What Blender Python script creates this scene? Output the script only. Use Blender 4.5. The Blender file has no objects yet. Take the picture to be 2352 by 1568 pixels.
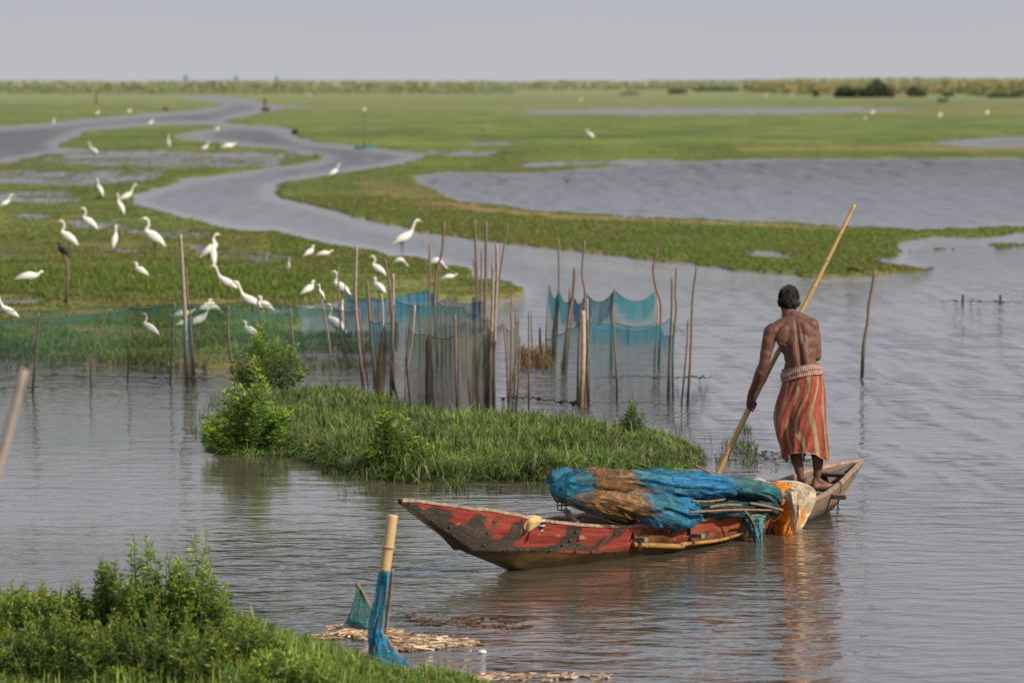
import bpy, math, random
import numpy as np
from mathutils import Vector, Matrix
random.seed(7)
RS = np.random.RandomState(11)
scene = bpy.context.scene
COL = scene.collection
rad = math.radians

# ------------------------------------------------------------ camera geometry
CAMH = 3.4
FP = 9800.0                      # focal length in reference pixels (2352 wide)
PITCH = math.atan(597.0 / FP)
cp, sp = math.cos(PITCH), math.sin(PITCH)
def ray(x, y):
    u = (x - 1176.0) / FP; v = (784.0 - y) / FP
    return (u, cp + v * sp, -sp + v * cp)
def G(x, y, z=0.0):              # point of the ground plane z seen at x, y
    d = ray(x, y); t = (z - CAMH) / d[2]
    return (d[0] * t, d[1] * t, z)
def Wd(x, y, Y):                 # point at depth Y
    d = ray(x, y); t = Y / d[1]
    return (d[0] * t, Y, CAMH + d[2] * t)
def proj(X, Y, Z):
    dz = Z - CAMH
    dep = Y * cp - dz * sp
    up = Y * sp + dz * cp
    return 1176.0 + FP * X / dep, 784.0 - FP * up / dep

cam_d = bpy.data.cameras.new("camera"); cam = bpy.data.objects.new("camera", cam_d); COL.objects.link(cam)
cam.location = (0, 0, CAMH)
cam.rotation_euler = (math.pi / 2 - PITCH, 0, 0)
cam_d.sensor_width = 36.0
cam_d.lens = 36.0 * FP / 2352.0
cam_d.clip_start = 0.5; cam_d.clip_end = 60000
cam_d.dof.use_dof = True
cam_d.dof.focus_distance = 32.3
cam_d.dof.aperture_fstop = 3.7
scene.camera = cam
scene.view_settings.view_transform = 'Standard'
scene.view_settings.look = 'None'
scene.view_settings.exposure = 0
scene.cycles.max_bounces = 8
scene.cycles.transparent_max_bounces = 32
scene.cycles.caustics_reflective = False
scene.cycles.caustics_refractive = False
scene.cycles.sample_clamp_indirect = 3.0

# ------------------------------------------------------------ noise (numpy)
def _h(i, j, k, s):
    n = (i * 374761393 + j * 668265263 + k * 2147483647 + s * 974634777) & 0xFFFFFFFF
    n = ((n ^ (n >> 13)) * 1274126177) & 0xFFFFFFFF
    n = ((n ^ (n >> 16)) * 2246822519) & 0xFFFFFFFF
    return ((n ^ (n >> 15)) & 0xFFFF) / 65535.0
def vn(x, y, z=None, s=0):       # value noise in 0..1
    x = np.asarray(x, float); y = np.asarray(y, float)
    z = np.zeros_like(x) if z is None else np.asarray(z, float) + 0 * x
    xi = np.floor(x).astype(np.int64); yi = np.floor(y).astype(np.int64); zi = np.floor(z).astype(np.int64)
    fx = x - xi; fy = y - yi; fz = z - zi
    fx = fx * fx * (3 - 2 * fx); fy = fy * fy * (3 - 2 * fy); fz = fz * fz * (3 - 2 * fz)
    def L(a, b, t): return a + (b - a) * t
    def layer(zz):
        return L(L(_h(xi, yi, zz, s), _h(xi + 1, yi, zz, s), fx), L(_h(xi, yi + 1, zz, s), _h(xi + 1, yi + 1, zz, s), fx), fy)
    return L(layer(zi), layer(zi + 1), fz)
def fbm(x, y, z=None, s=0, o=4, g=0.5):
    t = 0; a = 1; n = 0; f = 1
    for k in range(o):
        t = t + a * vn(np.asarray(x) * f, np.asarray(y) * f, None if z is None else np.asarray(z) * f, s + k * 17); n += a; a *= g; f *= 2.03
    return t / n
def sstep(a, b, x):
    t = np.clip((np.asarray(x, float) - a) / (b - a), 0, 1); return t * t * (3 - 2 * t)

# ------------------------------------------------------------ objects and tags
def tag(o, label=None, cat=None, group=None, kind=None):
    if label: o['label'] = label
    if cat: o['category'] = cat
    if group: o['group'] = group
    if kind: o['kind'] = kind
    return o
def empty(name, loc=(0, 0, 0), rz=0.0):
    o = bpy.data.objects.new(name, None); COL.objects.link(o); o.location = loc; o.rotation_euler = (0, 0, rz)
    o.empty_display_size = 0.1
    return o
def mesh_np(name, V, F, mat, parent=None, col=None, uv=None, smooth=True, attrs=None):
    V = np.asarray(V, dtype=np.float32).reshape(-1, 3)
    me = bpy.data.meshes.new(name)
    if isinstance(F, np.ndarray):
        nf, k = F.shape
        me.vertices.add(len(V)); me.vertices.foreach_set('co', V.ravel())
        me.loops.add(nf * k); me.loops.foreach_set('vertex_index', F.astype(np.int32).ravel())
        me.polygons.add(nf); me.polygons.foreach_set('loop_start', np.arange(0, nf * k, k, dtype=np.int32))
        me.update(calc_edges=True)
    else:
        me.from_pydata([tuple(map(float, v)) for v in V], [], F); me.update()
    if smooth and len(me.polygons):
        me.polygons.foreach_set('use_smooth', np.ones(len(me.polygons), dtype=bool))
    if col is not None:
        c = np.ones((len(V), 4), dtype=np.float32); col = np.asarray(col, dtype=np.float32); c[:, :3] = col[:, :3]
        a = me.color_attributes.new('col', 'FLOAT_COLOR', 'POINT'); a.data.foreach_set('color', c.ravel())
    if attrs:
        for k, v in attrs.items():
            a = me.attributes.new(k, 'FLOAT', 'POINT'); a.data.foreach_set('value', np.asarray(v, dtype=np.float32).ravel())
    if uv is not None:
        l = me.uv_layers.new(name='UVMap'); li = np.empty(len(me.loops), dtype=np.int32); me.loops.foreach_get('vertex_index', li)
        l.data.foreach_set('uv', np.asarray(uv, dtype=np.float32)[li].ravel())
    me.materials.append(mat)
    o = bpy.data.objects.new(name, me); COL.objects.link(o)
    if parent is not None: o.parent = parent
    return o
def grid_faces(nr, nc, wrap=False):
    r = np.arange(nr - 1)[:, None]; c = np.arange(nc if wrap else nc - 1)[None, :]
    c2 = (c + 1) % nc
    a = r * nc + c; b = r * nc + c2; d = (r + 1) * nc + c2; e = (r + 1) * nc + c
    return np.stack([a + 0 * c, b + 0 * r, d, e], -1).reshape(-1, 4)
class MB:                        # collects verts and faces of ONE part
    def __init__(s): s.V = []; s.F = []; s.C = []; s.U = []
    def add(s, V, F, c=None, U=None):
        o = sum(len(v) for v in s.V); V = np.asarray(V, float).reshape(-1, 3); s.V.append(V)
        s.F += [tuple(int(i) + o for i in f) for f in F]
        s.C.append(np.tile(c, (len(V), 1)) if c is not None and np.ndim(c) == 1 else (np.asarray(c) if c is not None else np.ones((len(V), 3))))
        s.U.append(np.asarray(U, float) if U is not None else np.zeros((len(V), 2)))
        return s
    def box(s, p, d, rz=0, c=None):
        V = np.array([[x, y, z] for x in (-.5, .5) for y in (-.5, .5) for z in (-.5, .5)]) * np.array(d)
        a = np.array([[math.cos(rz), -math.sin(rz), 0], [math.sin(rz), math.cos(rz), 0], [0, 0, 1]])
        return s.add(V @ a.T + np.array(p), [(0, 1, 3, 2), (4, 6, 7, 5), (0, 4, 5, 1), (2, 3, 7, 6), (0, 2, 6, 4), (1, 5, 7, 3)], c)
    def tube(s, pts, rads, seg=8, c=None, cap=True, flat=(1, 1)):
        P = np.asarray(pts, float); n = len(P); R = np.broadcast_to(np.asarray(rads, float), (n,))
        T = np.gradient(P, axis=0) if n > 2 else np.tile(P[1] - P[0], (2, 1))
        T /= np.linalg.norm(T, axis=1)[:, None] + 1e-9
        ref = np.array([0, 0, 1.]) if abs(T[:, 2]).mean() < .85 else np.array([0, 1., 0])
        V = []; U = []; L = 0
        for i in range(n):
            a = np.cross(ref, T[i]); a /= np.linalg.norm(a) + 1e-9; b = np.cross(T[i], a)
            if i: L += np.linalg.norm(P[i] - P[i - 1])
            for k in range(seg):
                th = 2 * math.pi * k / seg
                V.append(P[i] + R[i] * (a * math.cos(th) * flat[0] + b * math.sin(th) * flat[1])); U.append((k / seg, L))
        F = grid_faces(n, seg, True).tolist()
        if cap: F += [tuple(range(seg - 1, -1, -1)), tuple(range((n - 1) * seg, n * seg))]
        return s.add(V, F, c, U)
    def ell(s, p, r, c=None, seg=12, rings=8, rot=None):
        V = []; 
        for i in range(rings + 1):
            ph = math.pi * i / rings
            for k in range(seg):
                th = 2 * math.pi * k / seg; V.append((r[0] * math.sin(ph) * math.cos(th), r[1] * math.sin(ph) * math.sin(th), r[2] * math.cos(ph)))
        V = np.array(V)
        if rot is not None: V = V @ np.array(rot).T
        return s.add(V + np.array(p), grid_faces(rings + 1, seg, True).tolist(), c)
    def build(s, name, mat, parent=None, smooth=True, col=True, uv=True):
        return mesh_np(name, np.concatenate(s.V), s.F, mat, parent, np.concatenate(s.C) if col else None, np.concatenate(s.U) if uv else None, smooth)
def spline(P, n):                # Catmull-Rom through the points (any dimension)
    P = np.asarray(P, float); m = len(P)
    if m < 3: return np.array([P[0] + (P[-1] - P[0]) * t for t in np.linspace(0, 1, n)])
    Q = np.vstack([2 * P[0] - P[1], P, 2 * P[-1] - P[-2]])
    out = []
    for t in np.linspace(0, m - 1 - 1e-9, n):
        i = int(t); f = t - i; a, b, c, d = Q[i], Q[i + 1], Q[i + 2], Q[i + 3]
        out.append(.5 * ((2 * b) + (c - a) * f + (2 * a - 5 * b + 4 * c - d) * f * f + (3 * b - a - 3 * c + d) * f ** 3))
    return np.array(out)

# ------------------------------------------------------------ materials
def mat(name):
    m = bpy.data.materials.new(name); m.use_nodes = True; nt = m.node_tree; nt.nodes.clear()
    return m, nt
def N(nt, t, **k):
    n = nt.nodes.new(t)
    for a, v in k.items():
        if a.startswith('i_'):
            key = a[2:]; key = int(key) if key.isdigit() else key.replace('_', ' ')
            n.inputs[key].default_value = v
        else: setattr(n, a, v)
    return n
def L(nt, a, b): nt.links.new(a, b)
def ramp(nt, fac, stops):
    r = N(nt, 'ShaderNodeValToRGB'); e = r.color_ramp.elements
    while len(e) < len(stops): e.new(0.5)
    for q, (p, c) in zip(e, stops): q.position = p; q.color = (*c, 1) if len(c) == 3 else c
    L(nt, fac, r.inputs[0]); return r.outputs[0]
def noise(nt, vec, scale, detail=3, rough=.5, dist=0):
    n = N(nt, 'ShaderNodeTexNoise'); n.inputs['Scale'].default_value = scale; n.inputs['Detail'].default_value = detail
    n.inputs['Roughness'].default_value = rough; n.inputs['Distortion'].default_value = dist
    if vec is not None: L(nt, vec, n.inputs['Vector'])
    return n.outputs[0]
def mixc(nt, f, a, b, mode='MIX'):
    m = N(nt, 'ShaderNodeMix', data_type='RGBA', blend_type=mode)
    for s, v in ((m.inputs[0], f), (m.inputs[6], a), (m.inputs[7], b)):
        if hasattr(v, 'links'): L(nt, v, s)
        else: s.default_value = v if isinstance(v, (int, float)) else (*v, 1)
    return m.outputs[2]
def mth(nt, op, a, b=0.5, c=0.0):
    m = N(nt, 'ShaderNodeMath', operation=op)
    for s, v in zip(m.inputs, (a, b, c)):
        if hasattr(v, 'links'): L(nt, v, s)
        else: s.default_value = v
    return m.outputs[0]
def attr(nt, name): return N(nt, 'ShaderNodeAttribute', attribute_name=name)
def out(nt, sh):
    o = N(nt, 'ShaderNodeOutputMaterial'); L(nt, sh, o.inputs[0])
def simple(name, base, rough=.8, nscale=20, var=.35, bump=.3, spec=.3, usecol=False, bdist=.004, stretch=None, metal=0):
    """noise-varied surface; colour from the col attribute when usecol"""
    m, nt = mat(name)
    tc = N(nt, 'ShaderNodeTexCoord').outputs['Object']
    if stretch:
        mp = N(nt, 'ShaderNodeMapping'); mp.inputs['Scale'].default_value = stretch; L(nt, tc, mp.inputs[0]); tc = mp.outputs[0]
    n = noise(nt, tc, nscale, 5, .6)
    b = attr(nt, 'col').outputs[0] if usecol else None
    dark = tuple(c * (1 - var) for c in base); lite = tuple(min(1, c * (1 + var)) for c in base)
    if usecol:
        g = ramp(nt, n, [(.3, (1 - var,) * 3), (.7, (1 + var,) * 3)]); c = mixc(nt, 1.0, b, g, 'MULTIPLY')
    else: c = ramp(nt, n, [(.3, dark), (.7, lite)])
    p = N(nt, 'ShaderNodeBsdfPrincipled'); L(nt, c, p.inputs['Base Color']); p.inputs['Roughness'].default_value = rough
    p.inputs['Specular IOR Level'].default_value = spec; p.inputs['Metallic'].default_value = metal
    if bump:
        bn = N(nt, 'ShaderNodeBump'); bn.inputs['Strength'].default_value = bump; bn.inputs['Distance'].default_value = bdist
        L(nt, noise(nt, tc, nscale * 2.5, 4, .6), bn.inputs['Height']); L(nt, bn.outputs[0], p.inputs['Normal'])
    out(nt, p.outputs[0]); return m
def leafmat(name, trans=.35, rough=.5, spec=.35):
    m, nt = mat(name)
    c = attr(nt, 'col').outputs[0]
    p = N(nt, 'ShaderNodeBsdfPrincipled'); L(nt, c, p.inputs['Base Color']); p.inputs['Roughness'].default_value = rough
    p.inputs['Specular IOR Level'].default_value = spec
    t = N(nt, 'ShaderNodeBsdfTranslucent'); L(nt, mixc(nt, 1.0, c, (1.15, 1.2, .6), 'MULTIPLY'), t.inputs[0])
    x = N(nt, 'ShaderNodeMixShader'); x.inputs[0].default_value = trans; L(nt, p.outputs[0], x.inputs[1]); L(nt, t.outputs[0], x.inputs[2])
    out(nt, x.outputs[0]); return m
def netmat(name, base, alpha=.35, avar=.25, fold=(6, 6, 1.2), cvar=.3, base2=None, usecol=False):
    """thin knotted netting: mostly see-through, denser in folds and stains"""
    m, nt = mat(name)
    tc = N(nt, 'ShaderNodeTexCoord').outputs['Object']
    mp = N(nt, 'ShaderNodeMapping'); mp.inputs['Scale'].default_value = fold; L(nt, tc, mp.inputs[0])
    n = noise(nt, mp.outputs[0], 1.6, 4, .6, .4)
    n2 = noise(nt, tc, 1.3, 4, .55)
    if usecol: c0 = attr(nt, 'col').outputs[0]; c = mixc(nt, 1.0, c0, ramp(nt, n, [(.3, (.6,) * 3), (.7, (1.35,) * 3)]), 'MULTIPLY')
    else:
        c = ramp(nt, n2, [(.35, tuple(.35 * p + .65 * q for p, q in zip(base, base2 or base))), (.65, base2 or tuple(q * (1 - cvar) for q in base))])
        c = mixc(nt, ramp(nt, mth(nt, 'MULTIPLY', attr(nt, 'dens').outputs['Fac'], .5), [(.55, (0,) * 3), (.85, (1,) * 3)]), c, base)
    if not usecol:
        gp = N(nt, 'ShaderNodeNewGeometry').outputs['Position']; gz = N(nt, 'ShaderNodeSeparateXYZ'); L(nt, gp, gz.inputs[0])
        stn = ramp(nt, mth(nt, 'SUBTRACT', gz.outputs[2], mth(nt, 'MULTIPLY', n, .35)), [(.0, (1,) * 3), (.28, (0,) * 3)]); c = mixc(nt, mth(nt, 'MULTIPLY', stn, .6), c, (.17, .11, .07))
    d = N(nt, 'ShaderNodeBsdfDiffuse'); L(nt, c, d.inputs[0])
    t = N(nt, 'ShaderNodeBsdfTranslucent'); L(nt, c, t.inputs[0])
    x = N(nt, 'ShaderNodeMixShader'); x.inputs[0].default_value = .4; L(nt, d.outputs[0], x.inputs[1]); L(nt, t.outputs[0], x.inputs[2])
    tr = N(nt, 'ShaderNodeBsdfTransparent')
    a = mth(nt, 'MULTIPLY_ADD', mth(nt, 'SUBTRACT', n, .5), avar * 4, alpha)
    if usecol is False:
        a = mth(nt, 'MULTIPLY', a, attr(nt, 'dens').outputs['Fac'])
    a = mth(nt, 'MINIMUM', mth(nt, 'MAXIMUM', a, .04), 1.0)
    y = N(nt, 'ShaderNodeMixShader'); L(nt, a, y.inputs[0]); L(nt, tr.outputs[0], y.inputs[1]); L(nt, x.outputs[0], y.inputs[2])
    out(nt, y.outputs[0]); return m

# ------------------------------------------------------------ sky and sun
SUN_EL, SUN_AZ = rad(33), math.atan2(.86, -.50)       # azimuth from +Y towards +X: sun to the right and behind the camera
sd = Vector((math.sin(SUN_AZ) * math.cos(SUN_EL), math.cos(SUN_AZ) * math.cos(SUN_EL), math.sin(SUN_EL)))
w = bpy.data.worlds.new("World"); scene.world = w; w.use_nodes = True; nt = w.node_tree; nt.nodes.clear()
sky = N(nt, 'ShaderNodeTexSky', sky_type='NISHITA'); sky.sun_disc = False; sky.sun_elevation = SUN_EL; sky.sun_rotation = SUN_AZ
sky.dust_density = 6.0; sky.air_density = 1.0; sky.ozone_density = 1.5
geo = N(nt, 'ShaderNodeTexCoord').outputs['Generated']
sx = N(nt, 'ShaderNodeSeparateXYZ'); L(nt, geo, sx.inputs[0])
# dull haze: a little paler and warmer towards the right, slightly darker higher up
hz = ramp(nt, sx.outputs[2], [(0.0, (.595, .598, .63)), (.03, (.540, .553, .618)), (.10, (.55, .565, .64)), (.5, (.53, .55, .65)), (1.0, (.40, .44, .57))])
wn = noise(nt, geo, 2.2, 3, .5)
hz = mixc(nt, 1.0, hz, ramp(nt, wn, [(.3, (.95, .955, .97)), (.7, (1.05, 1.045, 1.02))]), 'MULTIPLY')
sk = N(nt, 'ShaderNodeVectorMath', operation='SCALE'); L(nt, sky.outputs[0], sk.inputs[0]); sk.inputs['Scale'].default_value = .09
skm = mixc(nt, .86, sk.outputs[0], hz)
bg = N(nt, 'ShaderNodeBackground'); L(nt, skm, bg.inputs[0]); bg.inputs[1].default_value = 1.0
wo = N(nt, 'ShaderNodeOutputWorld'); L(nt, bg.outputs[0], wo.inputs[0])
sl = bpy.data.lights.new("sun", 'SUN'); so = bpy.data.objects.new("sun", sl); COL.objects.link(so)
sl.energy = 5.3; sl.angle = rad(.9); sl.color = (1, .87, .69)
so.rotation_euler = sd.to_track_quat('Z', 'Y').to_euler(); so.location = (30, -20, 40)
# ------------------------------------------------------------ marsh: land and water from traced shorelines
def inpoly(x, y, P):
    P = np.asarray(P, float); r = np.zeros(x.shape, bool)
    bb = (x > P[:, 0].min()) & (x < P[:, 0].max()) & (y > P[:, 1].min()) & (y < P[:, 1].max())
    xs, ys = x[bb], y[bb]; q = np.zeros(xs.shape, bool); j = len(P) - 1
    for i in range(len(P)):
        xi, yi = P[i]; xj, yj = P[j]
        if yi != yj: q ^= ((yi > ys) != (yj > ys)) & (xs < (xj - xi) * (ys - yi) / (yj - yi) + xi)
        j = i
    r[bb] = q; return r
RIVER = [(-7000,306),(0,291),(100,285),(190,275),(260,268),(330,262),(430,255),(500,247),(520,238),(470,232),(410,224),(470,221),(525,222),(575,229),(600,238),(640,243),(725,244),(690,247),(650,250),(610,258),(560,268),(508,277),(530,285),(580,288),(640,292),(668,296),(672,305),(690,318),(740,328),(800,332),(850,338),(900,345),(950,352),(974,362),(960,372),(900,382),(850,390),(780,400),(720,410),(660,420),(630,432),(620,442),(650,455),(700,465),(760,480),(820,497),(870,513),(950,530),(1000,535),(1100,551),(1200,563),(1300,574),(1400,591),(1500,603),(1600,613),(1700,623),(1800,629),(1900,634),(2000,632),(2130,626),(2140,618),(2060,612),(2010,600),(2100,590),(2200,585),(2352,575),(8000,560),(8000,2000),(1185,2000),
    (1185,662),(1170,652),(1120,642),(1060,624),(1000,602),(950,592),(900,586),(850,574),(790,566),(740,556),(690,546),(640,538),(560,531),(500,523),(440,505),(400,495),(350,480),(320,462),(312,447),(330,435),(380,425),(430,410),(500,402),(560,395),(620,385),(680,378),(740,370),(755,362),(740,352),(700,347),(640,343),(560,338),(510,331),(480,326),(420,322),(400,313),(430,305),(490,298),(515,293),(480,288),(400,288),(330,290),(260,297),(190,303),(183,315),(150,325),(132,335),(150,341),(230,345),(260,348),(200,351),(140,354),(100,358),(50,368),(0,376),(-7000,420)]
LAKE = [(960,402),(1060,396),(1200,398),(1400,386),(1560,373),(1800,367),(2100,365),(8000,374),(8000,516),(2352,514),(2150,529),(1950,525),(1750,516),(1549,507),(1400,496),(1225,486),(1150,471),(1060,461),(1000,441),(960,425)]
LOWER = [(1190,655),(1185,668),(1150,679),(1050,686),(950,690),(860,700),(700,705),(640,830),(560,846),(483,850),(380,842),(240,834),(120,822),(0,806),(-7000,800),(-7000,2000),(1190,2000)]
POOLS = [([(1150,256),(1400,249),(1800,248),(2130,249),(2000,257),(1800,262),(1500,263),(1250,262)], 1.0),
         ([(2130,326),(2352,313),(8000,308),(8000,330),(2352,338),(2220,339)], 1.0),
         ([(1068,327),(1184,325),(1190,333),(1075,335)], .8), ([(1150,372),(1560,366),(1560,380),(1200,386)], .65),
         ([(1640,570),(1760,577),(1860,596),(1840,602),(1740,594),(1650,580)], .9),
         ([(2060,560),(2160,540),(2300,536),(8000,530),(8000,600),(2200,600),(2050,590)], .75),
         ([(130,356),(330,349),(560,350),(660,360),(640,382),(420,386),(200,382)], .72), ([(-200,392),(270,390),(400,393),(370,411),(200,428),(-200,430)], .74),
         ([(-200,436),(150,438),(210,462),(-200,470)], .68), ([(150,500),(420,520),(520,545),(400,548),(150,525)], .62), ([(430,556),(700,580),(680,600),(440,580)], .62), ([(20,490),(135,492),(125,508),(30,508)], .75), ([(-200,575),(70,580),(60,596),(-200,600)], .95),
         ([(160,568),(350,570),(345,581),(170,579)], .68), ([(470,575),(650,590),(640,600),(480,596)], .6), ([(-200,684),(110,688),(90,702),(-200,704)], .95), ([(300,698),(560,700),(560,712),(320,712)], .75), ([(600,700),(870,690),(870,715),(600,720)], .7), ([(690,590),(840,600),(830,616),(700,610)], .55),
         ([(640,770),(870,740),(880,900),(600,900)], .52), ([(1300,540),(1700,545),(1700,556),(1320,552)], .45)]
# island and near bank (ground lines, not grass silhouettes)
ISLAND = [(476,1010),(490,1036),(560,1046),(640,1043),(700,1055),(800,1078),(860,1096),(950,1108),(1100,1100),(1250,1104),(1400,1096),(1560,1080),(1600,1066),(1605,1040),(1560,1015),(1480,1004),(1350,1000),(1200,985),(1050,975),(950,965),(860,935),(780,925),(700,915),(600,930),(520,960)]
BANK = [(-7000,1405),(0,1410),(200,1420),(420,1430),(540,1450),(620,1490),(720,1522),(830,1548),(930,1560),(1040,1572),(1160,1600),(1400,1760),(2600,1900),(3200,2300),(3200,9000),(-7000,9000)]
ysr = np.concatenate([np.array([187.35, 187.6, 188.0, 188.6, 189.5, 190.5]), np.arange(191.5, 500, 1.15), np.arange(500, 900, 2.0), np.arange(900, 1700, 3.5), np.array([1720, 1760, 1820, 1900, 2000, 2200, 2500, 3000, 4000])])
xsr = np.concatenate([np.array([-6500, -4500, -3000, -2000, -1400, -1000, -760, -640]), np.arange(-560, 2920, 4.5), np.array([3000, 3150, 3400, 3800, 4500, 5500, 7500])])
gx, gy = np.meshgrid(xsr, ysr)
GY = np.array([G(1176, y)[1] for y in ysr]); 
TH = np.array([G(1177, y)[0] for y in ysr])          # metres per reference pixel on each row
WX = (gx - 1176) * TH[:, None]; WY = np.repeat(GY[:, None], len(xsr), 1)
# irregular shores: jitter the lookup with noise that lives on the ground
sc = np.clip((gy - 190) / 300, .08, 1.6)
jx = (fbm(WX * .35, WY * .12, s=3) - .5) * 46 * sc + (fbm(WX * 1.7, WY * .6, s=5) - .5) * 22 * sc
jy = (fbm(WX * .30, WY * .10, s=9) - .5) * 15 * sc + (fbm(WX * 1.5, WY * .5, s=13) - .5) * 9 * sc
def ev(P, k=1.0): return inpoly(gx + jx * k, gy + jy * k, P)
land = np.ones(gx.shape)
land[ev(RIVER)] = 0; land[ev(LAKE)] = 0; land[ev(LOWER)] = 0
wet = np.zeros(gx.shape)
for P, a in POOLS: wet = np.maximum(wet, ev(P) * a)
wnz = fbm(WX * .22, WY * .05, s=83, o=4)
wet = np.maximum(wet, .62 * sstep(.50, .70, wnz) * (gy > 345) * (gy < 700) * (gx < 1150)); wet = np.maximum(wet, .55 * sstep(.56, .68, wnz) * (gy > 440) * (gx > 1150))
isl = ev(ISLAND, .5); bank = ev(BANK, .5)
land[isl] = 1; land[bank] = 1; wet[isl | bank] = 0
def blur(a, n):
    for ax in (0, 1):
        for _ in range(2):
            p = np.pad(a, [(n, n) if i == ax else (0, 0) for i in (0, 1)], 'edge'); c = np.cumsum(p, axis=ax)
            c = np.concatenate([np.zeros_like(np.take(c, [0], ax)), c], ax)
            a = (np.take(c, range(2 * n + 1, c.shape[ax]), ax) - np.take(c, range(0, c.shape[ax] - 2 * n - 1), ax)) / (2 * n + 1)
    return a
lb = blur(land, 1); wb = blur(wet, 2)
fine = fbm(WX * .8, WY * .20, s=21) * .5 + fbm(WX * 3.1, WY * .8, s=31) * .5
LZ = (lb - .5) * .085 + .005 - wb * .080 * (.85 + 1.1 * (1 - np.clip(fine * 2 - .4, 0, 1))) + (fine - .5) * .075 * (lb > .1)
LZ = np.where(land > .5, LZ, np.minimum(LZ, -.02 - .15 * (1 - lb)))
LZ[isl] = np.maximum(LZ[isl], .012) ; LZ[bank] = np.maximum(LZ[bank], .03)
# near embankment rises under the camera's feet so that the leaning post stands in earth
LZ += np.where(WY < 21, (21 - WY) * .03, 0)
# colours of turf
big = fbm(WX * .05, WY * .010, s=41, o=3); mid = fbm(WX * .3, WY * .07, s=47); sm = fbm(WX * 1.6, WY * .7, s=53, o=3)
far = sstep(90, 1100, WY)
def C3(a): return np.array(a, float)
g1, g2, g3 = C3((.070, .118, .022)), C3((.165, .205, .050)), C3((.23, .175, .070))
t1 = sstep(.3, .7, mid * .6 + sm * .4)[..., None]; colr = g1 * (1 - t1) + g2 * t1
t2 = (sstep(.52, .74, big * .5 + sm * .25 + (1 - mid) * .25) * .55)[..., None]; colr = colr * (1 - t2) + g3 * t2
rows = fbm(WX * .012, np.log(WY) * 16, s=61, o=3)[..., None]
colr = colr * (.78 + .44 * rows)
fg = C3((.235, .255, .130)) * (.80 + .40 * rows) * (.9 + .2 * big[..., None])
f3 = (far * .85)[..., None]; colr = colr * (1 - f3) + fg * f3  # far rows paled: distance haze mixed into the turf colour
# low, dry or orange rims
def px_band(P, w): return blur(inpoly(gx + jx, gy + jy, P).astype(float), w)
rim = px_band([(1080,476),(1225,492),(1400,500),(1549,512),(1750,520),(1950,530),(1950,537),(1700,530),(1500,520),(1225,502),(1080,484)], 1) * 1.0
rim2 = px_band([(1690,340),(2352,338),(3000,340),(3000,352),(1700,350)], 2) * .8 + px_band([(1900,256),(3000,252),(3000,262),(1850,264)], 1) * .8
dry = px_band([(820,420),(1000,440),(1200,480),(1150,500),(950,470),(820,440)], 4) * .7
shore = 1.6 * np.clip(1 - np.abs(lb - .55) / .4, 0, 1) * (land > .5) * np.clip((gy - 300) / 300, 0, 1) * .35
k = np.clip(rim * .6 + rim2 * .7 + dry * sm + shore * sm, 0, .9)[..., None]
colr = colr * (1 - k) + C3((.30, .19, .095)) * k
mud = sstep(.035, -.02, LZ)[..., None]; colr = colr * (1 - mud * .8) + C3((.12, .095, .055)) * mud * .8
m, nt = mat('marsh_turf')
c = attr(nt, 'col').outputs[0]
pos = N(nt, 'ShaderNodeNewGeometry').outputs['Position']
c = mixc(nt, 1.0, c, ramp(nt, noise(nt, pos, 5, 6, .7), [(.3, (.5,) * 3), (.7, (1.4,) * 3)]), 'MULTIPLY')
p = N(nt, 'ShaderNodeBsdfPrincipled'); L(nt, c, p.inputs['Base Color']); p.inputs['Roughness'].default_value = .95; p.inputs['Specular IOR Level'].default_value = .1
out(nt, p.outputs[0])
Fg = grid_faces(*gx.shape)
V = np.stack([WX, WY, LZ], -1).reshape(-1, 3)
ground = mesh_np('marsh_ground', V, Fg[:, ::-1].copy(), m, col=colr.reshape(-1, 3)); tag(ground, kind='structure')

# ------------------------------------------------------------ water
wat = 1 - blur((LZ > 0).astype(float), 7)
gust = fbm(WX * .16, WY * .035, s=71, o=3); gust2 = fbm(WX * .6, WY * .12, s=75, o=3)
ruff = sstep(.55, 1.0, wat) * sstep(.25, .6, gust * .6 + gust2 * .4)
def reg(P, n=9): return blur(inpoly(gx, gy, P).astype(float), n)
calmL = reg([(-7000,830),(1100,900),(1180,1080),(1000,1250),(500,1270),(-7000,1230)], 14)
lee = reg([(800,1100),(1500,1110),(1750,1190),(1900,1250),(1700,1560),(1100,1560),(1000,1330),(850,1250)], 12)
open_r = reg([(1550,650),(8000,600),(8000,1130),(1650,1120),(1560,900)], 12)
front_r = reg([(1750,1200),(8000,1150),(8000,2000),(1100,2000),(1300,1500)], 12)
darkband = reg([(-7000,1245),(300,1270),(700,1300),(1100,1310),(1050,1400),(500,1380),(-7000,1340)], 7)
streak = fbm(WX * 2.2, WY * .34, s=79, o=4)
rip = fbm(WX * 2.6, WY * .16, s=85, o=3); rip2 = fbm(WX * 4.5, WY * .8, s=87, o=2)
core = 1 - blur((LZ > 0).astype(float), 8); ruff = (.04 + .80 * sstep(.74, 1.0, core)) * (.72 + .35 * rip + .3 * (vn(WX * 5, WY * .5, s=90) - .3)) + .25 * (1 - core) * (gy > 300)
ruff = ruff * (1 - calmL) + (.03 + .10 * streak) * calmL
ruff = ruff * (1 - open_r) + (.28 + .62 * sstep(.35, .62, gust2 * .40 + rip2 * .60)) * open_r
ruff = ruff * (1 - front_r) + (.26 + .35 * streak) * front_r
ruff = ruff * (1 - lee) + .22 * lee
ruff = ruff * (1 - darkband) + .5 * darkband
lk = blur(inpoly(gx, gy, LAKE).astype(float), 3); ruff = np.maximum(ruff, lk * (.80 + .45 * (vn(WX * 5, WY * .45, s=89) - .5) + .30 * (rip - .5)))
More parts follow.
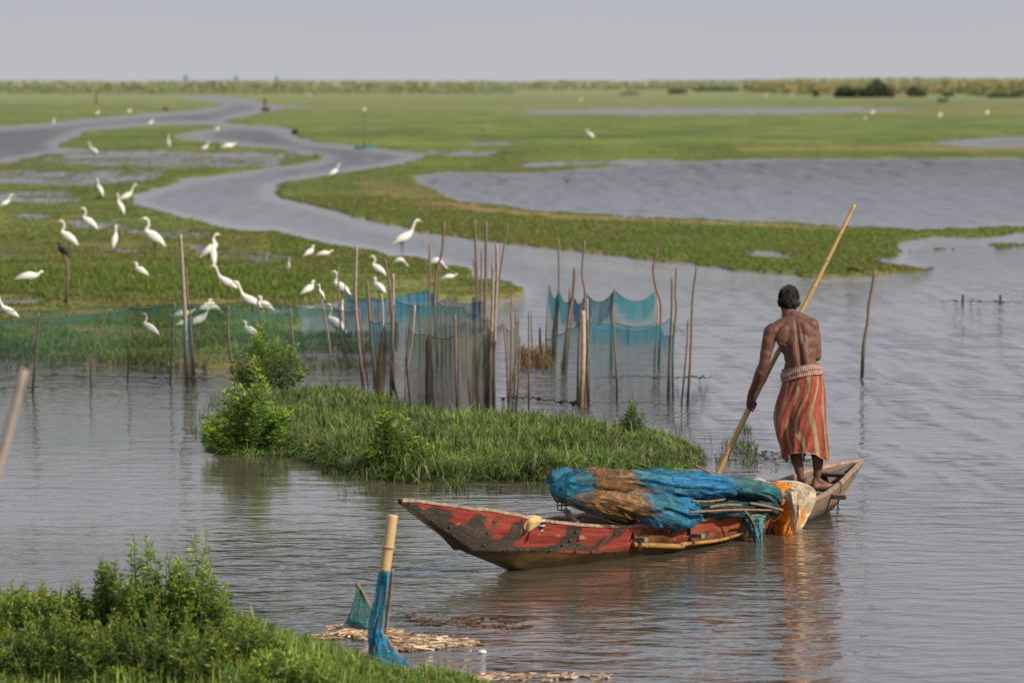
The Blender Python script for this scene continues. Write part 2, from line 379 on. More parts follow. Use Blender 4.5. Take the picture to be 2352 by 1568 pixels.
ruff *= (1 - .85 * reg([(1185,575),(1500,610),(1850,632),(2100,640),(2050,655),(1700,655),(1400,625),(1185,600)], 4))
ruff *= (1 - .7 * reg([(2050,700),(2500,690),(2900,700),(2900,745),(2150,740),(1960,720)], 6))
ruff = np.clip(ruff, 0.02, 1.3)
m, nt = mat('marsh_water')
pos = N(nt, 'ShaderNodeNewGeometry').outputs['Position']
def mapped(sc_, rz=0):
    mp = N(nt, 'ShaderNodeMapping'); mp.inputs['Scale'].default_value = sc_; mp.inputs['Rotation'].default_value = (0, 0, rz); L(nt, pos, mp.inputs[0]); return mp.outputs[0]
n1 = noise(nt, mapped((.55, 1, 1), .12), 3.4, 2, .45, .6)
n2 = noise(nt, mapped((.6, 1.1, 1), -.2), 9.5, 2, .5, .4)
n3 = noise(nt, mapped((.7, 1, 1), .3), 1.1, 2, .5)
R_ = attr(nt, 'ruffle').outputs['Fac']
h1 = mth(nt, 'MULTIPLY', n1, mth(nt, 'MULTIPLY_ADD', R_, .105, .002))
h2 = mth(nt, 'MULTIPLY', n2, mth(nt, 'MULTIPLY_ADD', R_, .034, .0008))
h3 = mth(nt, 'MULTIPLY', n3, mth(nt, 'MULTIPLY_ADD', R_, .06, .004))
hh = mth(nt, 'ADD', mth(nt, 'ADD', h1, h2), h3)
# rings running out from the hull
bn = N(nt, 'ShaderNodeBump'); bn.inputs['Strength'].default_value = 1.0; bn.inputs['Distance'].default_value = 1.0; L(nt, hh, bn.inputs['Height'])
p = N(nt, 'ShaderNodeBsdfPrincipled')
wc = mixc(nt, R_, (.110, .096, .066), (.042, .040, .044)); L(nt, wc, p.inputs['Base Color'])  # ruffled water darkened in colour for its weaker sky reflection
L(nt, mth(nt, 'MULTIPLY_ADD', attr(nt, 'dist').outputs['Fac'], .30, .045), p.inputs['Roughness'])
RD = mth(nt, 'MULTIPLY', R_, attr(nt, 'dist').outputs['Fac']); L(nt, mth(nt, 'MAXIMUM', mth(nt, 'MULTIPLY_ADD', RD, -.38, mth(nt, 'MULTIPLY_ADD', R_, -1.25, 2.65)), 1.06), p.inputs['IOR']); p.inputs['Specular IOR Level'].default_value = .5
L(nt, bn.outputs[0], p.inputs['Normal']); out(nt, p.outputs[0])
V = np.stack([WX, WY, np.zeros_like(WX)], -1).reshape(-1, 3)
water = mesh_np('water', V, Fg[:, ::-1].copy(), m, attrs={'ruffle': ruff.ravel(), 'dist': sstep(40, 220, WY).ravel()}); tag(water, kind='structure')
def land_z(px, py):              # height of the marsh at a reference pixel
    i = np.clip(np.searchsorted(ysr, py), 1, len(ysr) - 1); j = np.clip(np.searchsorted(xsr, px), 1, len(xsr) - 1)
    return LZ[i, j]
# ------------------------------------------------------------ grass
M_LEAF = leafmat('leaf_blade')
def sample_px(n, x0, x1, y0, y1, ok, power=1.0):
    """random ground points inside a reference-pixel window, even on the ground"""
    d0, d1 = G(1176, y1)[1], G(1176, y0)[1]
    out_ = []
    while sum(len(o) for o in out_) < n:
        Yd = d0 + (d1 - d0) * RS.rand(n) ** power
        dep = Yd * cp + CAMH * sp; up = Yd * sp - CAMH * cp; py = 784 - FP * up / dep
        px = x0 + (x1 - x0) * RS.rand(n)
        i = np.clip(np.searchsorted(ysr, py), 1, len(ysr) - 1); j = np.clip(np.searchsorted(xsr, px), 1, len(xsr) - 1)
        k = ok(px, py, LZ[i, j])
        X = (px - 1176) * dep / FP
        out_.append(np.stack([X, Yd, LZ[i, j], px, py], 1)[k])
        if len(out_) > 60: break
    return np.concatenate(out_)[:n]
def blades(name, R, h, wid, cb, ct, lean=.5, hvar=.5, droop=.5, straw=.06, tone=None, mat_=None, label=None, cat='grass', parent=None, wind=0.0, tv=.76, olive=None):
    n = len(R); h = np.broadcast_to(h, (n,)) * (1 - hvar / 2 + hvar * RS.rand(n)); wid = wid * (.6 + .8 * RS.rand(n))
    az = RS.rand(n) * 2 * math.pi; lx = np.cos(az) + wind; ly = np.sin(az) * .9; lean_ = lean * RS.rand(n) ** .8
    fa = RS.rand(n) * math.pi; wx, wy = np.cos(fa), np.sin(fa) * .8
    lv = np.array([0, .38, .74, 1.0]); wv = np.array([.8, 1, .7, .06])
    V = np.empty((n, 4, 2, 3)); C = np.empty((n, 4, 2, 3))
    cb = np.asarray(cb, float); ct = np.asarray(ct, float)
    t = np.ones(n) if tone is None else tone
    t = (t * (1 - tv / 2 + tv * RS.rand(n)))[:, None]
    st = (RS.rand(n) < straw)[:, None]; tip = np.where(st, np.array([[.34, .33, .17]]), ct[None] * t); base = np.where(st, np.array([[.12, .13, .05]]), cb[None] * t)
    if olive is not None: o_ = olive[:, None]; tip = tip * (1 - o_) + np.array([[.235, .185, .075]]) * t * o_; base = base * (1 - o_) + np.array([[.09, .075, .03]]) * t * o_
    hue = RS.rand(n)[:, None]; tip = tip * np.where(hue > .75, np.array([[1.35, 1.12, .8]]), 1.0) * np.where(hue < .2, np.array([[.75, .9, 1.0]]), 1.0)
    for k in range(4):
        s = lv[k]; off = h * lean_ * s ** 1.8; zz = h * (s - droop * lean_ * s ** 3 * .55)
        cx = R[:, 0] + lx * off; cy = R[:, 1] + ly * off; cz = R[:, 2] - .01 + zz
        for q, sg in ((0, -.5), (1, .5)):
            V[:, k, q, 0] = cx + wx * wid * wv[k] * sg; V[:, k, q, 1] = cy + wy * wid * wv[k] * sg; V[:, k, q, 2] = cz
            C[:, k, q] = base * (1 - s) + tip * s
    idx = np.arange(n)[:, None, None] * 8 + np.array([[0, 1, 3, 2], [2, 3, 5, 4], [4, 5, 7, 6]])[None]
    o = mesh_np(name, V.reshape(-1, 3), idx.reshape(-1, 4), mat_ or M_LEAF, parent, col=C.reshape(-1, 3), smooth=False)
    if label: tag(o, label, cat, kind='stuff')
    return o
def pin(P): 
    return lambda x, y: inpoly(np.asarray(x), np.asarray(y), P)
KK = k[..., 0].copy()
def kk_(R): return KK[np.clip(np.searchsorted(ysr, R[:, 4]), 1, len(ysr) - 1), np.clip(np.searchsorted(xsr, R[:, 3]), 1, len(xsr) - 1)]
def clump(R, sc_=.5, s=0): return fbm(R[:, 0] / sc_, R[:, 1] / sc_, s=s, o=3)
# island: dense fresh tufts
fi = pin(ISLAND)
R = sample_px(100000, 430, 1660, 905, 1112, lambda x, y, z: fi(x + (RS.rand(len(x)) - .5) * 36, y + (RS.rand(len(x)) - .5) * 10))
R = R[RS.rand(len(R)) < .35 + 1.1 * clump(R, .35, 5)]
R[:, 2] = np.maximum(R[:, 2], -.005)
edge = np.clip((1640 - R[:, 3]) / 260, .35, 1)
hh_ = (.075 + .165 * clump(R, .45, 7)) * edge * np.clip((R[:, 3] - 420) / 330, .45, 1)
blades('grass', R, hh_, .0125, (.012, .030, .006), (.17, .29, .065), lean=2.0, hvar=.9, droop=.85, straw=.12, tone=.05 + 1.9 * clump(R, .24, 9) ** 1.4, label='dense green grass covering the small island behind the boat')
R2 = R[(RS.rand(len(R)) < .022)]
blades('grass_seed_stalk', R2, hh_[:len(R2)] * 1.1 + .03, .007, (.07, .09, .03), (.36, .36, .20), lean=1.5, hvar=.8, straw=.5, label='pale seeding grass stalks standing above the island grass', cat='grass')
# thin sprigs in the water to the right and left of the island
sp_ = sample_px(6500, 440, 1800, 900, 1140, lambda x, y, z: (~fi(x, y)) & (((x > 1560) & (x < 1740) & (y > 985) & (y < 1075)) | ((x < 560) & (y > 905) & (y < 1000)) | ((y > 1075) & (x > 760) & (x < 1250) & (y < 1135)) | ((x > 560) & (x < 830) & (y > 1050) & (y < 1095))))
sp_ = sp_[(vn(sp_[:, 0] * 7, sp_[:, 1] * 3, s=3) > .72)]; sp_[:, 2] = 0
blades('water_grass', sp_, .10, .006, (.03, .05, .02), (.09, .15, .035), lean=.9, hvar=.9, label='sparse grass sprigs rising from the water around the island')
# marsh turf of the left bank among the egrets
R = sample_px(120000, -60, 1210, 520, 850, lambda x, y, z: z > -.004, 1.25)
R = R[R[:, 1] < 125]
cl = clump(R, .9, 15); keep = .10 + 1.5 * np.clip(cl - .30, 0, 1) + .8 * (np.exp(-((R[:, 4] - 655) / 38) ** 2) * (R[:, 3] < 760)); R = R[RS.rand(len(R)) < keep]; cl = clump(R, .9, 15)
lush = np.exp(-((R[:, 4] - 655) / 38) ** 2) * (R[:, 3] < 700) + .7 * np.exp(-((R[:, 4] - 800) / 40) ** 2) * (R[:, 3] < 640)
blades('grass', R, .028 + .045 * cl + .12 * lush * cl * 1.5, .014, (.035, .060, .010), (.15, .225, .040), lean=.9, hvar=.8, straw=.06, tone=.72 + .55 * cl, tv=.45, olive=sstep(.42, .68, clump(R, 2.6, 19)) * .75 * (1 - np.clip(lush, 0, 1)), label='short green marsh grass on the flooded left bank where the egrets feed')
# thin blades standing in the flooded parts of the bank
R = sample_px(30000, -60, 1210, 345, 712, lambda x, y, z: (z < .004) & (z > -.045), 1.3); R[:, 2] = 0
R = R[(RS.rand(len(R)) < .25 + .75 * (clump(R, 1.2, 29) > .45)) & (R[:, 1] < 190) & ~((R[:, 3] > 1000) & (R[:, 4] < 600))]
blades('water_grass', R, .05, .016, (.06, .09, .03), (.14, .19, .06), lean=.9, hvar=.9, straw=.05, tv=.4, label='thin green blades standing in the flooded parts of the left bank')
# water weeds behind the long fence, thin
R = sample_px(30000, -60, 900, 770, 905, lambda x, y, z: (z < .03))
R[:, 2] = np.maximum(R[:, 2], 0); cl = clump(R, .5, 25)
R = R[(RS.rand(len(R)) < (cl > .5) * .9 * np.clip((856 - R[:, 4]) / 40, .0, 1) * np.where(R[:, 3] > 620, 1.0, .7))]
blades('water_grass', R, .09, .012, (.02, .035, .01), (.085, .13, .03), lean=.9, hvar=.9, straw=.03, label='thin weeds standing in shallow water behind the long fence net')
# right spit
R = sample_px(90000, 620, 2420, 455, 634, lambda x, y, z: (z > -.01), 1.3)
R = R[(R[:, 1] < 150)]; cl = clump(R, 1.6, 35); R = R[RS.rand(len(R)) < .45 + .7 * cl]; cl = clump(R, 1.6, 35)
R = R[(RS.rand(len(R)) > 1.6 * kk_(R))]; cl = clump(R, 1.6, 35)
blades('grass', R, .055, .022, (.075, .110, .020), (.135, .20, .038), lean=.9, hvar=.6, straw=.05, tone=.88 + .25 * cl, tv=.25, olive=sstep(.45, .65, clump(R, 4.0, 39)) * .8, label='green grass on the long spit between the channel and the lake')
# coarse far tufts over the plain
R = sample_px(70000, -100, 2450, 335, 560, lambda x, y, z: (z > -.005), 1.0)
cl = clump(R, 3.0, 55); R = R[(R[:, 1] > 85) & (RS.rand(len(R)) < .15 + .9 * cl)]; cl = clump(R, 3.0, 55)
R = R[(RS.rand(len(R)) > 1.6 * kk_(R))]; cl = clump(R, 3.0, 55)
blades('grass', R, .045, .035, (.085, .115, .026), (.17, .22, .055), lean=.9, hvar=.8, straw=.08, tone=.85 + .3 * cl, tv=.3, olive=sstep(.48, .68, clump(R, 7.0, 59)) * .7, label='coarse grass tufts scattered over the far plain')
# near bank
fb = pin(BANK)
R = sample_px(75000, -150, 1230, 1395, 1720, lambda x, y, z: fb(x + (RS.rand(len(x)) - .5) * 90, y + (RS.rand(len(x)) - .5) * 22))
cl = clump(R, .3, 45)
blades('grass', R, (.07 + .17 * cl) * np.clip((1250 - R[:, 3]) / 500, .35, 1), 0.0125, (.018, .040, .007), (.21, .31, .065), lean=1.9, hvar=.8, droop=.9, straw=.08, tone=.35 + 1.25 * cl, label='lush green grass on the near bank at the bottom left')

# ------------------------------------------------------------ leafy shrubs
def leaves(P, D, Lf, Wf, C, up=.2):
    """lance leaves: 6-vertex folded blades at points P along directions D"""
    n = len(P); D = D / (np.linalg.norm(D, axis=1)[:, None] + 1e-9)
    rnd = RS.randn(n, 3); S = np.cross(D, rnd); S /= np.linalg.norm(S, axis=1)[:, None] + 1e-9
    Nn = np.cross(S, D)
    Lf = Lf[:, None]; Wf = Wf[:, None]
    V = np.empty((n, 6, 3))
    V[:, 0] = P; V[:, 1] = P + D * Lf * .38 + S * Wf * .5 - Nn * Wf * .12; V[:, 2] = P + D * Lf * .40 + Nn * Wf * .16; V[:, 3] = P + D * Lf * .38 - S * Wf * .5 - Nn * Wf * .12
    V[:, 4] = P + D * Lf * .78 + Nn * Wf * .05 - np.array([0, 0, 1.]) * Lf * .06; V[:, 5] = P + D * Lf - np.array([0, 0, 1.]) * Lf * .16
    V[:, 4] = (V[:, 4] + S * 0)
    F = np.arange(n)[:, None, None] * 6 + np.array([[0, 1, 2], [0, 2, 3], [1, 5, 2], [3, 2, 5]])[None]
    return V.reshape(-1, 3), F.reshape(-1, 3), np.repeat(C, 6, 0)
M_STEM = simple('green_stem', (.10, .13, .05), nscale=40)
def shrub(label, px, py, hgt, wid, nst, leafL=.06, name='shrub', tone=1.0, group='leafy shrubs growing in the marsh', depthr=.8, Yoff=0.0, tops=None, dens=1.0, straw=.01):
    X, Y, Z = G(px, py); Y += Yoff; root = empty(name, (X, Y, 0)); tag(root, label, 'shrub', group)
    sb = MB(); P = []; D = []; Lf = []; T = []
    for i in range(nst):
        a = RS.rand() * 6.283; rr = math.sqrt(RS.rand())
        if tops: tx, th = tops[i % len(tops)]; tx = tx + RS.randn() * .05 * wid; ty = math.sin(a) * rr * wid * .4 * depthr
        else: tx = math.cos(a) * rr * wid * .5; ty = math.sin(a) * rr * wid * .5 * depthr; th = hgt * (1 - .45 * rr ** 2)
        th *= (.50 + .56 * RS.rand() ** .8)
        b = np.array([tx * .35, ty * .35, -.02]); e = np.array([tx, ty, th]); mdl = (b + e) / 2 + np.array([tx * .12, ty * .12, th * .05]) + RS.randn(3) * .02
        S = spline([b, mdl, e], 9); sb.tube(S, np.linspace(.006, .0018, 9), 5, cap=False)
        for t in np.arange(.12, 1.001, .028 / dens * (.06 / leafL) ** .3):
            q = t * 8; k = min(int(q), 7); pt = S[k] + (S[k + 1] - S[k]) * (q - k)
            for s_ in range(3 if t > .93 else 2):
                # side twigs carry the leaves away from the stem
                ang = RS.rand() * 6.283; el = .15 + .75 * RS.rand() if t < .93 else .9
                d = np.array([math.cos(ang) * math.cos(el), math.sin(ang) * math.cos(el), math.sin(el)])
                tw = d * (.05 * RS.rand() * min(1, 1.5 * (1.15 - t)) * hgt / .6)
                P.append(pt + tw); d2 = d + np.array([0, 0, .3 * t - .25]); D.append(d2); Lf.append(leafL * (.55 + .6 * RS.rand()) * (1 if t < .9 else .7)); T.append(t * .75 + .25 * RS.rand() if t < .85 else 1.1 + .2 * RS.rand())
    P = np.array(P); D = np.array(D); Lf = np.array(Lf); T = np.array(T)[:, None]
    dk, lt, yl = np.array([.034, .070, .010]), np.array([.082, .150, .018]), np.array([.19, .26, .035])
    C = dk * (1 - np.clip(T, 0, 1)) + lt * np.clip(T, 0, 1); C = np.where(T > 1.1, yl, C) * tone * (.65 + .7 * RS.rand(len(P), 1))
    C = np.where(RS.rand(len(P), 1) < straw, np.array([[.30, .17, .07]]), C)
    V, F, Cc = leaves(P, D, Lf, Lf * (.32 if name == 'bush' else .22), C)
    sb.build('stem', M_STEM, root, col=False)
    mesh_np('leaves', V, F, M_LEAF, root, col=Cc, smooth=False)
    return root
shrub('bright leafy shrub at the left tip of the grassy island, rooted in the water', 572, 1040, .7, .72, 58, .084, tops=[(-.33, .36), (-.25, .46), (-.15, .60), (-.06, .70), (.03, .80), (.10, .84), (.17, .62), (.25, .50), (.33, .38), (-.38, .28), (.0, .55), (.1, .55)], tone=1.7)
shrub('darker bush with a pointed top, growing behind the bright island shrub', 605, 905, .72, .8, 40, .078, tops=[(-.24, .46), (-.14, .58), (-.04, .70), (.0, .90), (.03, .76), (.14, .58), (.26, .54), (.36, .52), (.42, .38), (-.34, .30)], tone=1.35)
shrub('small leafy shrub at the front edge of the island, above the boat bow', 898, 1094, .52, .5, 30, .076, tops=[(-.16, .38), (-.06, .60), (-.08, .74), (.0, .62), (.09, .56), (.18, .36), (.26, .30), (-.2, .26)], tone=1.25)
shrub('lone upright leafy sprout at the right end of the island grass', 1452, 1020, .5, .22, 20, .055, tops=[(-.1, .26), (0, .42), (.02, .38), (.08, .33), (-.03, .3)], tone=1.0)
shrub('tiny leafy sprig in the island grass right of the bright shrub', 690, 975, .26, .22, 9, .05, tone=1.1)
# near bushes, leaf by leaf, out of focus
G2 = 'leafy weeds crowding the near bank'
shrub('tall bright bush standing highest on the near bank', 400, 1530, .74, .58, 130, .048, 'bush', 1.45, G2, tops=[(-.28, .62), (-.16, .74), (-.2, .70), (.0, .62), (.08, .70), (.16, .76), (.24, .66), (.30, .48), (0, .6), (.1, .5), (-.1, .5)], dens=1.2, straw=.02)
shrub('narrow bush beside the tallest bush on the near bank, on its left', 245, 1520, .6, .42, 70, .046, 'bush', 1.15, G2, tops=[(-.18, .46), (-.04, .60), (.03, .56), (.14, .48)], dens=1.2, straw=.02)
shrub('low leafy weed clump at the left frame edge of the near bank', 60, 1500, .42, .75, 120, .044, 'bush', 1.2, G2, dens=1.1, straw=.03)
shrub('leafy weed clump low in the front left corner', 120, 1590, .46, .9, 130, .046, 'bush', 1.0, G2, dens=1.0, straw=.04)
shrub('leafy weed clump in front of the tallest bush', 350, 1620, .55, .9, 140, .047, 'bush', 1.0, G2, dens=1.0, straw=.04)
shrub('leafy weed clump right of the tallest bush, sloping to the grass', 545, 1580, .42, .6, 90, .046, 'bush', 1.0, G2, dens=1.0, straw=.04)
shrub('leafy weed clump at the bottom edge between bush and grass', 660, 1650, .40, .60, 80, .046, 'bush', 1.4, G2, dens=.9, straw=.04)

# ------------------------------------------------------------ far reed belt and bushes
def far_mass(name, x0, x1, Yn, dep, top, n, cols, size, label, cat, kind='stuff', rough=.25, group=None, zb=0.0, tall=1.0):
    """many small upright leaf tufts filling a long low volume"""
    X = x0 + (x1 - x0) * RS.rand(n); Y = Yn + dep * RS.rand(n)
    hmax = top(X, Y); Zc = zb + hmax * RS.rand(n) ** .7
    a = RS.rand(n) * 6.283; w_ = size * (.5 + RS.rand(n)); h_ = size * tall * (.6 + RS.rand(n)); e = RS.randn(n) * .4
    V = np.empty((n, 4, 3)); dx, dy = np.cos(a) * w_, np.sin(a) * w_
    for k, (sx_, sz_) in enumerate(((-1, -.5), (1, -.5), (.5, .5), (-.5, .5))):
        V[:, k, 0] = X + dx * sx_ + e * h_ * sz_ * .5; V[:, k, 1] = Y + dy * sx_ - h_ * sz_ * .5; V[:, k, 2] = np.maximum(Zc + h_ * sz_, zb - .3)
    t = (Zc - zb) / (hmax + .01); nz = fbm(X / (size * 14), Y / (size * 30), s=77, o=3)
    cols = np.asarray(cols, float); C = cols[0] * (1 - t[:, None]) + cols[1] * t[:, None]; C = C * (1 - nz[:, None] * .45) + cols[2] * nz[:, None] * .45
    C *= (.9 + .2 * RS.rand(n, 1))
    o = mesh_np(name, V.reshape(-1, 3), np.arange(n * 4).reshape(-1, 4), M_LEAF, None, col=np.repeat(C, 4, 0), smooth=False)
    tag(o, label, cat, group, kind); return o
def fx(px, Y): return (px - 1176) / FP * Y
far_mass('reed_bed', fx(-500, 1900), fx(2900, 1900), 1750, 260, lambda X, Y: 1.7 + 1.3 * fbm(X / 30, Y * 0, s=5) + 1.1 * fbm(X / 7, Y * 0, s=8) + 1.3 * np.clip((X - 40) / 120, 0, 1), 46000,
         [(.32, .355, .28), (.42, .425, .33), (.34, .365, .335)], 1.0, 'long hazy belt of reeds closing the plain at the horizon', 'reeds')  # reed colours paled, distance haze painted into them
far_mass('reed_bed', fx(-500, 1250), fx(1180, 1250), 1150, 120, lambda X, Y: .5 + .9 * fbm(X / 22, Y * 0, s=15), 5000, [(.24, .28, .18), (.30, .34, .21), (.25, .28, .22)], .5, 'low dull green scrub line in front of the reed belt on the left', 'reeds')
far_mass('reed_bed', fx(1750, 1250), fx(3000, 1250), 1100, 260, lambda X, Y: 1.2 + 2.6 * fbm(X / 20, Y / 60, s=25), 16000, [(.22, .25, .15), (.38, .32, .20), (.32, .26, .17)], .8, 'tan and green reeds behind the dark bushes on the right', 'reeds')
def bushf(label, px, py, wpx, hpx, n=900, tone=1.0, nm='distant_bush', col0=(.055, .066, .046)):
    X, Y, _ = G(px, py); k = Y / FP; W_, H_ = wpx * k / 2, hpx * k
    a = RS.rand(n) * 6.283; r = RS.rand(n) ** .5; Z = RS.rand(n) ** .8
    lob = .25 + 1.15 * fbm(np.cos(a) * r * W_ / (H_ * .9), np.zeros(n) + px, s=int(px), o=2)
    P = np.stack([np.cos(a) * r * W_, np.sin(a) * r * min(W_, H_ * 1.5), Z * H_ * lob * np.sqrt(np.clip(1.05 - (np.cos(a) * r) ** 8, 0, 1))], 1)
    rt = empty(nm, (X, Y, 0)); tag(rt, label, 'bush', 'dark bushes dotted over the far plain')
    tone *= 1.0 + max(0, (228 - py)) * .045; s_ = H_ * .16; C = np.array(col0) * tone * (.6 + .9 * RS.rand(n, 1)) * (.7 + .8 * Z[:, None])  # farther bushes paler: haze put into the leaf colour
    V, F, Cc = leaves(P, RS.randn(n, 3) + np.array([0, 0, .5]), s_ * (.7 + .8 * RS.rand(n)), s_ * (.5 + .8 * RS.rand(n)), C)
    mesh_np('foliage', V, F, M_LEAF, rt, col=Cc, smooth=False)
    mb = MB()
    mb.tube([(0, 0, -.1), (W_ * .05, 0, H_ * .5)], [H_ * .03, H_ * .012], 5)
    mb.build('trunk', M_STEM, rt, col=False)
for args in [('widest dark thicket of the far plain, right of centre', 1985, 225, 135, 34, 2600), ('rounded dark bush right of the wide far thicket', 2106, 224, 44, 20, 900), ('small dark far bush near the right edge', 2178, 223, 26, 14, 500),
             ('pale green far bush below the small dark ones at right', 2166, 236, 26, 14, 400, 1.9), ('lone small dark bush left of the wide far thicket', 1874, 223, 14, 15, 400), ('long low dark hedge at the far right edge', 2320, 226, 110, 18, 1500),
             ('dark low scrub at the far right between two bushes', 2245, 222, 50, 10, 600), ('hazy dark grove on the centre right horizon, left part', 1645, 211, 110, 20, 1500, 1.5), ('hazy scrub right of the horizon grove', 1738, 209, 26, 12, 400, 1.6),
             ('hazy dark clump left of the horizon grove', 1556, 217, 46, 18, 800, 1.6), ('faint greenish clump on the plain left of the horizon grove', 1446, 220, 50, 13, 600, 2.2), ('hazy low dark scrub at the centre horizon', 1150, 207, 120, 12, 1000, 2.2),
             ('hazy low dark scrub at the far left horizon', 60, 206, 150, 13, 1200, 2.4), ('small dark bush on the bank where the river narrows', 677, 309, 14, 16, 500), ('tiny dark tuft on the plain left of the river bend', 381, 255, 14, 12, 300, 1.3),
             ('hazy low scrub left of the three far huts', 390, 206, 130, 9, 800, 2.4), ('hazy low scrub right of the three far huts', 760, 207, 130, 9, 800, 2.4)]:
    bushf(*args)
# ------------------------------------------------------------ stakes
def stakemat(name, top, low):
    m, nt = mat(name)
    geo = N(nt, 'ShaderNodeNewGeometry').outputs['Position']; sz = N(nt, 'ShaderNodeSeparateXYZ'); L(nt, geo, sz.inputs[0])
    uv = N(nt, 'ShaderNodeUVMap').outputs[0]; mp = N(nt, 'ShaderNodeMapping'); mp.inputs['Scale'].default_value = (3, 9, 1); L(nt, uv, mp.inputs[0])
    n = noise(nt, mp.outputs[0], 2.0, 5, .6)
    c1 = ramp(nt, n, [(.25, tuple(q * .6 for q in top)), (.5, top), (.75, tuple(min(1, q * 1.35) for q in top))])
    c2 = ramp(nt, n, [(.3, tuple(q * .6 for q in low)), (.7, tuple(q * 1.4 for q in low))])
    wetf = ramp(nt, mth(nt, 'ADD', sz.outputs[2], mth(nt, 'MULTIPLY', n, .22)), [(.22, (0, 0, 0)), (.62, (1, 1, 1))])
    c = mixc(nt, wetf, c2, c1)
    p = N(nt, 'ShaderNodeBsdfPrincipled'); L(nt, c, p.inputs['Base Color']); p.inputs['Roughness'].default_value = .75; p.inputs['Specular IOR Level'].default_value = .25
    b = N(nt, 'ShaderNodeBump'); b.inputs['Strength'].default_value = .5; b.inputs['Distance'].default_value = .004; L(nt, n, b.inputs['Height']); L(nt, b.outputs[0], p.inputs['Normal'])
    out(nt, p.outputs[0]); return m
M_ST = stakemat('weathered_stake', (.185, .135, .108), (.035, .024, .019))
M_STL = stakemat('pale_stake', (.42, .33, .25), (.14, .095, .06))
M_STB = stakemat('bamboo_stake', (.30, .245, .21), (.07, .05, .038))
ZA = lambda x, y: ((1300 + .542 * x) / 1.7415, (850 + .5421 * y) / 1.7415)
ZB = lambda x, y: ((2000 + .5422 * x) / 1.7415, (850 + .5422 * y) / 1.7415)
ZC = lambda x, y: (.5102 * x / 1.7415, (800 + .5102 * y) / 1.7415)
ZE = lambda x, y: ((650 + .4782 * x) / 1.7415, (850 + .4782 * y) / 1.7415)
ZD = lambda x, y: (x, y)
SC = {ZA: .3112, ZB: .3113, ZC: .293, ZE: .2746, ZD: 1.0}
def stake(fr, pts, wpx, label, kind='w', ybase=None, nm='wooden_stake', group='stakes of the fish trap', par=None, jit=1.0):
    P = [fr(*q) for q in pts]; k = SC[fr]
    yb = P[-1][1] if ybase is None else fr(0, ybase)[1]
    Y = G(1176, yb)[1]
    B = Wd(P[-1][0], P[-1][1], Y)
    S = [np.array(Wd(x, y, Y)) - np.array([B[0], Y, 0]) for x, y in P]
    last = S[-1] + (S[-1] - S[-2]) / (abs(S[-1][2] - S[-2][2]) + 1e-6) * (max(0, S[-1][2]) + .35); S.append(last)
    n = 26; Q = spline(S, n); 
    if len(P) > 2: Q[:, 1] += (vn(np.linspace(0, 3, n), np.zeros(n) + P[0][0], s=4) - .5) * .03
    r = wpx * k * Y / FP / 2 * 1.02; t = np.linspace(0, 1, n); rr = r * (.82 + .25 * t) * (1 + .12 * (vn(t * 9, t * 0 + P[0][0], s=6) - .5))
    if kind == 'b': rr = rr * (1 + .13 * (np.abs(((np.linspace(0, n / 4.5, n)) % 1) - .5) > .42))
    mb = MB(); mb.tube(Q, rr, 10)
    o = mb.build(nm, {'w': M_ST, 'l': M_STL, 'b': M_STB}[kind], None, col=False); o.location = (B[0], Y, 0)
    tag(o, label, 'stake', group); return o
GF = 'stakes holding the long green fence net'; GT = 'stakes of the blue net trap in the middle'; GR = 'stakes of the blue net pen on the right'
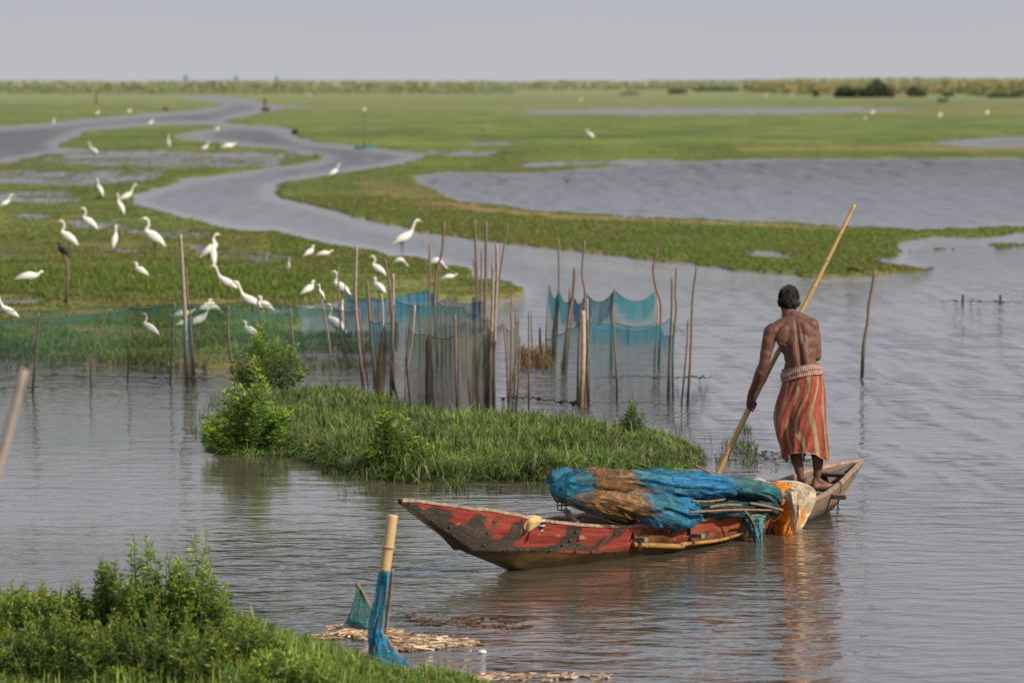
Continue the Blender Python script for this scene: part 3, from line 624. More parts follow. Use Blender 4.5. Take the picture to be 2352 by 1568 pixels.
for a in [
 (ZE, [(150,178),(165,420),(178,640),(190,900),(205,1430)], 33, 'thickest jointed bamboo post of the long fence, left of centre, rising well above the net', 'b', None, 'bamboo_post', GF),
 (ZE, [(198,465),(208,700),(232,850),(250,1100),(268,1400)], 18, 'thin post tied behind the thick bamboo post of the long fence', 'w', None, 'wooden_stake', GF),
 (ZE, [(97,750),(90,1000),(72,1250),(66,1440)], 17, 'straight stake of the long fence just left of the thick bamboo post', 'w', None, 'wooden_stake', GF),
 (ZE, [(553,778),(553,1000),(568,1200),(600,1460)], 18, 'dark bowed stake of the long fence, right of the thick bamboo post', 'w', None, 'wooden_stake', GF),
 (ZE, [(793,715),(812,860),(835,1010),(850,1160)], 18, 'orange brown stake top standing behind the pointed dark bush', 'w', 1330, 'wooden_stake', GF),
 (ZE, [(1068,790),(1085,1000),(1110,1220),(1145,1390)], 17, 'dark leaning stake right of the pointed bush', 'w', None, 'wooden_stake', GF),
 (ZE, [(1335,735),(1365,900),(1395,1100),(1412,1335)], 20, 'pale leaning stake with an egret perched on its top', 'l', None, 'wooden_stake', GF),
 (ZE, [(232,870),(245,1150),(250,1420)], 13, 'short dark stake wrapped in teal net beside the thick bamboo post', 'w', None, 'wooden_stake', GF),
 (ZC, [(300,880),(297,1050),(275,1280),(256,1508)], 22, 'stout dark stake of a leaning pair at the far left of the fence', 'w', None, 'wooden_stake', GF),
 (ZC, [(286,905),(262,1080),(232,1200),(210,1325)], 13, 'thin stake of the leaning pair at the far left of the fence', 'w', 1480, 'wooden_stake', GF),
 (ZC, [(430,838),(380,930),(335,1020),(300,1110)], 7, 'thin reddish stick slanting right from the leaning pair of stakes', 'w', 1500, 'stick', GF),
 (ZC, [(850,852),(790,1010),(740,1170),(712,1300),(714,1488)], 12, 'thin curved stake bending right at its top, left part of the fence', 'w', None, 'wooden_stake', GF),
 (ZC, [(1013,805),(1010,1000),(1006,1200),(1002,1418)], 13, 'thin upright dark stake between the curved stake and the bamboo post', 'w', None, 'wooden_stake', GF),
 (ZA, [(235,245),(225,590),(245,900),(285,1290)], 25, 'tall jointed bamboo post at the left end of the blue trap', 'b', None, 'bamboo_post', GT),
 (ZA, [(98,402),(103,650),(120,900),(142,1060)], 16, 'brown stake with an egret standing close behind its upper part', 'w', None, 'wooden_stake', GT),
 (ZA, [(148,530),(146,800),(158,1080)], 12, 'thin dark stake carrying the left hem of the blue net', 'w', None, 'wooden_stake', GT),
 (ZA, [(250,700),(275,900),(320,1290)], 12, 'thin dark stake leaning against the tall left bamboo post', 'w', None, 'wooden_stake', GT),
 (ZA, [(310,500),(325,700),(350,1000),(378,1290)], 25, 'stout dark stake right of the tall left bamboo post', 'w', None, 'wooden_stake', GT),
 (ZA, [(343,650),(352,760),(366,900)], 12, 'short faint stake behind the stout dark stake', 'w', 1200, 'wooden_stake', GT),
 (ZA, [(440,335),(462,460),(485,640),(500,1000),(505,1350)], 20, 'post slanting onto the thick trap post from the upper left', 'w', None, 'wooden_stake', GT),
 (ZA, [(502,450),(502,700),(494,1000),(490,1345)], 28, 'thick dark trap post crossed by a slanting one', 'b', None, 'wooden_stake', GT),
 (ZA, [(420,600),(430,800),(412,1050),(395,1330)], 15, 'pale crooked stake inside the blue net between two dark posts', 'l', None, 'wooden_stake', GT),
 (ZA, [(400,742),(408,850),(398,1000),(388,1200)], 13, 'short brown stake left of the pale crooked one', 'w', 1290, 'wooden_stake', GT),
 (ZA, [(490,1095),(520,1300),(550,1430)], 13, 'short leaning stake with its foot in the island grass', 'w', None, 'wooden_stake', GT),
 (ZA, [(665,682),(642,950),(602,1200),(592,1400)], 15, 'pale bent stick at the left corner of the olive net', 'l', None, 'wooden_stake', GT),
 (ZA, [(600,818),(605,1150),(630,1410)], 14, 'dark stake crossing the pale bent stick', 'w', None, 'wooden_stake', GT),
 (ZA, [(628,598),(641,700),(624,850),(618,900)], 10, 'thin brown stick showing above the blue net left of the wavy pole', 'w', 1100, 'wooden_stake', GT),
 (ZA, [(772,242),(772,620),(762,880),(756,1060)], 17, 'straight tall stake left of the wavy pole', 'w', 1120, 'wooden_stake', GT),
 (ZA, [(880,70),(874,180),(862,300),(826,430),(814,560),(810,700),(820,850),(830,1100)], 20, 'wavy crooked pole, the tallest left of the pair of straight poles', 'w', None, 'wooden_pole', GT),
 (ZA, [(846,395),(832,600),(830,760)], 12, 'thin stake hidden behind the wavy pole', 'w', 1080, 'wooden_stake', GT),
 (ZA, [(855,668),(860,830),(862,1000)], 16, 'short brown stake right behind the wavy pole at net height', 'w', 1120, 'wooden_stake', GT),
 (ZA, [(1103,50),(1113,300),(1124,560),(1105,800),(1100,1080)], 21, 'left pole of the tall straight pair', 'w', None, 'wooden_pole', GT),
 (ZA, [(1188,65),(1188,400),(1182,760),(1178,1110)], 24, 'right pole of the tall straight pair', 'w', None, 'wooden_pole', GT),
 (ZA, [(1157,275),(1150,600),(1145,900),(1142,1080)], 15, 'thinner stake standing between the tall straight pair', 'w', None, 'wooden_stake', GT),
 (ZA, [(1097,345),(1116,520),(1150,800),(1182,1080)], 14, 'thin stake crossing the left pole of the tall pair and leaning right', 'w', None, 'wooden_stake', GT),
 (ZA, [(1266,230),(1270,450),(1256,780),(1248,1100),(1245,1450)], 25, 'pale bamboo post right of the tall straight pair', 'b', None, 'bamboo_post', GT),
 (ZA, [(1240,370),(1236,700),(1222,1000),(1190,1450)], 27, 'thick dark post at the right end of the olive net', 'b', None, 'bamboo_post', GT),
 (ZA, [(1352,90),(1322,250),(1278,560),(1258,850),(1250,1300)], 14, 'slim pole leaning right over the olive net, thinning to its tip', 'w', 1440, 'wooden_pole', GT),
 (ZA, [(1375,555),(1377,800)], 9, 'thin stick standing behind the right corner of the olive net', 'w', 1250, 'stick', GT),
 (ZA, [(1372,725),(1376,950),(1370,1250),(1350,1490)], 17, 'middle stake of the close bundle right of the olive net', 'w', None, 'wooden_stake', GT),
 (ZA, [(1315,810),(1340,1080),(1348,1300),(1352,1480)], 13, 'left stake of the close bundle right of the olive net', 'w', None, 'wooden_stake', GT),
 (ZA, [(1430,770),(1416,1050),(1370,1320),(1356,1450)], 12, 'right stake of the close bundle, leaning left to its foot', 'w', None, 'wooden_stake', GT),
 (ZA, [(1440,910),(1430,1200),(1410,1465)], 15, 'short brown stake just right of the close bundle', 'w', None, 'wooden_stake', GT),
 (ZA, [(1202,760),(1210,950),(1200,1200)], 14, 'dark stake half hidden behind the thick post of the olive net', 'w', 1400, 'wooden_stake', GT),
 (ZA, [(1050,780),(1050,1100),(1062,1300),(1075,1470)], 13, 'thin stake in the middle of the olive net', 'w', None, 'wooden_stake', GT),
 (ZA, [(960,750),(965,1100),(972,1300),(980,1472)], 22, 'dark stout stake in the left half of the olive net', 'w', None, 'wooden_stake', GT),
 (ZA, [(992,680),(985,950),(984,1100)], 10, 'thin greyish stake behind the dark stout one of the olive net', 'w', 1300, 'wooden_stake', GT),
 (ZA, [(935,640),(928,800),(926,1000)], 11, 'thin stake left of the middle of the blue hem', 'w', 1120, 'wooden_stake', GT),
 (ZA, [(705,660),(700,900)], 11, 'thin stake low behind the blue net, right of the thick crossed post', 'w', 1100, 'wooden_stake', GT),
 (ZA, [(895,640),(893,900)], 11, 'thin stake right of the wavy pole at hem height', 'w', 1100, 'wooden_stake', GT),
 (ZA, [(1108,695),(1110,900),(1108,1060)], 21, 'short stout stump between the poles of the tall pair', 'w', None, 'wooden_stake', GT),
 (ZA, [(776,760),(786,880),(790,1040)], 12, 'short stake behind the left corner of the olive net', 'w', 1200, 'wooden_stake', GT),
 (ZA, [(746,825),(750,1100),(748,1450)], 14, 'dark stake left of the stout one, behind the olive net', 'w', None, 'wooden_stake', GT),
 (ZA, [(1408,735),(1406,950),(1402,1100)], 12, 'teal grey stake behind the close bundle', 'w', 1300, 'wooden_stake', GT),
 (ZB, [(432,195),(435,560),(424,750),(405,1060)], 16, 'tall thin stake at the left end of the right pen', 'w', None, 'wooden_stake', GR),
 (ZB, [(552,405),(540,600),(505,800),(470,1170)], 27, 'stout dark pole leaning right in the right pen', 'w', None, 'wooden_pole', GR),
 (ZB, [(515,560),(508,760),(490,1000),(478,1160)], 17, 'shorter stake against the stout leaning pole of the right pen', 'w', None, 'wooden_stake', GR),
 (ZB, [(625,205),(605,430),(612,500),(626,590),(620,780),(610,1000),(604,1400)], 17, 'kinked tall thin pole above the thickest bamboo of the right pen', 'w', None, 'wooden_pole', GR),
 (ZB, [(643,635),(645,790),(640,1000)], 16, 'short pale stake right of the kinked tall pole', 'l', 1300, 'wooden_stake', GR),
 (ZB, [(612,725),(616,900),(612,1150),(598,1432)], 38, 'thickest pale bamboo post of the right pen', 'l', None, 'bamboo_post', GR),
 (ZB, [(596,780),(583,1000),(577,1200),(574,1425)], 22, 'dark stake on the left flank of the thickest pale bamboo', 'w', None, 'wooden_stake', GR),
 (ZB, [(674,765),(650,1050),(632,1260),(618,1425)], 13, 'thin dark stake on the right flank of the thickest pale bamboo', 'w', None, 'wooden_stake', GR),
 (ZB, [(640,1050),(650,1250),(655,1425)], 17, 'dark short stake at the foot of the thickest pale bamboo', 'w', None, 'wooden_stake', GR),
 (ZB, [(366,535),(348,750),(336,1010)], 11, 'thin teal stake carrying the left corner of the right pen net', 'w', None, 'wooden_stake', GR),
 (ZB, [(845,562),(826,780),(820,1140)], 13, 'thin stake under the middle peak of the right pen net', 'w', None, 'wooden_stake', GR),
 (ZB, [(835,800),(848,1000),(860,1200),(864,1398)], 15, 'thin pale stake in front of the middle of the right pen', 'w', None, 'wooden_stake', GR),
 (ZB, [(1163,252),(1148,340),(1130,430),(1156,580),(1186,680),(1180,900),(1172,1125)], 19, 'crooked zigzag pole at the right end of the scalloped net', 'w', None, 'wooden_pole', GR),
 (ZB, [(1155,600),(1166,780),(1150,960),(1140,1110)], 17, 'straight stake beside the crooked zigzag pole', 'l', None, 'wooden_stake', GR),
 (ZB, [(1270,485),(1266,760),(1252,1100),(1240,1380)], 19, 'left stake of the pair right of the zigzag pole', 'w', None, 'wooden_stake', GR),
 (ZB, [(1302,405),(1294,600),(1300,720),(1276,1000),(1277,1370)], 17, 'right, taller stake of the pair right of the zigzag pole', 'w', None, 'wooden_stake', GR),
 (ZB, [(1450,400),(1420,650),(1408,1000),(1385,1415)], 19, 'tall stake at the right end of the pen', 'w', None, 'wooden_stake', GR),
 (ZB, [(1388,790),(1378,1000),(1340,1408)], 14, 'shorter stake leaning on the tall right end stake', 'w', None, 'wooden_stake', GR),
 (ZB, [(212,740),(213,1100),(212,1440)], 14, 'single upright stake between the olive net and the right pen', 'w', None, 'wooden_stake', GR),
 (ZB, [(295,850),(297,1040)], 20, 'short dark stump in the brown weed between the nets', 'w', None, 'wooden_stake', GR),
 (ZB, [(320,950),(316,1170)], 15, 'short orange brown stake in front of the brown weed', 'l', None, 'wooden_stake', GR),
 (ZB, [(228,725),(237,1010)], 9, 'thin twig above the brown weed between the nets', 'w', None, 'stick', GR),
 (ZB, [(405,750),(398,1000),(392,1100)], 24, 'dark blue stump wrapped in net at the left of the right pen', 'w', None, 'wooden_stake', GR),
 (ZD, [(2010,620),(2003,665),(1996,700),(1993,740),(1984,790),(1980,866)], 8, 'lone crooked stake standing in open water right of the man', 'w', None, 'wooden_stake', 'lone stakes in open water'),
 (ZD, [(2212,677),(2211,694)], 6, 'left short stub poking out of the water at far right', 'w', None, 'wooden_stake', 'lone stakes in open water'),
 (ZD, [(2298,677),(2297,696)], 6, 'right short stub poking out of the water at far right', 'w', None, 'wooden_stake', 'lone stakes in open water'),
 (ZD, [(222,203),(221,238)], 6, 'faint far stake on the plain at upper left', 'w', None, 'wooden_stake', 'lone stakes in open water'),
 (ZD, [(499,306),(500,345)], 3, 'thin far stake under a perched egret beside the river', 'w', None, 'wooden_stake', 'lone stakes in open water'),
]: stake(*a)
# stump with the cormorant
stake(ZC, [(506,455),(522,480),(532,560),(528,680),(522,760),(515,850)], 22, 'dark forked stump on the left bank with a black bird on top', 'w', None, 'tree_stump', 'lone stakes in open water')
stake(ZC, [(600,705),(570,725),(528,768)], 9, 'small twig branching from the foot of the dark forked stump', 'w', 850, 'stick', 'lone stakes in open water')
# blurred post close to the camera, leaning out over the bank
def nearpole():
    Yp = 14.0; a = np.array(Wd(57, 848, Yp)); b = np.array(Wd(-6, 1085, Yp)); d = (b - a) / (a[2] - b[2]); e = b + d * (b[2] - .1)
    mb = MB(); Q = spline([a, b, (b + e) / 2, e], 24); mb.tube(Q - np.array([e[0], Yp, 0]), np.linspace(.0135, .018, 24), 12)
    o = mb.build('wooden_pole', M_STB, None, col=False); o.location = (e[0], Yp, 0); tag(o, 'blurred leaning pole close to the camera at the left edge', 'pole')
nearpole()
# ------------------------------------------------------------ nets between the stakes
M_NT = netmat('teal_net', (.010, .19, .24), .36, .12, base2=(.055, .14, .12))
M_NG = netmat('green_fence_net', (.042, .165, .135), .33, .06, base2=(.035, .13, .10))
M_NB = netmat('blue_net', (.008, .19, .34), .40, .14, base2=(.045, .15, .15))
M_NO = netmat('olive_net', (.19, .21, .12), .46, .12, base2=(.135, .155, .10))
M_ROPE = simple('net_rope', (.08, .10, .09), nscale=60)
def net(label, bot, top, m, fr=ZD, nseg=14, sag=0.0, fold=.03, dens=(1.0, .75), rows=16, group='fishing nets strung between the stakes', nm='fishing_net', hem=1.7, rope=.004, hemw=.05):
    """curtain: bottom pixels stand on the water, top pixels straight above them, sagging between posts"""
    B = [fr(*q) for q in bot]; T = [fr(*q) for q in top]
    n = (len(B) - 1) * nseg + 1; t = np.linspace(0, len(B) - 1, n)
    bx = np.interp(t, range(len(B)), [q[0] for q in B]); by = np.interp(t, range(len(B)), [q[1] for q in B])
    tx = np.interp(t, range(len(B)), [q[0] for q in T]); ty = np.interp(t, range(len(B)), [q[1] for q in T])
    f = t - np.floor(t); bow = 4 * f * (1 - f)
    V = np.empty((rows, n, 3)); U = np.empty((rows, n)); rope_p = []
    for i in range(n):
        Y = G(1176, by[i])[1]; k = Y / FP
        b = np.array(Wd(bx[i], by[i], Y)); tp = np.array(Wd(tx[i], ty[i], Y)); tp[2] -= sag * bow[i]
        for r in range(rows):
            s = r / (rows - 1); q = b + (tp - b) * s; q[2] -= .02 * (1 - s)
            w_ = math.sin(i * 1.9 + r * .15) * .5 + (vn(i * .55, r * .25, s=int(bx[0]) % 97) - .5) * 2
            q[1] += fold * w_ * (1.1 - s * .6); q[0] += fold * .35 * w_ * (1 - s); V[r, i] = q; 
            U[r, i] = dens[1] + (dens[0] - dens[1]) * s + (hem - 1) * (s > 1 - hemw * (.55 + .75 * bow[i] + .5 * vn(i * .4, bx[0], s=9)))
        rope_p.append(V[rows - 1, i].copy())
    root = empty(nm, (float(V[0, 0, 0]), float(V[0, 0, 1]), 0)); off = np.array(root.location)
    tag(root, label, 'fishing net', group)
    mesh_np('mesh_panel', (V - off).reshape(-1, 3), grid_faces(rows, n), m, root, attrs={'dens': U.ravel()})
    mb = MB(); mb.tube(np.array(rope_p) - off, rope, 5); mb.build('rope', m if rope < .004 else M_ROPE, root, col=False)
    return root
net('long green fence net running along the left bank, front layer left of the bamboo post', [(-260,905),(-60,905),(75,902),(208,893),(295,878),(393,885)], [(-260,748),(-60,737),(80,728),(245,713),(295,706),(397,697)], M_NG, sag=.03)
net('green fence net right of the bamboo post, front layer', [(393,885),(440,880),(538,886),(680,868),(770,860),(830,866)], [(397,697),(430,697),(525,706),(667,710),(745,690),(822,715)], M_NG, sag=.06)
net('second green fence net layer behind the front one, upper left', [(-260,864),(0,864),(150,862),(400,862)], [(-260,720),(20,712),(215,702),(400,694)], M_NG, dens=(.55, .45), sag=.03)
net('second green fence net layer behind the bushes', [(400,862),(560,860),(690,858),(800,856)], [(400,694),(560,692),(640,696),(800,712)], M_NG, dens=(.6, .5), sag=.03)
net('bright blue net strip hanging at the back left of the trap', [(148,1100),(230,1110),(340,1110),(500,1110)], [(146,556),(225,610),(330,618),(500,612)], M_NB, ZA, sag=.04, hem=1.6, hemw=0.22)
net('darker blue net rising to a peak left of the wavy pole', [(500,1110),(640,1100),(757,1090),(812,1090)], [(500,618),(610,598),(752,574),(800,600)], M_NB, ZA, sag=.01, dens=(1.35, .8), hem=1.5, hemw=0.2)
net('blue net between the wavy pole and the tall straight pair', [(812,1100),(900,1100),(1000,1100),(1180,1110)], [(800,668),(905,620),(1000,668),(1183,648)], M_NB, ZA, sag=.02, dens=(.9, .7), hem=1.5, hemw=0.18)
net('blue net panel in front of the stout stake, left half of the trap', [(330,1290),(395,1320),(500,1340)], [(330,795),(420,802),(505,788)], M_NB, ZA, sag=.03, dens=(.9, .6), hem=1.5, hemw=0.2)
net('teal net panel behind the olive net, left half', [(500,1340),(600,1380),(745,1370),(950,1370)], [(515,640),(690,684),(840,672),(1010,690)], M_NT, ZA, sag=.03, dens=(.9, 1.0))
net('teal net panel behind the olive net, right half', [(950,1370),(1100,1370),(1240,1380)], [(1010,690),(1110,740),(1250,790)], M_NT, ZA, sag=.04, dens=(.6, .9))
net('large olive brown net hanging across the front of the trap', [(605,1420),(745,1440),(980,1465),(1190,1450),(1245,1455)], [(610,848),(745,885),(958,905),(1205,850),(1258,850)], M_NO, ZA, sag=.05, dens=(.8, 1.0), fold=.05, hem=1.4, hemw=0.12)
net('small olive net flap sagging in a triangle at the top of the front net', [(640,1000),(820,1002),(960,1005),(1150,1000),(1300,1000)], [(760,880),(860,815),(1060,795),(1120,850),(1315,810)], M_NO, ZA, sag=.06, dens=(.8, .3), hem=1.4, hemw=0.35)
net('narrow olive net between the close bundle of stakes', [(1348,1460),(1358,1455),(1410,1300)], [(1318,820),(1375,875),(1430,785)], M_NO, ZA, sag=.02, dens=(1, 1.1))
net('scalloped teal net of the right pen, back side', [(335,1040),(405,1070),(480,1130),(600,1135),(820,1140),(1172,1125)], [(366,540),(432,572),(540,600),(630,590),(846,568),(1140,585)], M_NT, ZB, sag=.13, dens=(1.25, .8), hem=2.0, hemw=0.22)
net('low blue net across the front of the right pen', [(600,1425),(655,1420),(862,1398),(1130,1390),(1245,1380)], [(612,815),(650,790),(830,797),(1100,830),(1262,770)], M_NB, ZB, sag=.04, dens=(.8, .50), hem=1.6, hemw=0.16)
net('second low blue net hem behind the front of the right pen', [(630,1200),(830,1200),(1180,1190)], [(640,810),(840,850),(1185,830)], M_NB, ZB, sag=.05, dens=(.8, .3), hem=1.4, hemw=0.2)
net('thin grey net side of the right pen, left of the thickest bamboo', [(330,1060),(400,1200),(480,1330),(580,1425)], [(340,930),(430,900),(500,860),(600,812)], M_NT, ZB, sag=.02, dens=(.8, .6))
net('teal net corner at the pair of stakes right of the zigzag pole', [(1180,1125),(1230,1250),(1245,1380),(1277,1375)], [(1185,850),(1235,905),(1262,860),(1285,905)], M_NT, ZB, sag=.05, dens=(1.2, .8), hem=1.6, hemw=0.25)
net('fine net side of the right pen running to the tall end stake', [(1245,1380),(1300,1385),(1345,1400)], [(1262,770),(1320,835),(1388,812)], M_NT, ZB, sag=.05, dens=(.25, .12), rope=.003)
net('folded teal net hanging beside the thick bamboo post of the fence', [(168,1300),(200,1400),(262,1380)], [(165,990),(205,900),(240,860)], M_NB, ZE, sag=.0, dens=(1.6, 1.2), fold=.05)
# slack ropes just above the water
def rope(label, pts, r=.006, fr=ZD, z=.03, clumpy=True):
    P = [np.array(G(*fr(*q), z)) for q in pts]; Q = spline(P, 60); Q[:, 2] += (vn(np.arange(60) * .8, np.zeros(60), s=3) - .5) * .035
    rr = r * (1 + 2.0 * (vn(np.arange(60) * .45, np.ones(60) * pts[0][0], s=5) > .72)) if clumpy else r
    mb = MB(); mb.tube(Q - P[0], rr, 6); o = mb.build('rope', M_ROPE, None, col=False); o.location = P[0]; tag(o, label, 'rope', 'weedy ropes along the foot of the nets')
rope('dark weedy rope lying along the water at the foot of the fence, back line', [(-40,864),(150,862),(320,866),(400,868),(560,864)])
rope('thin rope along the water in front of the left fence', [(-40,888),(100,890),(200,886),(330,880),(400,880)], .004)
rope('weedy rope on the water between the olive net and the thickest bamboo', [(1,1360),(180,1362),(420,1392),(560,1400)], .007, ZB)
rope('pale rope on the water right of the thickest bamboo', [(650,1405),(860,1400),(1250,1405)], .005, ZB, clumpy=False)
rope('dark rope on the water at the back of the right pen', [(690,1218),(900,1210),(1300,1212),(1560,1212)], .005, ZB)
rope('faint rope joining the two short stubs at far right', [(2160,690),(2212,692),(2298,693),(2352,694)], .006)
# brown weed tangle
R = sample_px(500, 1190, 1275, 805, 850, lambda x, y, z: np.abs(x - 1232) < 42); R[:, 2] = 0
blades('water_weed', R, .10, .012, (.10, .06, .03), (.28, .15, .07), lean=1.0, hvar=.9, straw=.3, label='reddish brown tangle of dead weed between the two net traps', cat='weed')

# nets bunched up against their stakes, stained brown near the water
M_NRU = netmat('rust_net', (.20, .115, .055), .46, .16, fold=(10, 10, 1.0), base2=(.10, .055, .03)); M_NDK = netmat('dark_net', (.06, .065, .05), .44, .16, fold=(10, 10, 1.0), base2=(.07, .045, .03)); M_NTB = netmat('teal_bunch', (.012, .13, .17), .52, .16, fold=(10, 10, 1.0))
def bunch(fr, pts, w0, w1, m, label, ybase=None):
    P = [fr(*q) for q in pts]; k = SC[fr]; Y = G(1176, P[-1][1] if ybase is None else fr(0, ybase)[1])[1] - .03
    Q = spline([Wd(x, y, Y) for x, y in P], 40); t = np.linspace(0, 1, 40); r = (w0 + (w1 - w0) * t) * k * Y / FP / 2; r = r * (.75 + .5 * vn(t * 6, t * 0 + P[0][0], s=8)) * np.clip(t * 9 + .25, .25, 1)
    mb = MB(); seg = 20; mb.tube(Q - Q[-1], r, seg, cap=False, flat=(1, .5)); V = mb.V[0]; a = np.tile(np.arange(seg) / seg * 6.283, 40); sc_ = 1 + .35 * np.sin(a * 5 + P[0][0]) * .6
    c = np.repeat(Q - Q[-1], seg, 0); mb.V[0] = c + (V - c) * sc_[:, None]
    o = mesh_np('fishing_net', mb.V[0], mb.F, m, None, attrs={'dens': np.ones(len(V))}); o.location = Q[-1]; tag(o, label, 'fishing net', 'nets bunched against their stakes')
for a in [(ZA, [(440,840),(425,1000),(412,1180),(405,1350)], 40, 62, M_NRU, 'rust brown bunched net beside the pale crooked stake of the blue trap'),
 (ZA, [(522,800),(528,900),(522,1020)], 30, 22, M_NRU, 'short tan net bunch on the right of the thick crossed post', 1340),
 (ZA, [(760,900),(765,1100),(770,1300),(790,1450)], 34, 60, M_NDK, 'dark brown net bunch behind the left part of the olive net'),
 (ZA, [(1110,980),(1110,1150),(1108,1300),(1112,1440)], 40, 62, M_NRU, 'rusty net bunch behind the right half of the olive net'),
 (ZA, [(335,780),(352,900),(360,1050),(372,1250)], 26, 34, M_NTB, 'teal net bunch clinging to the stout dark stake'),
 (ZA, [(500,640),(502,800),(498,1000)], 30, 34, M_NTB, 'blue net bunch round the thick crossed post', 1340),
 (ZA, [(1096,620),(1098,720),(1100,790)], 22, 26, M_NTB, 'small blue net bunch at the left pole of the tall pair', 1080),
 (ZA, [(1205,900),(1200,1150),(1195,1440)], 26, 44, M_NDK, 'dark net bunch along the thick post at the right end of the olive net'),
 (ZB, [(425,600),(415,760),(402,900),(392,1080)], 22, 40, M_NTB, 'blue net bunch hanging on the tall thin stake of the right pen'),
 (ZB, [(530,620),(510,800),(490,980),(472,1160)], 26, 44, M_NDK, 'dark net bunch along the stout leaning pole of the right pen'),
 (ZB, [(640,820),(642,1000),(648,1200),(655,1420)], 12, 26, M_NTB, 'teal net bunch right of the thickest pale bamboo'),
 (ZB, [(826,600),(822,800),(818,1130)], 16, 26, M_NTB, 'teal net bunch under the middle peak of the right pen net'),
 (ZB, [(1256,900),(1250,1100),(1244,1370)], 14, 24, M_NTB, 'teal net bunch at the pair of stakes right of the zigzag pole'),
 (ZE, [(232,862),(240,1000),(246,1200),(252,1330)], 40, 26, M_NTB, 'teal blue net tied in a bunch to the short stake beside the thick bamboo post')]: bunch(*a)
# ------------------------------------------------------------ birds
M_FEA = simple('white_feathers', (.80, .79, .75), rough=.85, nscale=14, var=.10, bump=.5, bdist=.006, stretch=(1, 1, 3))
M_BILL = simple('orange_bill', (.75, .36, .05), rough=.45, nscale=20, var=.1, bump=0)
M_LEG = simple('dark_leg', (.04, .038, .035), rough=.6, bump=0)
M_BLK = simple('black_feathers', (.022, .022, .026), rough=.6, nscale=18, var=.4, bump=.4)
# side profile: x forward, z up (1 = crown above the feet), radii (side, vertical)
POSE = {
 'tall': [(-.36,.28,.012),(-.30,.33,.04),(-.20,.42,.085),(-.07,.51,.11),(.05,.585,.09),(.115,.65,.05),(.10,.71,.034),(.06,.78,.027),(.055,.86,.025),(.085,.925,.026),(.13,.955,.034),(.185,.955,.032),(.22,.945,.016)],
 'lean': [(-.34,.34,.012),(-.28,.37,.04),(-.17,.44,.085),(-.03,.51,.10),(.08,.58,.078),(.15,.65,.045),(.19,.73,.030),(.22,.81,.025),(.25,.88,.025),(.28,.935,.030),(.32,.96,.034),(.365,.95,.028),(.39,.94,.014)],
 'hunch': [(-.42,.36,.012),(-.34,.42,.05),(-.18,.52,.12),(.0,.62,.145),(.12,.69,.11),(.17,.76,.06),(.165,.83,.045),(.16,.89,.045),(.19,.94,.055),(.25,.95,.05),(.29,.94,.022)],
 'feed': [(-.46,.44,.012),(-.36,.50,.06),(-.18,.60,.12),(.02,.64,.13),(.17,.60,.085),(.26,.53,.045),(.33,.45,.033),(.38,.38,.03),(.43,.33,.036),(.47,.30,.034),(.495,.28,.016)],
 'flat': [(-.62,.46,.012),(-.5,.50,.06),(-.28,.56,.13),(-.02,.60,.15),(.18,.62,.10),(.30,.66,.055),(.36,.72,.045),(.42,.76,.05),(.48,.76,.045),(.52,.75,.02)],
 'slim': [(-.20,.22,.012),(-.17,.30,.04),(-.10,.42,.075),(-.02,.54,.085),(.04,.64,.065),(.06,.72,.04),(.055,.80,.03),(.06,.88,.028),(.085,.94,.032),(.13,.95,.03),(.155,.94,.014)],
}
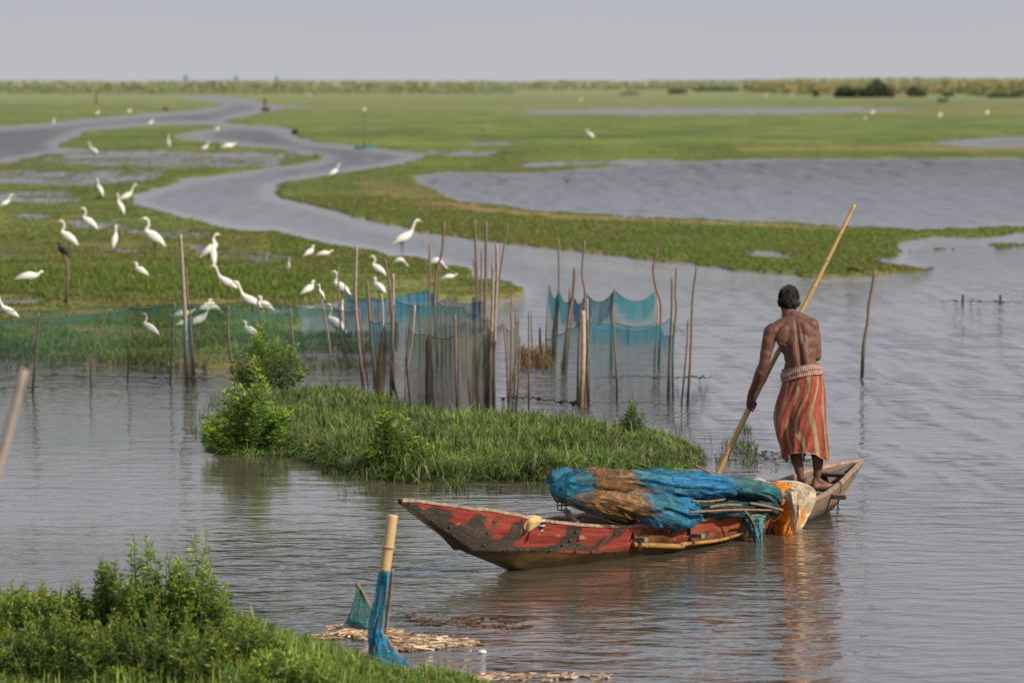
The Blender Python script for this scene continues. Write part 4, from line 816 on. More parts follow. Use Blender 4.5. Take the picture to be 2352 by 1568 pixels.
def bird_mesh(pose, m, bill_m, legs=True, root=None, orange=True, seed=0):
    A = np.array(POSE[pose]); S = spline(A, 44); S[:, 2] = np.maximum(S[:, 2], .006)
    P = np.stack([S[:, 0], np.zeros(44), S[:, 1]], 1)
    T = np.gradient(P, axis=0); T /= np.linalg.norm(T, axis=1)[:, None]; side = np.array([0, 1., 0]); up = np.cross(T, side)
    seg = 16; th = np.linspace(0, 2 * math.pi, seg, endpoint=False); V = []
    for i in range(44):
        r = S[i, 2]; body = min(1, r / .08)
        for a in th: V.append(P[i] + side * math.cos(a) * r * (.86 - .12 * body) + up[i] * math.sin(a) * r * (1.0 + .12 * body))
    V = np.array(V); 
    V[:, 2] += (vn(V[:, 0] * 22, V[:, 1] * 22, V[:, 2] * 9, s=seed) - .5) * .014
    mb = MB(); mb.add(V, grid_faces(44, seg, True).tolist() + [tuple(range(seg)), tuple(range(43 * seg, 44 * seg))])
    # folded wings lie along the flanks
    k0 = 3; k1 = 20
    for sg in (-1, 1):
        W = []
        for i in range(k0 - 2, k1):
            t = (i - k0 + 2) / (k1 - k0 + 1); r = S[i, 2]; wd = math.sin(math.pi * min(1, t * .92 + .06)) ** .6
            c = P[i] + side * sg * r * .80 + up[i] * r * .12
            for a in np.linspace(0, 2 * math.pi, 8, endpoint=False): W.append(c + side * sg * math.cos(a) * (.016 * wd + .002) + up[i] * math.sin(a) * (r * .80 * wd + .003))
        n = len(W) // 8; mb.add(W, grid_faces(n, 8, True).tolist() + [tuple(range(8)), tuple(range((n - 1) * 8, n * 8))])
    mb.build('body', m, root, col=False, uv=False)
    e, d = P[-1], T[-1].copy(); d[2] = min(d[2], -.05) if pose != 'feed' else d[2]; d /= np.linalg.norm(d)
    b = MB(); bl = .125
    b.tube([e - d * .012, e + d * bl * .5, e + d * bl], [.0135, .008, .0015], 8, flat=(.8, 1)); b.build('bill', bill_m, root, col=False)
    if legs:
        i = int(np.argmax(S[:, 2])); c = P[i]
        for sg in (-1, 1):
            lb_ = MB(); hip = c + np.array([-.02, sg * .035, -.05]); kn = np.array([c[0] - .035 - .02 * sg, sg * .035, .24]); ft = np.array([c[0] - .005 + .03 * sg, sg * .035, -.03])
            lb_.tube([hip, (hip + kn) / 2, kn], [.028, .014, .008], 6); lb_.tube([kn, ft], [.0085, .0065], 6)
            for q in (-.5, 0, .5): lb_.tube([ft + np.array([0, 0, .035]), ft + np.array([.06 * math.cos(q), .06 * math.sin(q), .03])], [.005, .002], 5)
            lb_.build('leg', M_LEG, root, col=False)
protos = {}
def copy_tree(o, parent=None):
    c = o.copy(); COL.objects.link(c); c.parent = parent
    for ch in o.children: copy_tree(ch, c)
    return c
def egret(px, y_feet, hpx, deg, pose, label, group='white egrets in the marsh', z0=0.0, Y=None, nm='egret', black=False, stretch=1.0):
    """hpx: height feet to crown in reference pixels; deg: heading, 0 = facing right, 180 = left, 90 = away, -90 = towards the camera"""
    key = (pose, black)
    if key not in protos:
        r = empty(nm); protos[key] = r; bird_mesh(pose, M_BLK if black else M_FEA, M_BILL if not black else M_LEG, True, r, seed=len(protos)); c = r
    else: c = copy_tree(protos[key])
    if Y is None: X, Y, Z = G(px, y_feet, z0)
    else: X, Y, Z = Wd(px, y_feet, Y)
    s = hpx * Y / FP / .97
    c.location = (X, Y, Z); c.scale = (s, s, s * stretch); c.rotation_euler = (0, 0, rad(deg)); tag(c, label, 'egret' if not black else 'bird', group); return c
EG = [  # x, feet y, height px, heading, pose, label
 (14,488,40,20,'lean','egret cut by the left frame edge, middle distance, leaning right'),
 (70,668,50,5,'flat','egret stooping to the right in lush grass left of the forked stump'),
 (152,586,76,168,'tall','tall egret right behind the forked stump, facing left'),
 (201,546,66,172,'tall','egret with curved neck facing left, above the one behind the stump'),
 (265,584,64,75,'slim','slender egret seen from behind between two taller ones'),
 (347,592,88,176,'tall','largest egret of the upper left group, orange bill pointing left'),
 (322,650,42,172,'hunch','hunched egret sunk in lush grass, alone left of the bamboo post top'),
 (18,756,76,170,'lean','egret at the left frame edge behind the start of the fence net'),
 (341,790,68,172,'tall','egret behind the green fence net left of the bamboo post'),
 (228,462,50,150,'slim','upright egret on a small brown mound, middle distance'),
 (292,480,54,12,'lean','egret facing right beside the river bend'),
 (275,505,58,150,'slim','egret just below the one facing right at the river bend'),
 (214,366,38,150,'lean','small egret on the left pool bank'),
 (387,358,48,-80,'slim','small upright egret facing the camera between pool and river'),
 (472,354,28,25,'lean','left egret of a far pair on the grassy island of the river'),
 (527,354,28,20,'flat','right egret of a far pair on the grassy island of the river'),
 (768,416,38,30,'lean','egret on the right river bank at the bend'),
 (124,291,19,40,'slim','tiny egret at the far left edge of the river'),
 (225,268,12,40,'hunch','faint egret speck on the plain above the left river arm'),
 (298,264,12,40,'hunch','fainter egret speck right of the other on the left plain'),
 (347,293,16,30,'hunch','tiny egret standing in the left river arm'),
 (487,612,72,8,'tall','egret with orange bill facing right, in front of a second one'),
 (491,626,74,100,'slim','egret from behind overlapping the one with the orange bill'),
 (518,690,78,174,'lean','egret with long diagonal neck and orange bill facing left, right of the bamboo post'),
 (572,738,88,174,'lean','stretched egret behind the fence net, right of the diagonal one'),
 (608,732,46,172,'hunch','hunched egret just right of the stretched one behind the net'),
 (574,794,50,170,'hunch','ruffled egret behind the net just above the pointed bush'),
 (473,732,40,10,'hunch','egret at the top of the crowd behind the bamboo post'),
 (492,728,32,10,'feed','egret bending down at the right of the crowd behind the bamboo post'),
 (425,748,42,10,'flat','egret left of the bamboo post in the crowd'),
 (434,768,42,15,'flat','lowest egret of the crowd, partly behind the bamboo post'),
 (460,776,78,12,'lean','upright egret in the middle of the crowd, bill pointing down right'),
 (712,602,34,30,'hunch','left one of two small egrets near the river bank'),
 (747,602,30,8,'flat','right one of two small egrets near the river bank, stooping'),
 (663,634,40,-70,'slim','small egret facing the camera in the middle of the bank'),
 (710,692,42,25,'hunch','round hunched egret left of the perched one'),
 (779,700,74,165,'tall','egret partly behind the brown stake left of the blue trap'),
 (766,790,88,160,'tall','grey shaded egret behind the net at the left of the blue trap'),
 (786,780,88,-85,'slim','thin egret seen end on beside the brown stake'),
 (931,590,82,14,'lean','tall egret with outstretched neck at the water edge, above the trap'),
 (865,650,60,172,'tall','egret with curled neck and orange bill facing left, above the trap'),
 (919,622,34,-10,'feed','preening egret between the curled one and the wavy pole'),
 (1004,630,42,-5,'feed','feeding egret partly behind the wavy pole'),
 (1034,654,28,5,'flat','egret bent flat at the right end of the bank'),
 (869,692,48,140,'hunch','egret in front of the blue net hem, between two posts'),
 (1354,328,26,150,'hunch','lone egret on the far green plain right of centre'),
 (2005,268,13,40,'hunch','tiny far egret right of centre on the plain'),
 (1988,277,8,40,'hunch','faintest far egret, below the tiny one right of centre'),
 (2160,273,13,40,'hunch','tiny far egret between two others at right'),
 (2268,268,13,40,'hunch','tiny far egret nearest the right edge'),
 (711,225,9,0,'hunch','faint far egret speck right of the distant boat'),
 (1334,236,9,0,'hunch','faint far egret speck in the centre of the plain'),
 (1759,226,9,0,'hunch','left faint egret speck of a far pair below the horizon grove'),
 (1819,224,9,0,'hunch','right faint egret speck of a far pair below the horizon grove')]
for e in EG: egret(e[0], e[1], e[2] * (1.12 if e[4] in ('hunch', 'flat', 'feed') else 1.04), *e[3:])
egret(737, 697, 44, 200, 'slim', 'egret perched on the tip of the pale leaning stake', Y=G(1176, ZE(0, 1335)[1])[1] + .0)
egret(499.5, 306, 15, 20, 'hunch', 'egret perched on the thin far stake beside the river', Y=G(1176, 345)[1])
egret(837, 259, 12, 30, 'hunch', 'egret perched on the mast of the blue boat', Y=G(1176, 343)[1])
egret(143, 603, 46, 150, 'hunch', 'black cormorant perched on top of the forked stump', 'dark water birds', Y=G(1176, ZC(0, 850)[1])[1], nm='cormorant', black=True, stretch=1.0)
for q in [(1158,373,10,20,'flat','dark bird on the grass between the river and the lake'), (1305,425,13,10,'flat','dark bird swimming in the lake'), (824,419,10,160,'flat','dark bird on the bank right of the river bend'),
          (1110,303,8,0,'flat','faint dark bird on the far plain in the centre'), (659,363,11,0,'flat','left dark bird of a pair on the marsh tip inside the river bend'), (724,363,11,180,'flat','right dark bird of a pair on the marsh tip inside the river bend'),
          (632,549,6,0,'flat','left tiny dark duck of a pair in the channel'), (656,549,6,180,'flat','right tiny dark duck of a pair in the channel')]:
    egret(*q, 'dark water birds', nm='waterbird', black=True)
# ------------------------------------------------------------ far boats and huts
M_DK = simple('dark_wood_far', (.035, .022, .02), nscale=4)
M_RED = simple('red_cloth_far', (.30, .06, .05), nscale=4)
M_TEALP = simple('faded_teal_paint', (.045, .20, .26), nscale=6)
M_SKINF = simple('skin_far', (.10, .055, .04), nscale=6, bump=0)
def far_boat(label, px, py, lpx, hpx, m, deg):
    X, Y, _ = G(px, py); k = Y / FP; Ln, Hh = lpx * k, hpx * k
    rt = empty('rowing_boat', (X, Y, 0), rad(deg)); tag(rt, label, 'boat')
    n = 17; s = np.linspace(-1, 1, n); V = []
    for q in s:
        b = (1 - abs(q) ** 2.5) * Ln * .16 + .01; top = Hh * (.55 + .45 * abs(q) ** 2); kl = -.1 + Hh * .35 * abs(q) ** 3
        for yy, zz in ((-b, top), (-b * .8, kl), (b * .8, kl), (b, top), (b * .85, top), (b * .7, kl + .08), (-b * .7, kl + .08), (-b * .85, top)): V.append((q * Ln / 2, yy, zz))
    mb = MB(); mb.add(V, grid_faces(n, 8, True).tolist() + [tuple(range(8)), tuple(range((n - 1) * 8, n * 8))]); mb.build('hull', m, rt, col=False, smooth=False)
    t = MB(); t.box((Ln * .2, 0, Hh * .45), (Ln * .05, Ln * .24, .04)); t.build('thwart', m, rt, col=False, smooth=False)
    return rt, X, Y, k
far_boat('dark distant boat with a standing boatman on the river', 610, 256, 36, 9, M_DK, 62)
X, Y, _ = G(609, 254)
pr = empty('person', (X, Y, .15)); tag(pr, 'distant boatman standing in the dark far boat', 'person')
mb = MB(); H = 27 * Y / FP
mb.tube([(0, 0, H * .45), (0, 0, H * .62), (0, 0, H * .80), (0, 0, H * .86), (0, 0, H * .90)], [H * .085, H * .09, H * .11, H * .05, H * .035], 12, flat=(1, .6)); mb.ell((0, 0, H * .94), (H * .055, H * .06, H * .068))
for sg in (-1, 1):
    mb.tube([(sg * H * .10, 0, H * .80), (sg * H * .15, -.05, H * .62), (sg * H * .06, -.3, H * .55)], [H * .035, H * .028, H * .022], 8); mb.tube([(sg * H * .05, 0, H * .48), (sg * H * .06, 0, H * .25), (sg * H * .06, 0, 0)], [H * .06, H * .04, H * .028], 8)
mb.build('body', M_SKINF, pr, col=False)
mb = MB(); mb.tube([(0, 0, H * .5), (0, 0, H * .35), (0, 0, H * .22)], [H * .09, H * .11, H * .12], 12, flat=(1, .7)); mb.build('cloth', M_RED, pr, col=False)
far_boat('blue far boat moored at the right bank of the river bend', 836, 343, 44, 8, M_TEALP, 8)
stake(ZD, [(837,257),(838,300),(837,342)], 3.0, 'tall thin mooring pole beside the blue far boat', 'w', None, 'wooden_pole', 'mooring poles of the blue boat')
stake(ZD, [(850,300),(851,342)], 2.0, 'short mooring pole right of the tall one at the blue boat', 'w', None, 'wooden_pole', 'mooring poles of the blue boat')
for i, (px, lb_) in enumerate([(428, 'left of three tiny blue watch huts on the horizon'), (543, 'middle of three tiny blue watch huts on the horizon'), (636, 'right of three tiny blue watch huts on the horizon')]):
    Yh = 1720.; X = fx(px, Yh); rt = empty('watch_hut', (X, Yh, 0)); tag(rt, lb_, 'hut', 'blue watch huts on the horizon')
    s = 1.0 if i == 0 else .8
    for sx_ in (-1, 1):
        for sy_ in (-1, 1): b = MB(); b.tube([(sx_ * .7 * s, sy_ * .6, 0), (sx_ * .6 * s, sy_ * .5, 4.2)], .09, 6); b.build('leg', M_DK, rt, col=False)
    b = MB(); b.box((0, 0, 4.25), (1.7 * s, 1.4, .12)); b.build('platform', M_DK, rt, col=False, smooth=False)
    b = MB(); b.add([(-.95 * s, -.8, 4.35), (.95 * s, -.8, 4.35), (.95 * s, .8, 4.35), (-.95 * s, .8, 4.35), (-.35 * s, -.75, 5.9 * (1 if i == 0 else .94)), (.5 * s, -.7, 5.6 * (1 if i == 0 else .94)), (.5 * s, .7, 5.6), (-.35 * s, .75, 5.8)], [(0, 1, 5, 4), (1, 2, 6, 5), (2, 3, 7, 6), (3, 0, 4, 7), (4, 5, 6, 7)]); b.build('tarpaulin', M_TEALP, rt, col=False, smooth=False)
# ------------------------------------------------------------ the boat
BO = np.array([0.0, 29.6]); BU = np.array([.511, .859]); BU /= np.linalg.norm(BU); BN = np.array([BU[1], -BU[0]])
S0, S1 = -1.465, 5.525
def bw(s, b, z): p = BO + BU * s + BN * b; return np.array([p[0], p[1], z])
def Bh(s): return np.interp(s, [-1.465,-1.2,-.8,-.3,.3,.9,1.7,2.6,3.5,4.2,4.8,5.2,5.525], [.010,.055,.13,.225,.33,.42,.50,.49,.42,.33,.225,.12,.012])
def Kz(s): return np.interp(s, [-1.465,-1.1,-.661,-.35,0,.5,1.5,3.5,4.4,4.9,5.25,5.525], [.585,.40,.195,.10,-.01,-.10,-.16,-.16,-.08,.0,.14,.31])
GP = np.array([(917,1143),(960,1149),(1000,1154),(1050,1162),(1090,1167),(1150,1177),(1200,1185),(1250,1194),(1290,1200),(1330,1204),(1400,1208),(1500,1208),(1560,1205),(1600,1196),(1661,1185),(1720,1180),(1780,1171),(1845,1150),(1884,1143),(1910,1127),(1933,1108),(1960,1080),(1982,1057)], float)
_ss = np.linspace(S0, S1, 60); _zz = []
for s in _ss:
    z = .3
    for _ in range(6):
        x, y = proj(*bw(s, Bh(s), z)); yt = np.interp(x, GP[:, 0], GP[:, 1]); z += (y - yt) * bw(s, Bh(s), z)[1] / FP
    _zz.append(z)
_zz = np.array(_zz); _k = np.ones(5) / 5; _zz = np.convolve(np.pad(_zz, 2, 'edge'), _k, 'valid')
def Gz(s): return np.interp(s, _ss, _zz)
def sect(s, v):                   # v: 0 keel, .35 bottom corner, .55 chine, 1 gunwale -> (half breadth, z)
    B, K, Gg = Bh(s), Kz(s), Gz(s); H = Gg - K
    fl = np.interp(s, [-1.465, -.7, .2, 1.2, 3.8, 4.9, 5.525], [.05, .10, .30, .55, .55, .35, .1])
    ch = np.interp(s, [-1.465, -.9, -.2, .6, 1.5, 3.5, 4.6, 5.525], [.30, .40, .62, .84, .92, .90, .75, .4])
    zc = np.interp(s, [-1.465, -.66, 0, 1.0, 3.5, 5.525], [.30, .02, .42, .50, .45, .3])
    def pw(a, b, c, d):
        v_ = np.asarray(v, float)
        return np.where(v_ < .30, a + (b - a) * v_ / .30, np.where(v_ < .60, b + (c - b) * (v_ - .30) / .30, c + (d - c) * (v_ - .60) / .40))
    return pw(0, fl * B, ch * B, B), K + H * pw(0, .03 + .05 * (1 - fl), zc, 1)
boat = empty('fishing_boat', (*BO, 0)); tag(boat, 'long narrow wooden fishing boat, red and black painted bow, loaded with blue nets', 'boat')
BOFF = np.array([BO[0], BO[1], 0])
# plank colours: dark tar patches, plus slanting cast-shadow stripes painted in
Z1 = lambda x, y: ((1500 + .5102 * x) / 1.7415, (1750 + .5102 * y) / 1.7415)
def z1(P): return [Z1(*q) for q in P]
Z2 = lambda x, y: ((1560 + .5102 * x) / 1.7415, (1760 + .5102 * y) / 1.7415)
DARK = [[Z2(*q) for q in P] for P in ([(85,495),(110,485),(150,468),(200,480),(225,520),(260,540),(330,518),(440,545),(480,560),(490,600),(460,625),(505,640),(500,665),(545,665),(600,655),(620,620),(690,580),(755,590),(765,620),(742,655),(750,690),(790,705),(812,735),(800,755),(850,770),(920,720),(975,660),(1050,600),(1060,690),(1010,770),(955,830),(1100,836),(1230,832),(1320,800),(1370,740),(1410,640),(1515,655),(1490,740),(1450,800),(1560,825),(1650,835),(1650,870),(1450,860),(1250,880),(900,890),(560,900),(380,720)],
    [(795,640),(820,612),(848,625),(840,658),(815,672)], [(1750,690),(1785,675),(1825,690),(1800,750),(1750,775),(1700,830),(1665,825),(1720,760)], [(1640,790),(1690,735),(1710,760),(1650,835),(1605,825)],  # last outline: a cast shadow painted as a dark mark
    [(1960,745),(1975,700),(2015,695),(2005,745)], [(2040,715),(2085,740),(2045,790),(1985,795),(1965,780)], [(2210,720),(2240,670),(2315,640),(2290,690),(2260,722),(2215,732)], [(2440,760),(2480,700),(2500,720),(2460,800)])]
def rows_v(): return np.concatenate([np.linspace(0, .30, 7)[:-1], np.linspace(.30, .60, 12)[:-1], np.linspace(.60, 1, 26)])
def hull():
    ns = 560; ss = np.linspace(S0, S1, ns); vs = rows_v(); nv = len(vs)
    SS, VV = np.meshgrid(ss, vs, indexing='ij'); hb, zz = sect(SS, VV)
    # slightly wavy planks and a lap between the lower and the upper strake
    lap = .006 * sstep(.60, .615, VV); hb = hb + lap + (fbm(SS * 2.2, VV * 3, s=3) - .5) * .012 * sstep(0, .3, VV)
    P = np.stack([BO[0] + BU[0] * SS + BN[0] * hb, BO[1] + BU[1] * SS + BN[1] * hb, zz], -1)
    px, py = proj(P[..., 0], P[..., 1], P[..., 2])
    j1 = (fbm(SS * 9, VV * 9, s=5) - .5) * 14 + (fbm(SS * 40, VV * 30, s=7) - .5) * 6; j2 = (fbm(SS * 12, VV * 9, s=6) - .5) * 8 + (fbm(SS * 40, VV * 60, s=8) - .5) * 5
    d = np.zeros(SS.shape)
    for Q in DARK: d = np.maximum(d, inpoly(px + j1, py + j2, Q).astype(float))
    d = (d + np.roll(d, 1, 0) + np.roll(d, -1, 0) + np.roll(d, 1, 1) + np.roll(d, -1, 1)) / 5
    grain = fbm(SS * 3, VV * 60, s=15, o=4); blotch = fbm(SS * 5, VV * 6, s=19, o=4); fine_ = vn(SS * 60, VV * 120, s=23)
    red = C3((.25, .040, .028)) * (.55 + .8 * grain[..., None]); lightred = C3((.36, .105, .065)); red = red * (.75 + .5 * fbm(SS * 1.6, VV * 2.5, s=41)[..., None])
    wr = sstep(.45, .75, blotch * .5 + grain * .5)[..., None]; c = red * (1 - wr * .55) + lightred * wr * .55
    scr = (fine_ > .93)[..., None] * (grain > .45)[..., None]; c = np.where(scr, C3((.45, .28, .2)), c)
    # towards midships the red wears to orange brown
    om = sstep(1.3, 3.2, SS + (blotch - .5) * 1.2)[..., None] * .75; c = c * (1 - om) + C3((.33, .115, .035)) * (.6 + .8 * grain[..., None]) * om
    gr = sstep(.58, .66, blotch)[..., None] * sstep(.9, 2.2, SS)[..., None] * .6; c = c * (1 - gr) + C3((.10, .075, .03)) * gr
    # bare wood aft
    aft = sstep(3.45, 3.75, SS + (blotch - .5) * .3)[..., None]; wood = C3((.21, .15, .105)) * (.55 + .9 * grain[..., None]); c = c * (1 - aft) + wood * aft
    # lower strake: tarred ochre wood
    low = sstep(.615, .585, VV + (blotch - .5) * .015)[..., None]; och = C3((.19, .105, .028)) * (.4 + 1.2 * blotch[..., None]) * (.7 + .6 * grain[..., None])
    och = och * (.38 + .62 * sstep(-.7, .3, SS)[..., None]); c = c * (1 - low) + och * low
    # dark scum near the water
    sc_ = sstep(.13, .03, zz + (blotch - .5) * .10)[..., None]; c = c * (1 - sc_ * .8) + C3((.018, .015, .010)) * sc_ * .8
    seam = np.exp(-((VV - .60) / .014) ** 2)[..., None] * (.5 + .5 * blotch[..., None]); c = c * (1 - seam * .8) + C3((.03, .025, .02)) * seam * .8
    seam = (np.exp(-((VV - (.80 + .02 * np.sin(SS * 1.2))) / .004) ** 2) * (SS < .1))[..., None]; c = c * (1 - seam * .7)
    dk = d[..., None]; tar_shade = C3((.040, .031, .026)) * (.5 + 1.1 * blotch[..., None]) + C3((.11, .085, .07)) * (sstep(.5, .8, grain * .6 + fine_ * .4) * .55)[..., None]
    c = c * (1 - dk) + tar_shade * dk
    # rim plank end grain tone
    c = c * (1 - .75 * (VV > .985)[..., None]) + C3((.26, .17, .13)) * (VV > .985)[..., None] * .75
    V1 = P.reshape(-1, 3); hb2 = -hb; P2 = np.stack([BO[0] + BU[0] * SS + BN[0] * hb2, BO[1] + BU[1] * SS + BN[1] * hb2, zz], -1).reshape(-1, 3)
    # inner skin
    th = np.minimum(.022, Bh(SS) * .35); hi, zi = sect(SS, VV); hi = np.maximum(hi - th, 0); zi = zi + .02 * (VV < .9) ; zi[:, -1] = Gz(ss)
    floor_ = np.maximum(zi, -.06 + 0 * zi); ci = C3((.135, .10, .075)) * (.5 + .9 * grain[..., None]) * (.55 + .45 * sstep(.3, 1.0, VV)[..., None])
    ci = ci * (1 - .5 * (fbm(SS * 4, VV * 5, s=33) > .55)[..., None])
    I1 = np.stack([BO[0] + BU[0] * SS + BN[0] * hi, BO[1] + BU[1] * SS + BN[1] * hi, floor_], -1).reshape(-1, 3); I2 = np.stack([BO[0] + BU[0] * SS - BN[0] * hi, BO[1] + BU[1] * SS - BN[1] * hi, floor_], -1).reshape(-1, 3)
    g = grid_faces(ns, nv); n = ns * nv
    F = [g, g[:, ::-1] + n, g[:, ::-1] + 2 * n, g + 3 * n]
    a = np.arange(ns - 1) * nv + nv - 1; b = a + nv
    F += [np.stack([a, b, b + 2 * n, a + 2 * n], 1), np.stack([b + n, a + n, a + 3 * n, b + 3 * n], 1)]
    V = np.concatenate([V1, P2, I1, I2]) - BOFF; cc = np.concatenate([c.reshape(-1, 3), c.reshape(-1, 3), ci.reshape(-1, 3), ci.reshape(-1, 3)])
    return V, np.concatenate(F), cc
M_HULL, nt = mat('painted_planks')
c = attr(nt, 'col').outputs[0]; tc = N(nt, 'ShaderNodeTexCoord').outputs['Object']
mp = N(nt, 'ShaderNodeMapping'); mp.inputs['Rotation'].default_value = (0, 0, -math.atan2(BU[1], BU[0])); L(nt, tc, mp.inputs[0])
mp2 = N(nt, 'ShaderNodeMapping'); mp2.inputs['Scale'].default_value = (3, 20, 60); L(nt, mp.outputs[0], mp2.inputs[0])
g_ = noise(nt, mp2.outputs[0], 1.0, 6, .7); c2 = mixc(nt, 1.0, c, ramp(nt, g_, [(.25, (.55,) * 3), (.5, (1,) * 3), (.8, (1.35,) * 3)]), 'MULTIPLY')
p = N(nt, 'ShaderNodeBsdfPrincipled'); L(nt, c2, p.inputs['Base Color']); p.inputs['Roughness'].default_value = .62; p.inputs['Specular IOR Level'].default_value = .3
b = N(nt, 'ShaderNodeBump'); b.inputs['Strength'].default_value = .7; b.inputs['Distance'].default_value = .004; L(nt, g_, b.inputs['Height']); L(nt, b.outputs[0], p.inputs['Normal']); out(nt, p.outputs[0])
M_WOOD = simple('grey_wood', (.20, .15, .115), nscale=30, var=.45, stretch=(1, 1, 1))
M_WOODL = simple('pale_rim_wood', (.31, .225, .175), nscale=26, var=.5, bump=.6)
M_WOODD = simple('dark_wet_wood', (.055, .042, .034), nscale=30, var=.5, rough=.6)
M_IRON = simple('iron_nail', (.06, .05, .045), rough=.5, nscale=60, metal=.5)
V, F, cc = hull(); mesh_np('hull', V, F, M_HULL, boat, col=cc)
for sg in (1, -1):
    s_ = np.linspace(S0 + .01, S1 - .01, 160); mb = MB(); V = []
    for s in s_:
        B = Bh(s); w_ = min(.024, B * .8 + .004); z = Gz(s) + .004 * (vn(s * 9, sg * 3.0, s=3) - .5) + (.008 if vn(s * 2.2, sg * 7., s=9) > .6 else 0)
        for bb, dz in ((B + .008, -.012), (B + .010, .008), (B - w_, .010), (B - w_ - .002, -.012)): V.append(bw(s, sg * bb, z + dz) - BOFF)
    mb.add(V, grid_faces(160, 4, True).tolist() + [(3, 2, 1, 0), (636, 637, 638, 639)]); mb.build('gunwale', M_WOODL, boat, col=False, smooth=False)
def beam(name, s, b0, b1, z, ws, hs, m, parent=boat, rot=0):
    mb = MB(); n = 9; V = []
    for i in range(n):
        bb = b0 + (b1 - b0) * i / (n - 1); q = .004 * (vn(i * .7, s, s=2) - .5)
        for ds, dz in ((-ws / 2, -hs / 2), (ws / 2, -hs / 2), (ws / 2, hs / 2), (-ws / 2, hs / 2)): V.append(bw(s + ds + rot * bb, bb, z + dz + q) - BOFF)
    mb.add(V, grid_faces(n, 4, True).tolist() + [(3, 2, 1, 0), tuple(range(4 * n - 4, 4 * n))]); return mb.build(name, m, parent, col=False, smooth=False)
beam('thwart', 5.02, -Bh(5.02) + .02, Bh(5.02) - .02, Gz(5.02) - .035, .14, .025, M_WOODD)
beam('thwart', 3.98, -Bh(3.98) + .02, Bh(3.98) - .02, Gz(3.98) - .05, .10, .03, M_WOOD)
beam('thwart', .42, -Bh(.42) + .02, Bh(.42) - .02, Gz(.42) - .09, .10, .03, M_WOOD)
# stern deck boards under the man's feet
for k, (sc_, w_) in enumerate(((4.36, .13), (4.50, .12), (4.63, .13), (4.77, .12))):
    beam('floor_board', sc_, -Bh(sc_) * .86, Bh(sc_) * .86, Gz(sc_) - .055 - .004 * (k % 2), w_, .018, M_WOOD if k % 2 else M_WOODD)
# beam ends that stick out of the near plank with their wedges
for (s, v, ln) in ((1.02, .80, .10), (1.72, .80, .11), (2.72, .80, .10)):
    B, z = sect(s, v); o_ = beam('beam_end', s, B - .02, B + ln, z, .055, .030, M_WOOD)
    beam('wedge', s - .05, B - .02, B + .035, z + .03, .016, .05, M_WOODD, o_)
beam('beam_end', 4.42, Bh(4.42) - .02, Bh(4.42) + .13, Gz(4.42) - .055, .07, .035, M_WOOD)
beam('beam_end', 3.45, sect(3.45, .75)[0] - .02, sect(3.45, .75)[0] + .09, sect(3.45, .75)[1], .04, .02, M_WOOD)
# nails
nail = MB(); nail.ell((0, 0, 0), (.014, .014, .011), seg=8, rings=5); nm = None
NAILS = [(265,510),(445,650),(590,695),(620,770),(705,860),(930,655),(855,840),(880,745),(1130,875),(1235,875),(1375,878),(1465,835),(1530,800),(1575,735),(1568,885),(1695,890),(1005,872),(1885,745),(2330,740),(1800,893),(1900,893)]
def surf_at(px, py):
    best = None
    for s in np.linspace(S0 + .05, 4.9, 420):
        vv = np.linspace(.3, .99, 60); B, z = sect(s, vv); P = BO[:, None] + BU[:, None] * s + BN[:, None] * (B + .006)
        x, y = proj(P[0], P[1], z); d = (x - px) ** 2 + (y - py) ** 2; i = int(np.argmin(d))
        if best is None or d[i] < best[0]: best = (d[i], np.array([P[0][i], P[1][i], z[i]]))
    return best[1]
for q in NAILS:
    pt = surf_at(*Z1(*q)) - BOFF
    if nm is None: nm = nail.build('nail', M_IRON, boat, col=False, uv=False); o = nm
    else: o = nm.copy(); COL.objects.link(o); o.parent = boat
    o.location = pt
# ------------------------------------------------------------ things on and beside the boat
M_BAM = simple('golden_bamboo', (.42, .27, .10), rough=.42, nscale=9, var=.28, bump=.25, spec=.45, stretch=(1, 1, .3))
M_BAMW = simple('wet_bamboo', (.30, .17, .045), rough=.35, nscale=12, var=.4, bump=.3, spec=.5)
def bamboo(name, pts, r0, r1, nodes, m, label, cat='pole', group=None, n=90):
    Q = spline(pts, n); t = np.linspace(0, 1, n); r = r0 + (r1 - r0) * t
    for q in nodes: r = r * (1 + .16 * np.exp(-((t - q) / .006) ** 2)) 
    o_ = Q[0].copy(); mb = MB(); mb.tube(Q - o_, r, 14); ob = mb.build(name, m, None, col=False); ob.location = o_; tag(ob, label, cat, group)
    nr = MB()
    for q in nodes:
        i = min(n - 2, int(q * (n - 1))); d = (Q[i + 1] - Q[i]); d /= np.linalg.norm(d); nr_ = MB(); nr_.tube([Q[i] - o_ - d * .006, Q[i] - o_, Q[i] - o_ + d * .006], [r[i] * 1.02, r[i] * 1.10, r[i] * 1.02], 14); nr_.build('bamboo_joint', M_WOODL, ob, col=False)
    return ob
POLE = [Wd(1598, 1187, 33.62), Wd(1645, 1095, 33.66), Wd(1717, 945, 33.72), Wd(1790, 803, 33.84), Wd(1850, 697, 33.92), Wd(1912, 574, 34.0), Wd(1963, 470, 34.08)]
POLE[0] = np.array(POLE[0]); POLE[0] = POLE[0] + (np.array(POLE[0]) - np.array(POLE[1])) * .5
bamboo('bamboo_pole', POLE, .026, .0145, [.235, .335, .42, .53, .60, .72, .80, .895, .985], M_BAM, 'long golden bamboo pole held by the man and slanting up to the right', 'pole')
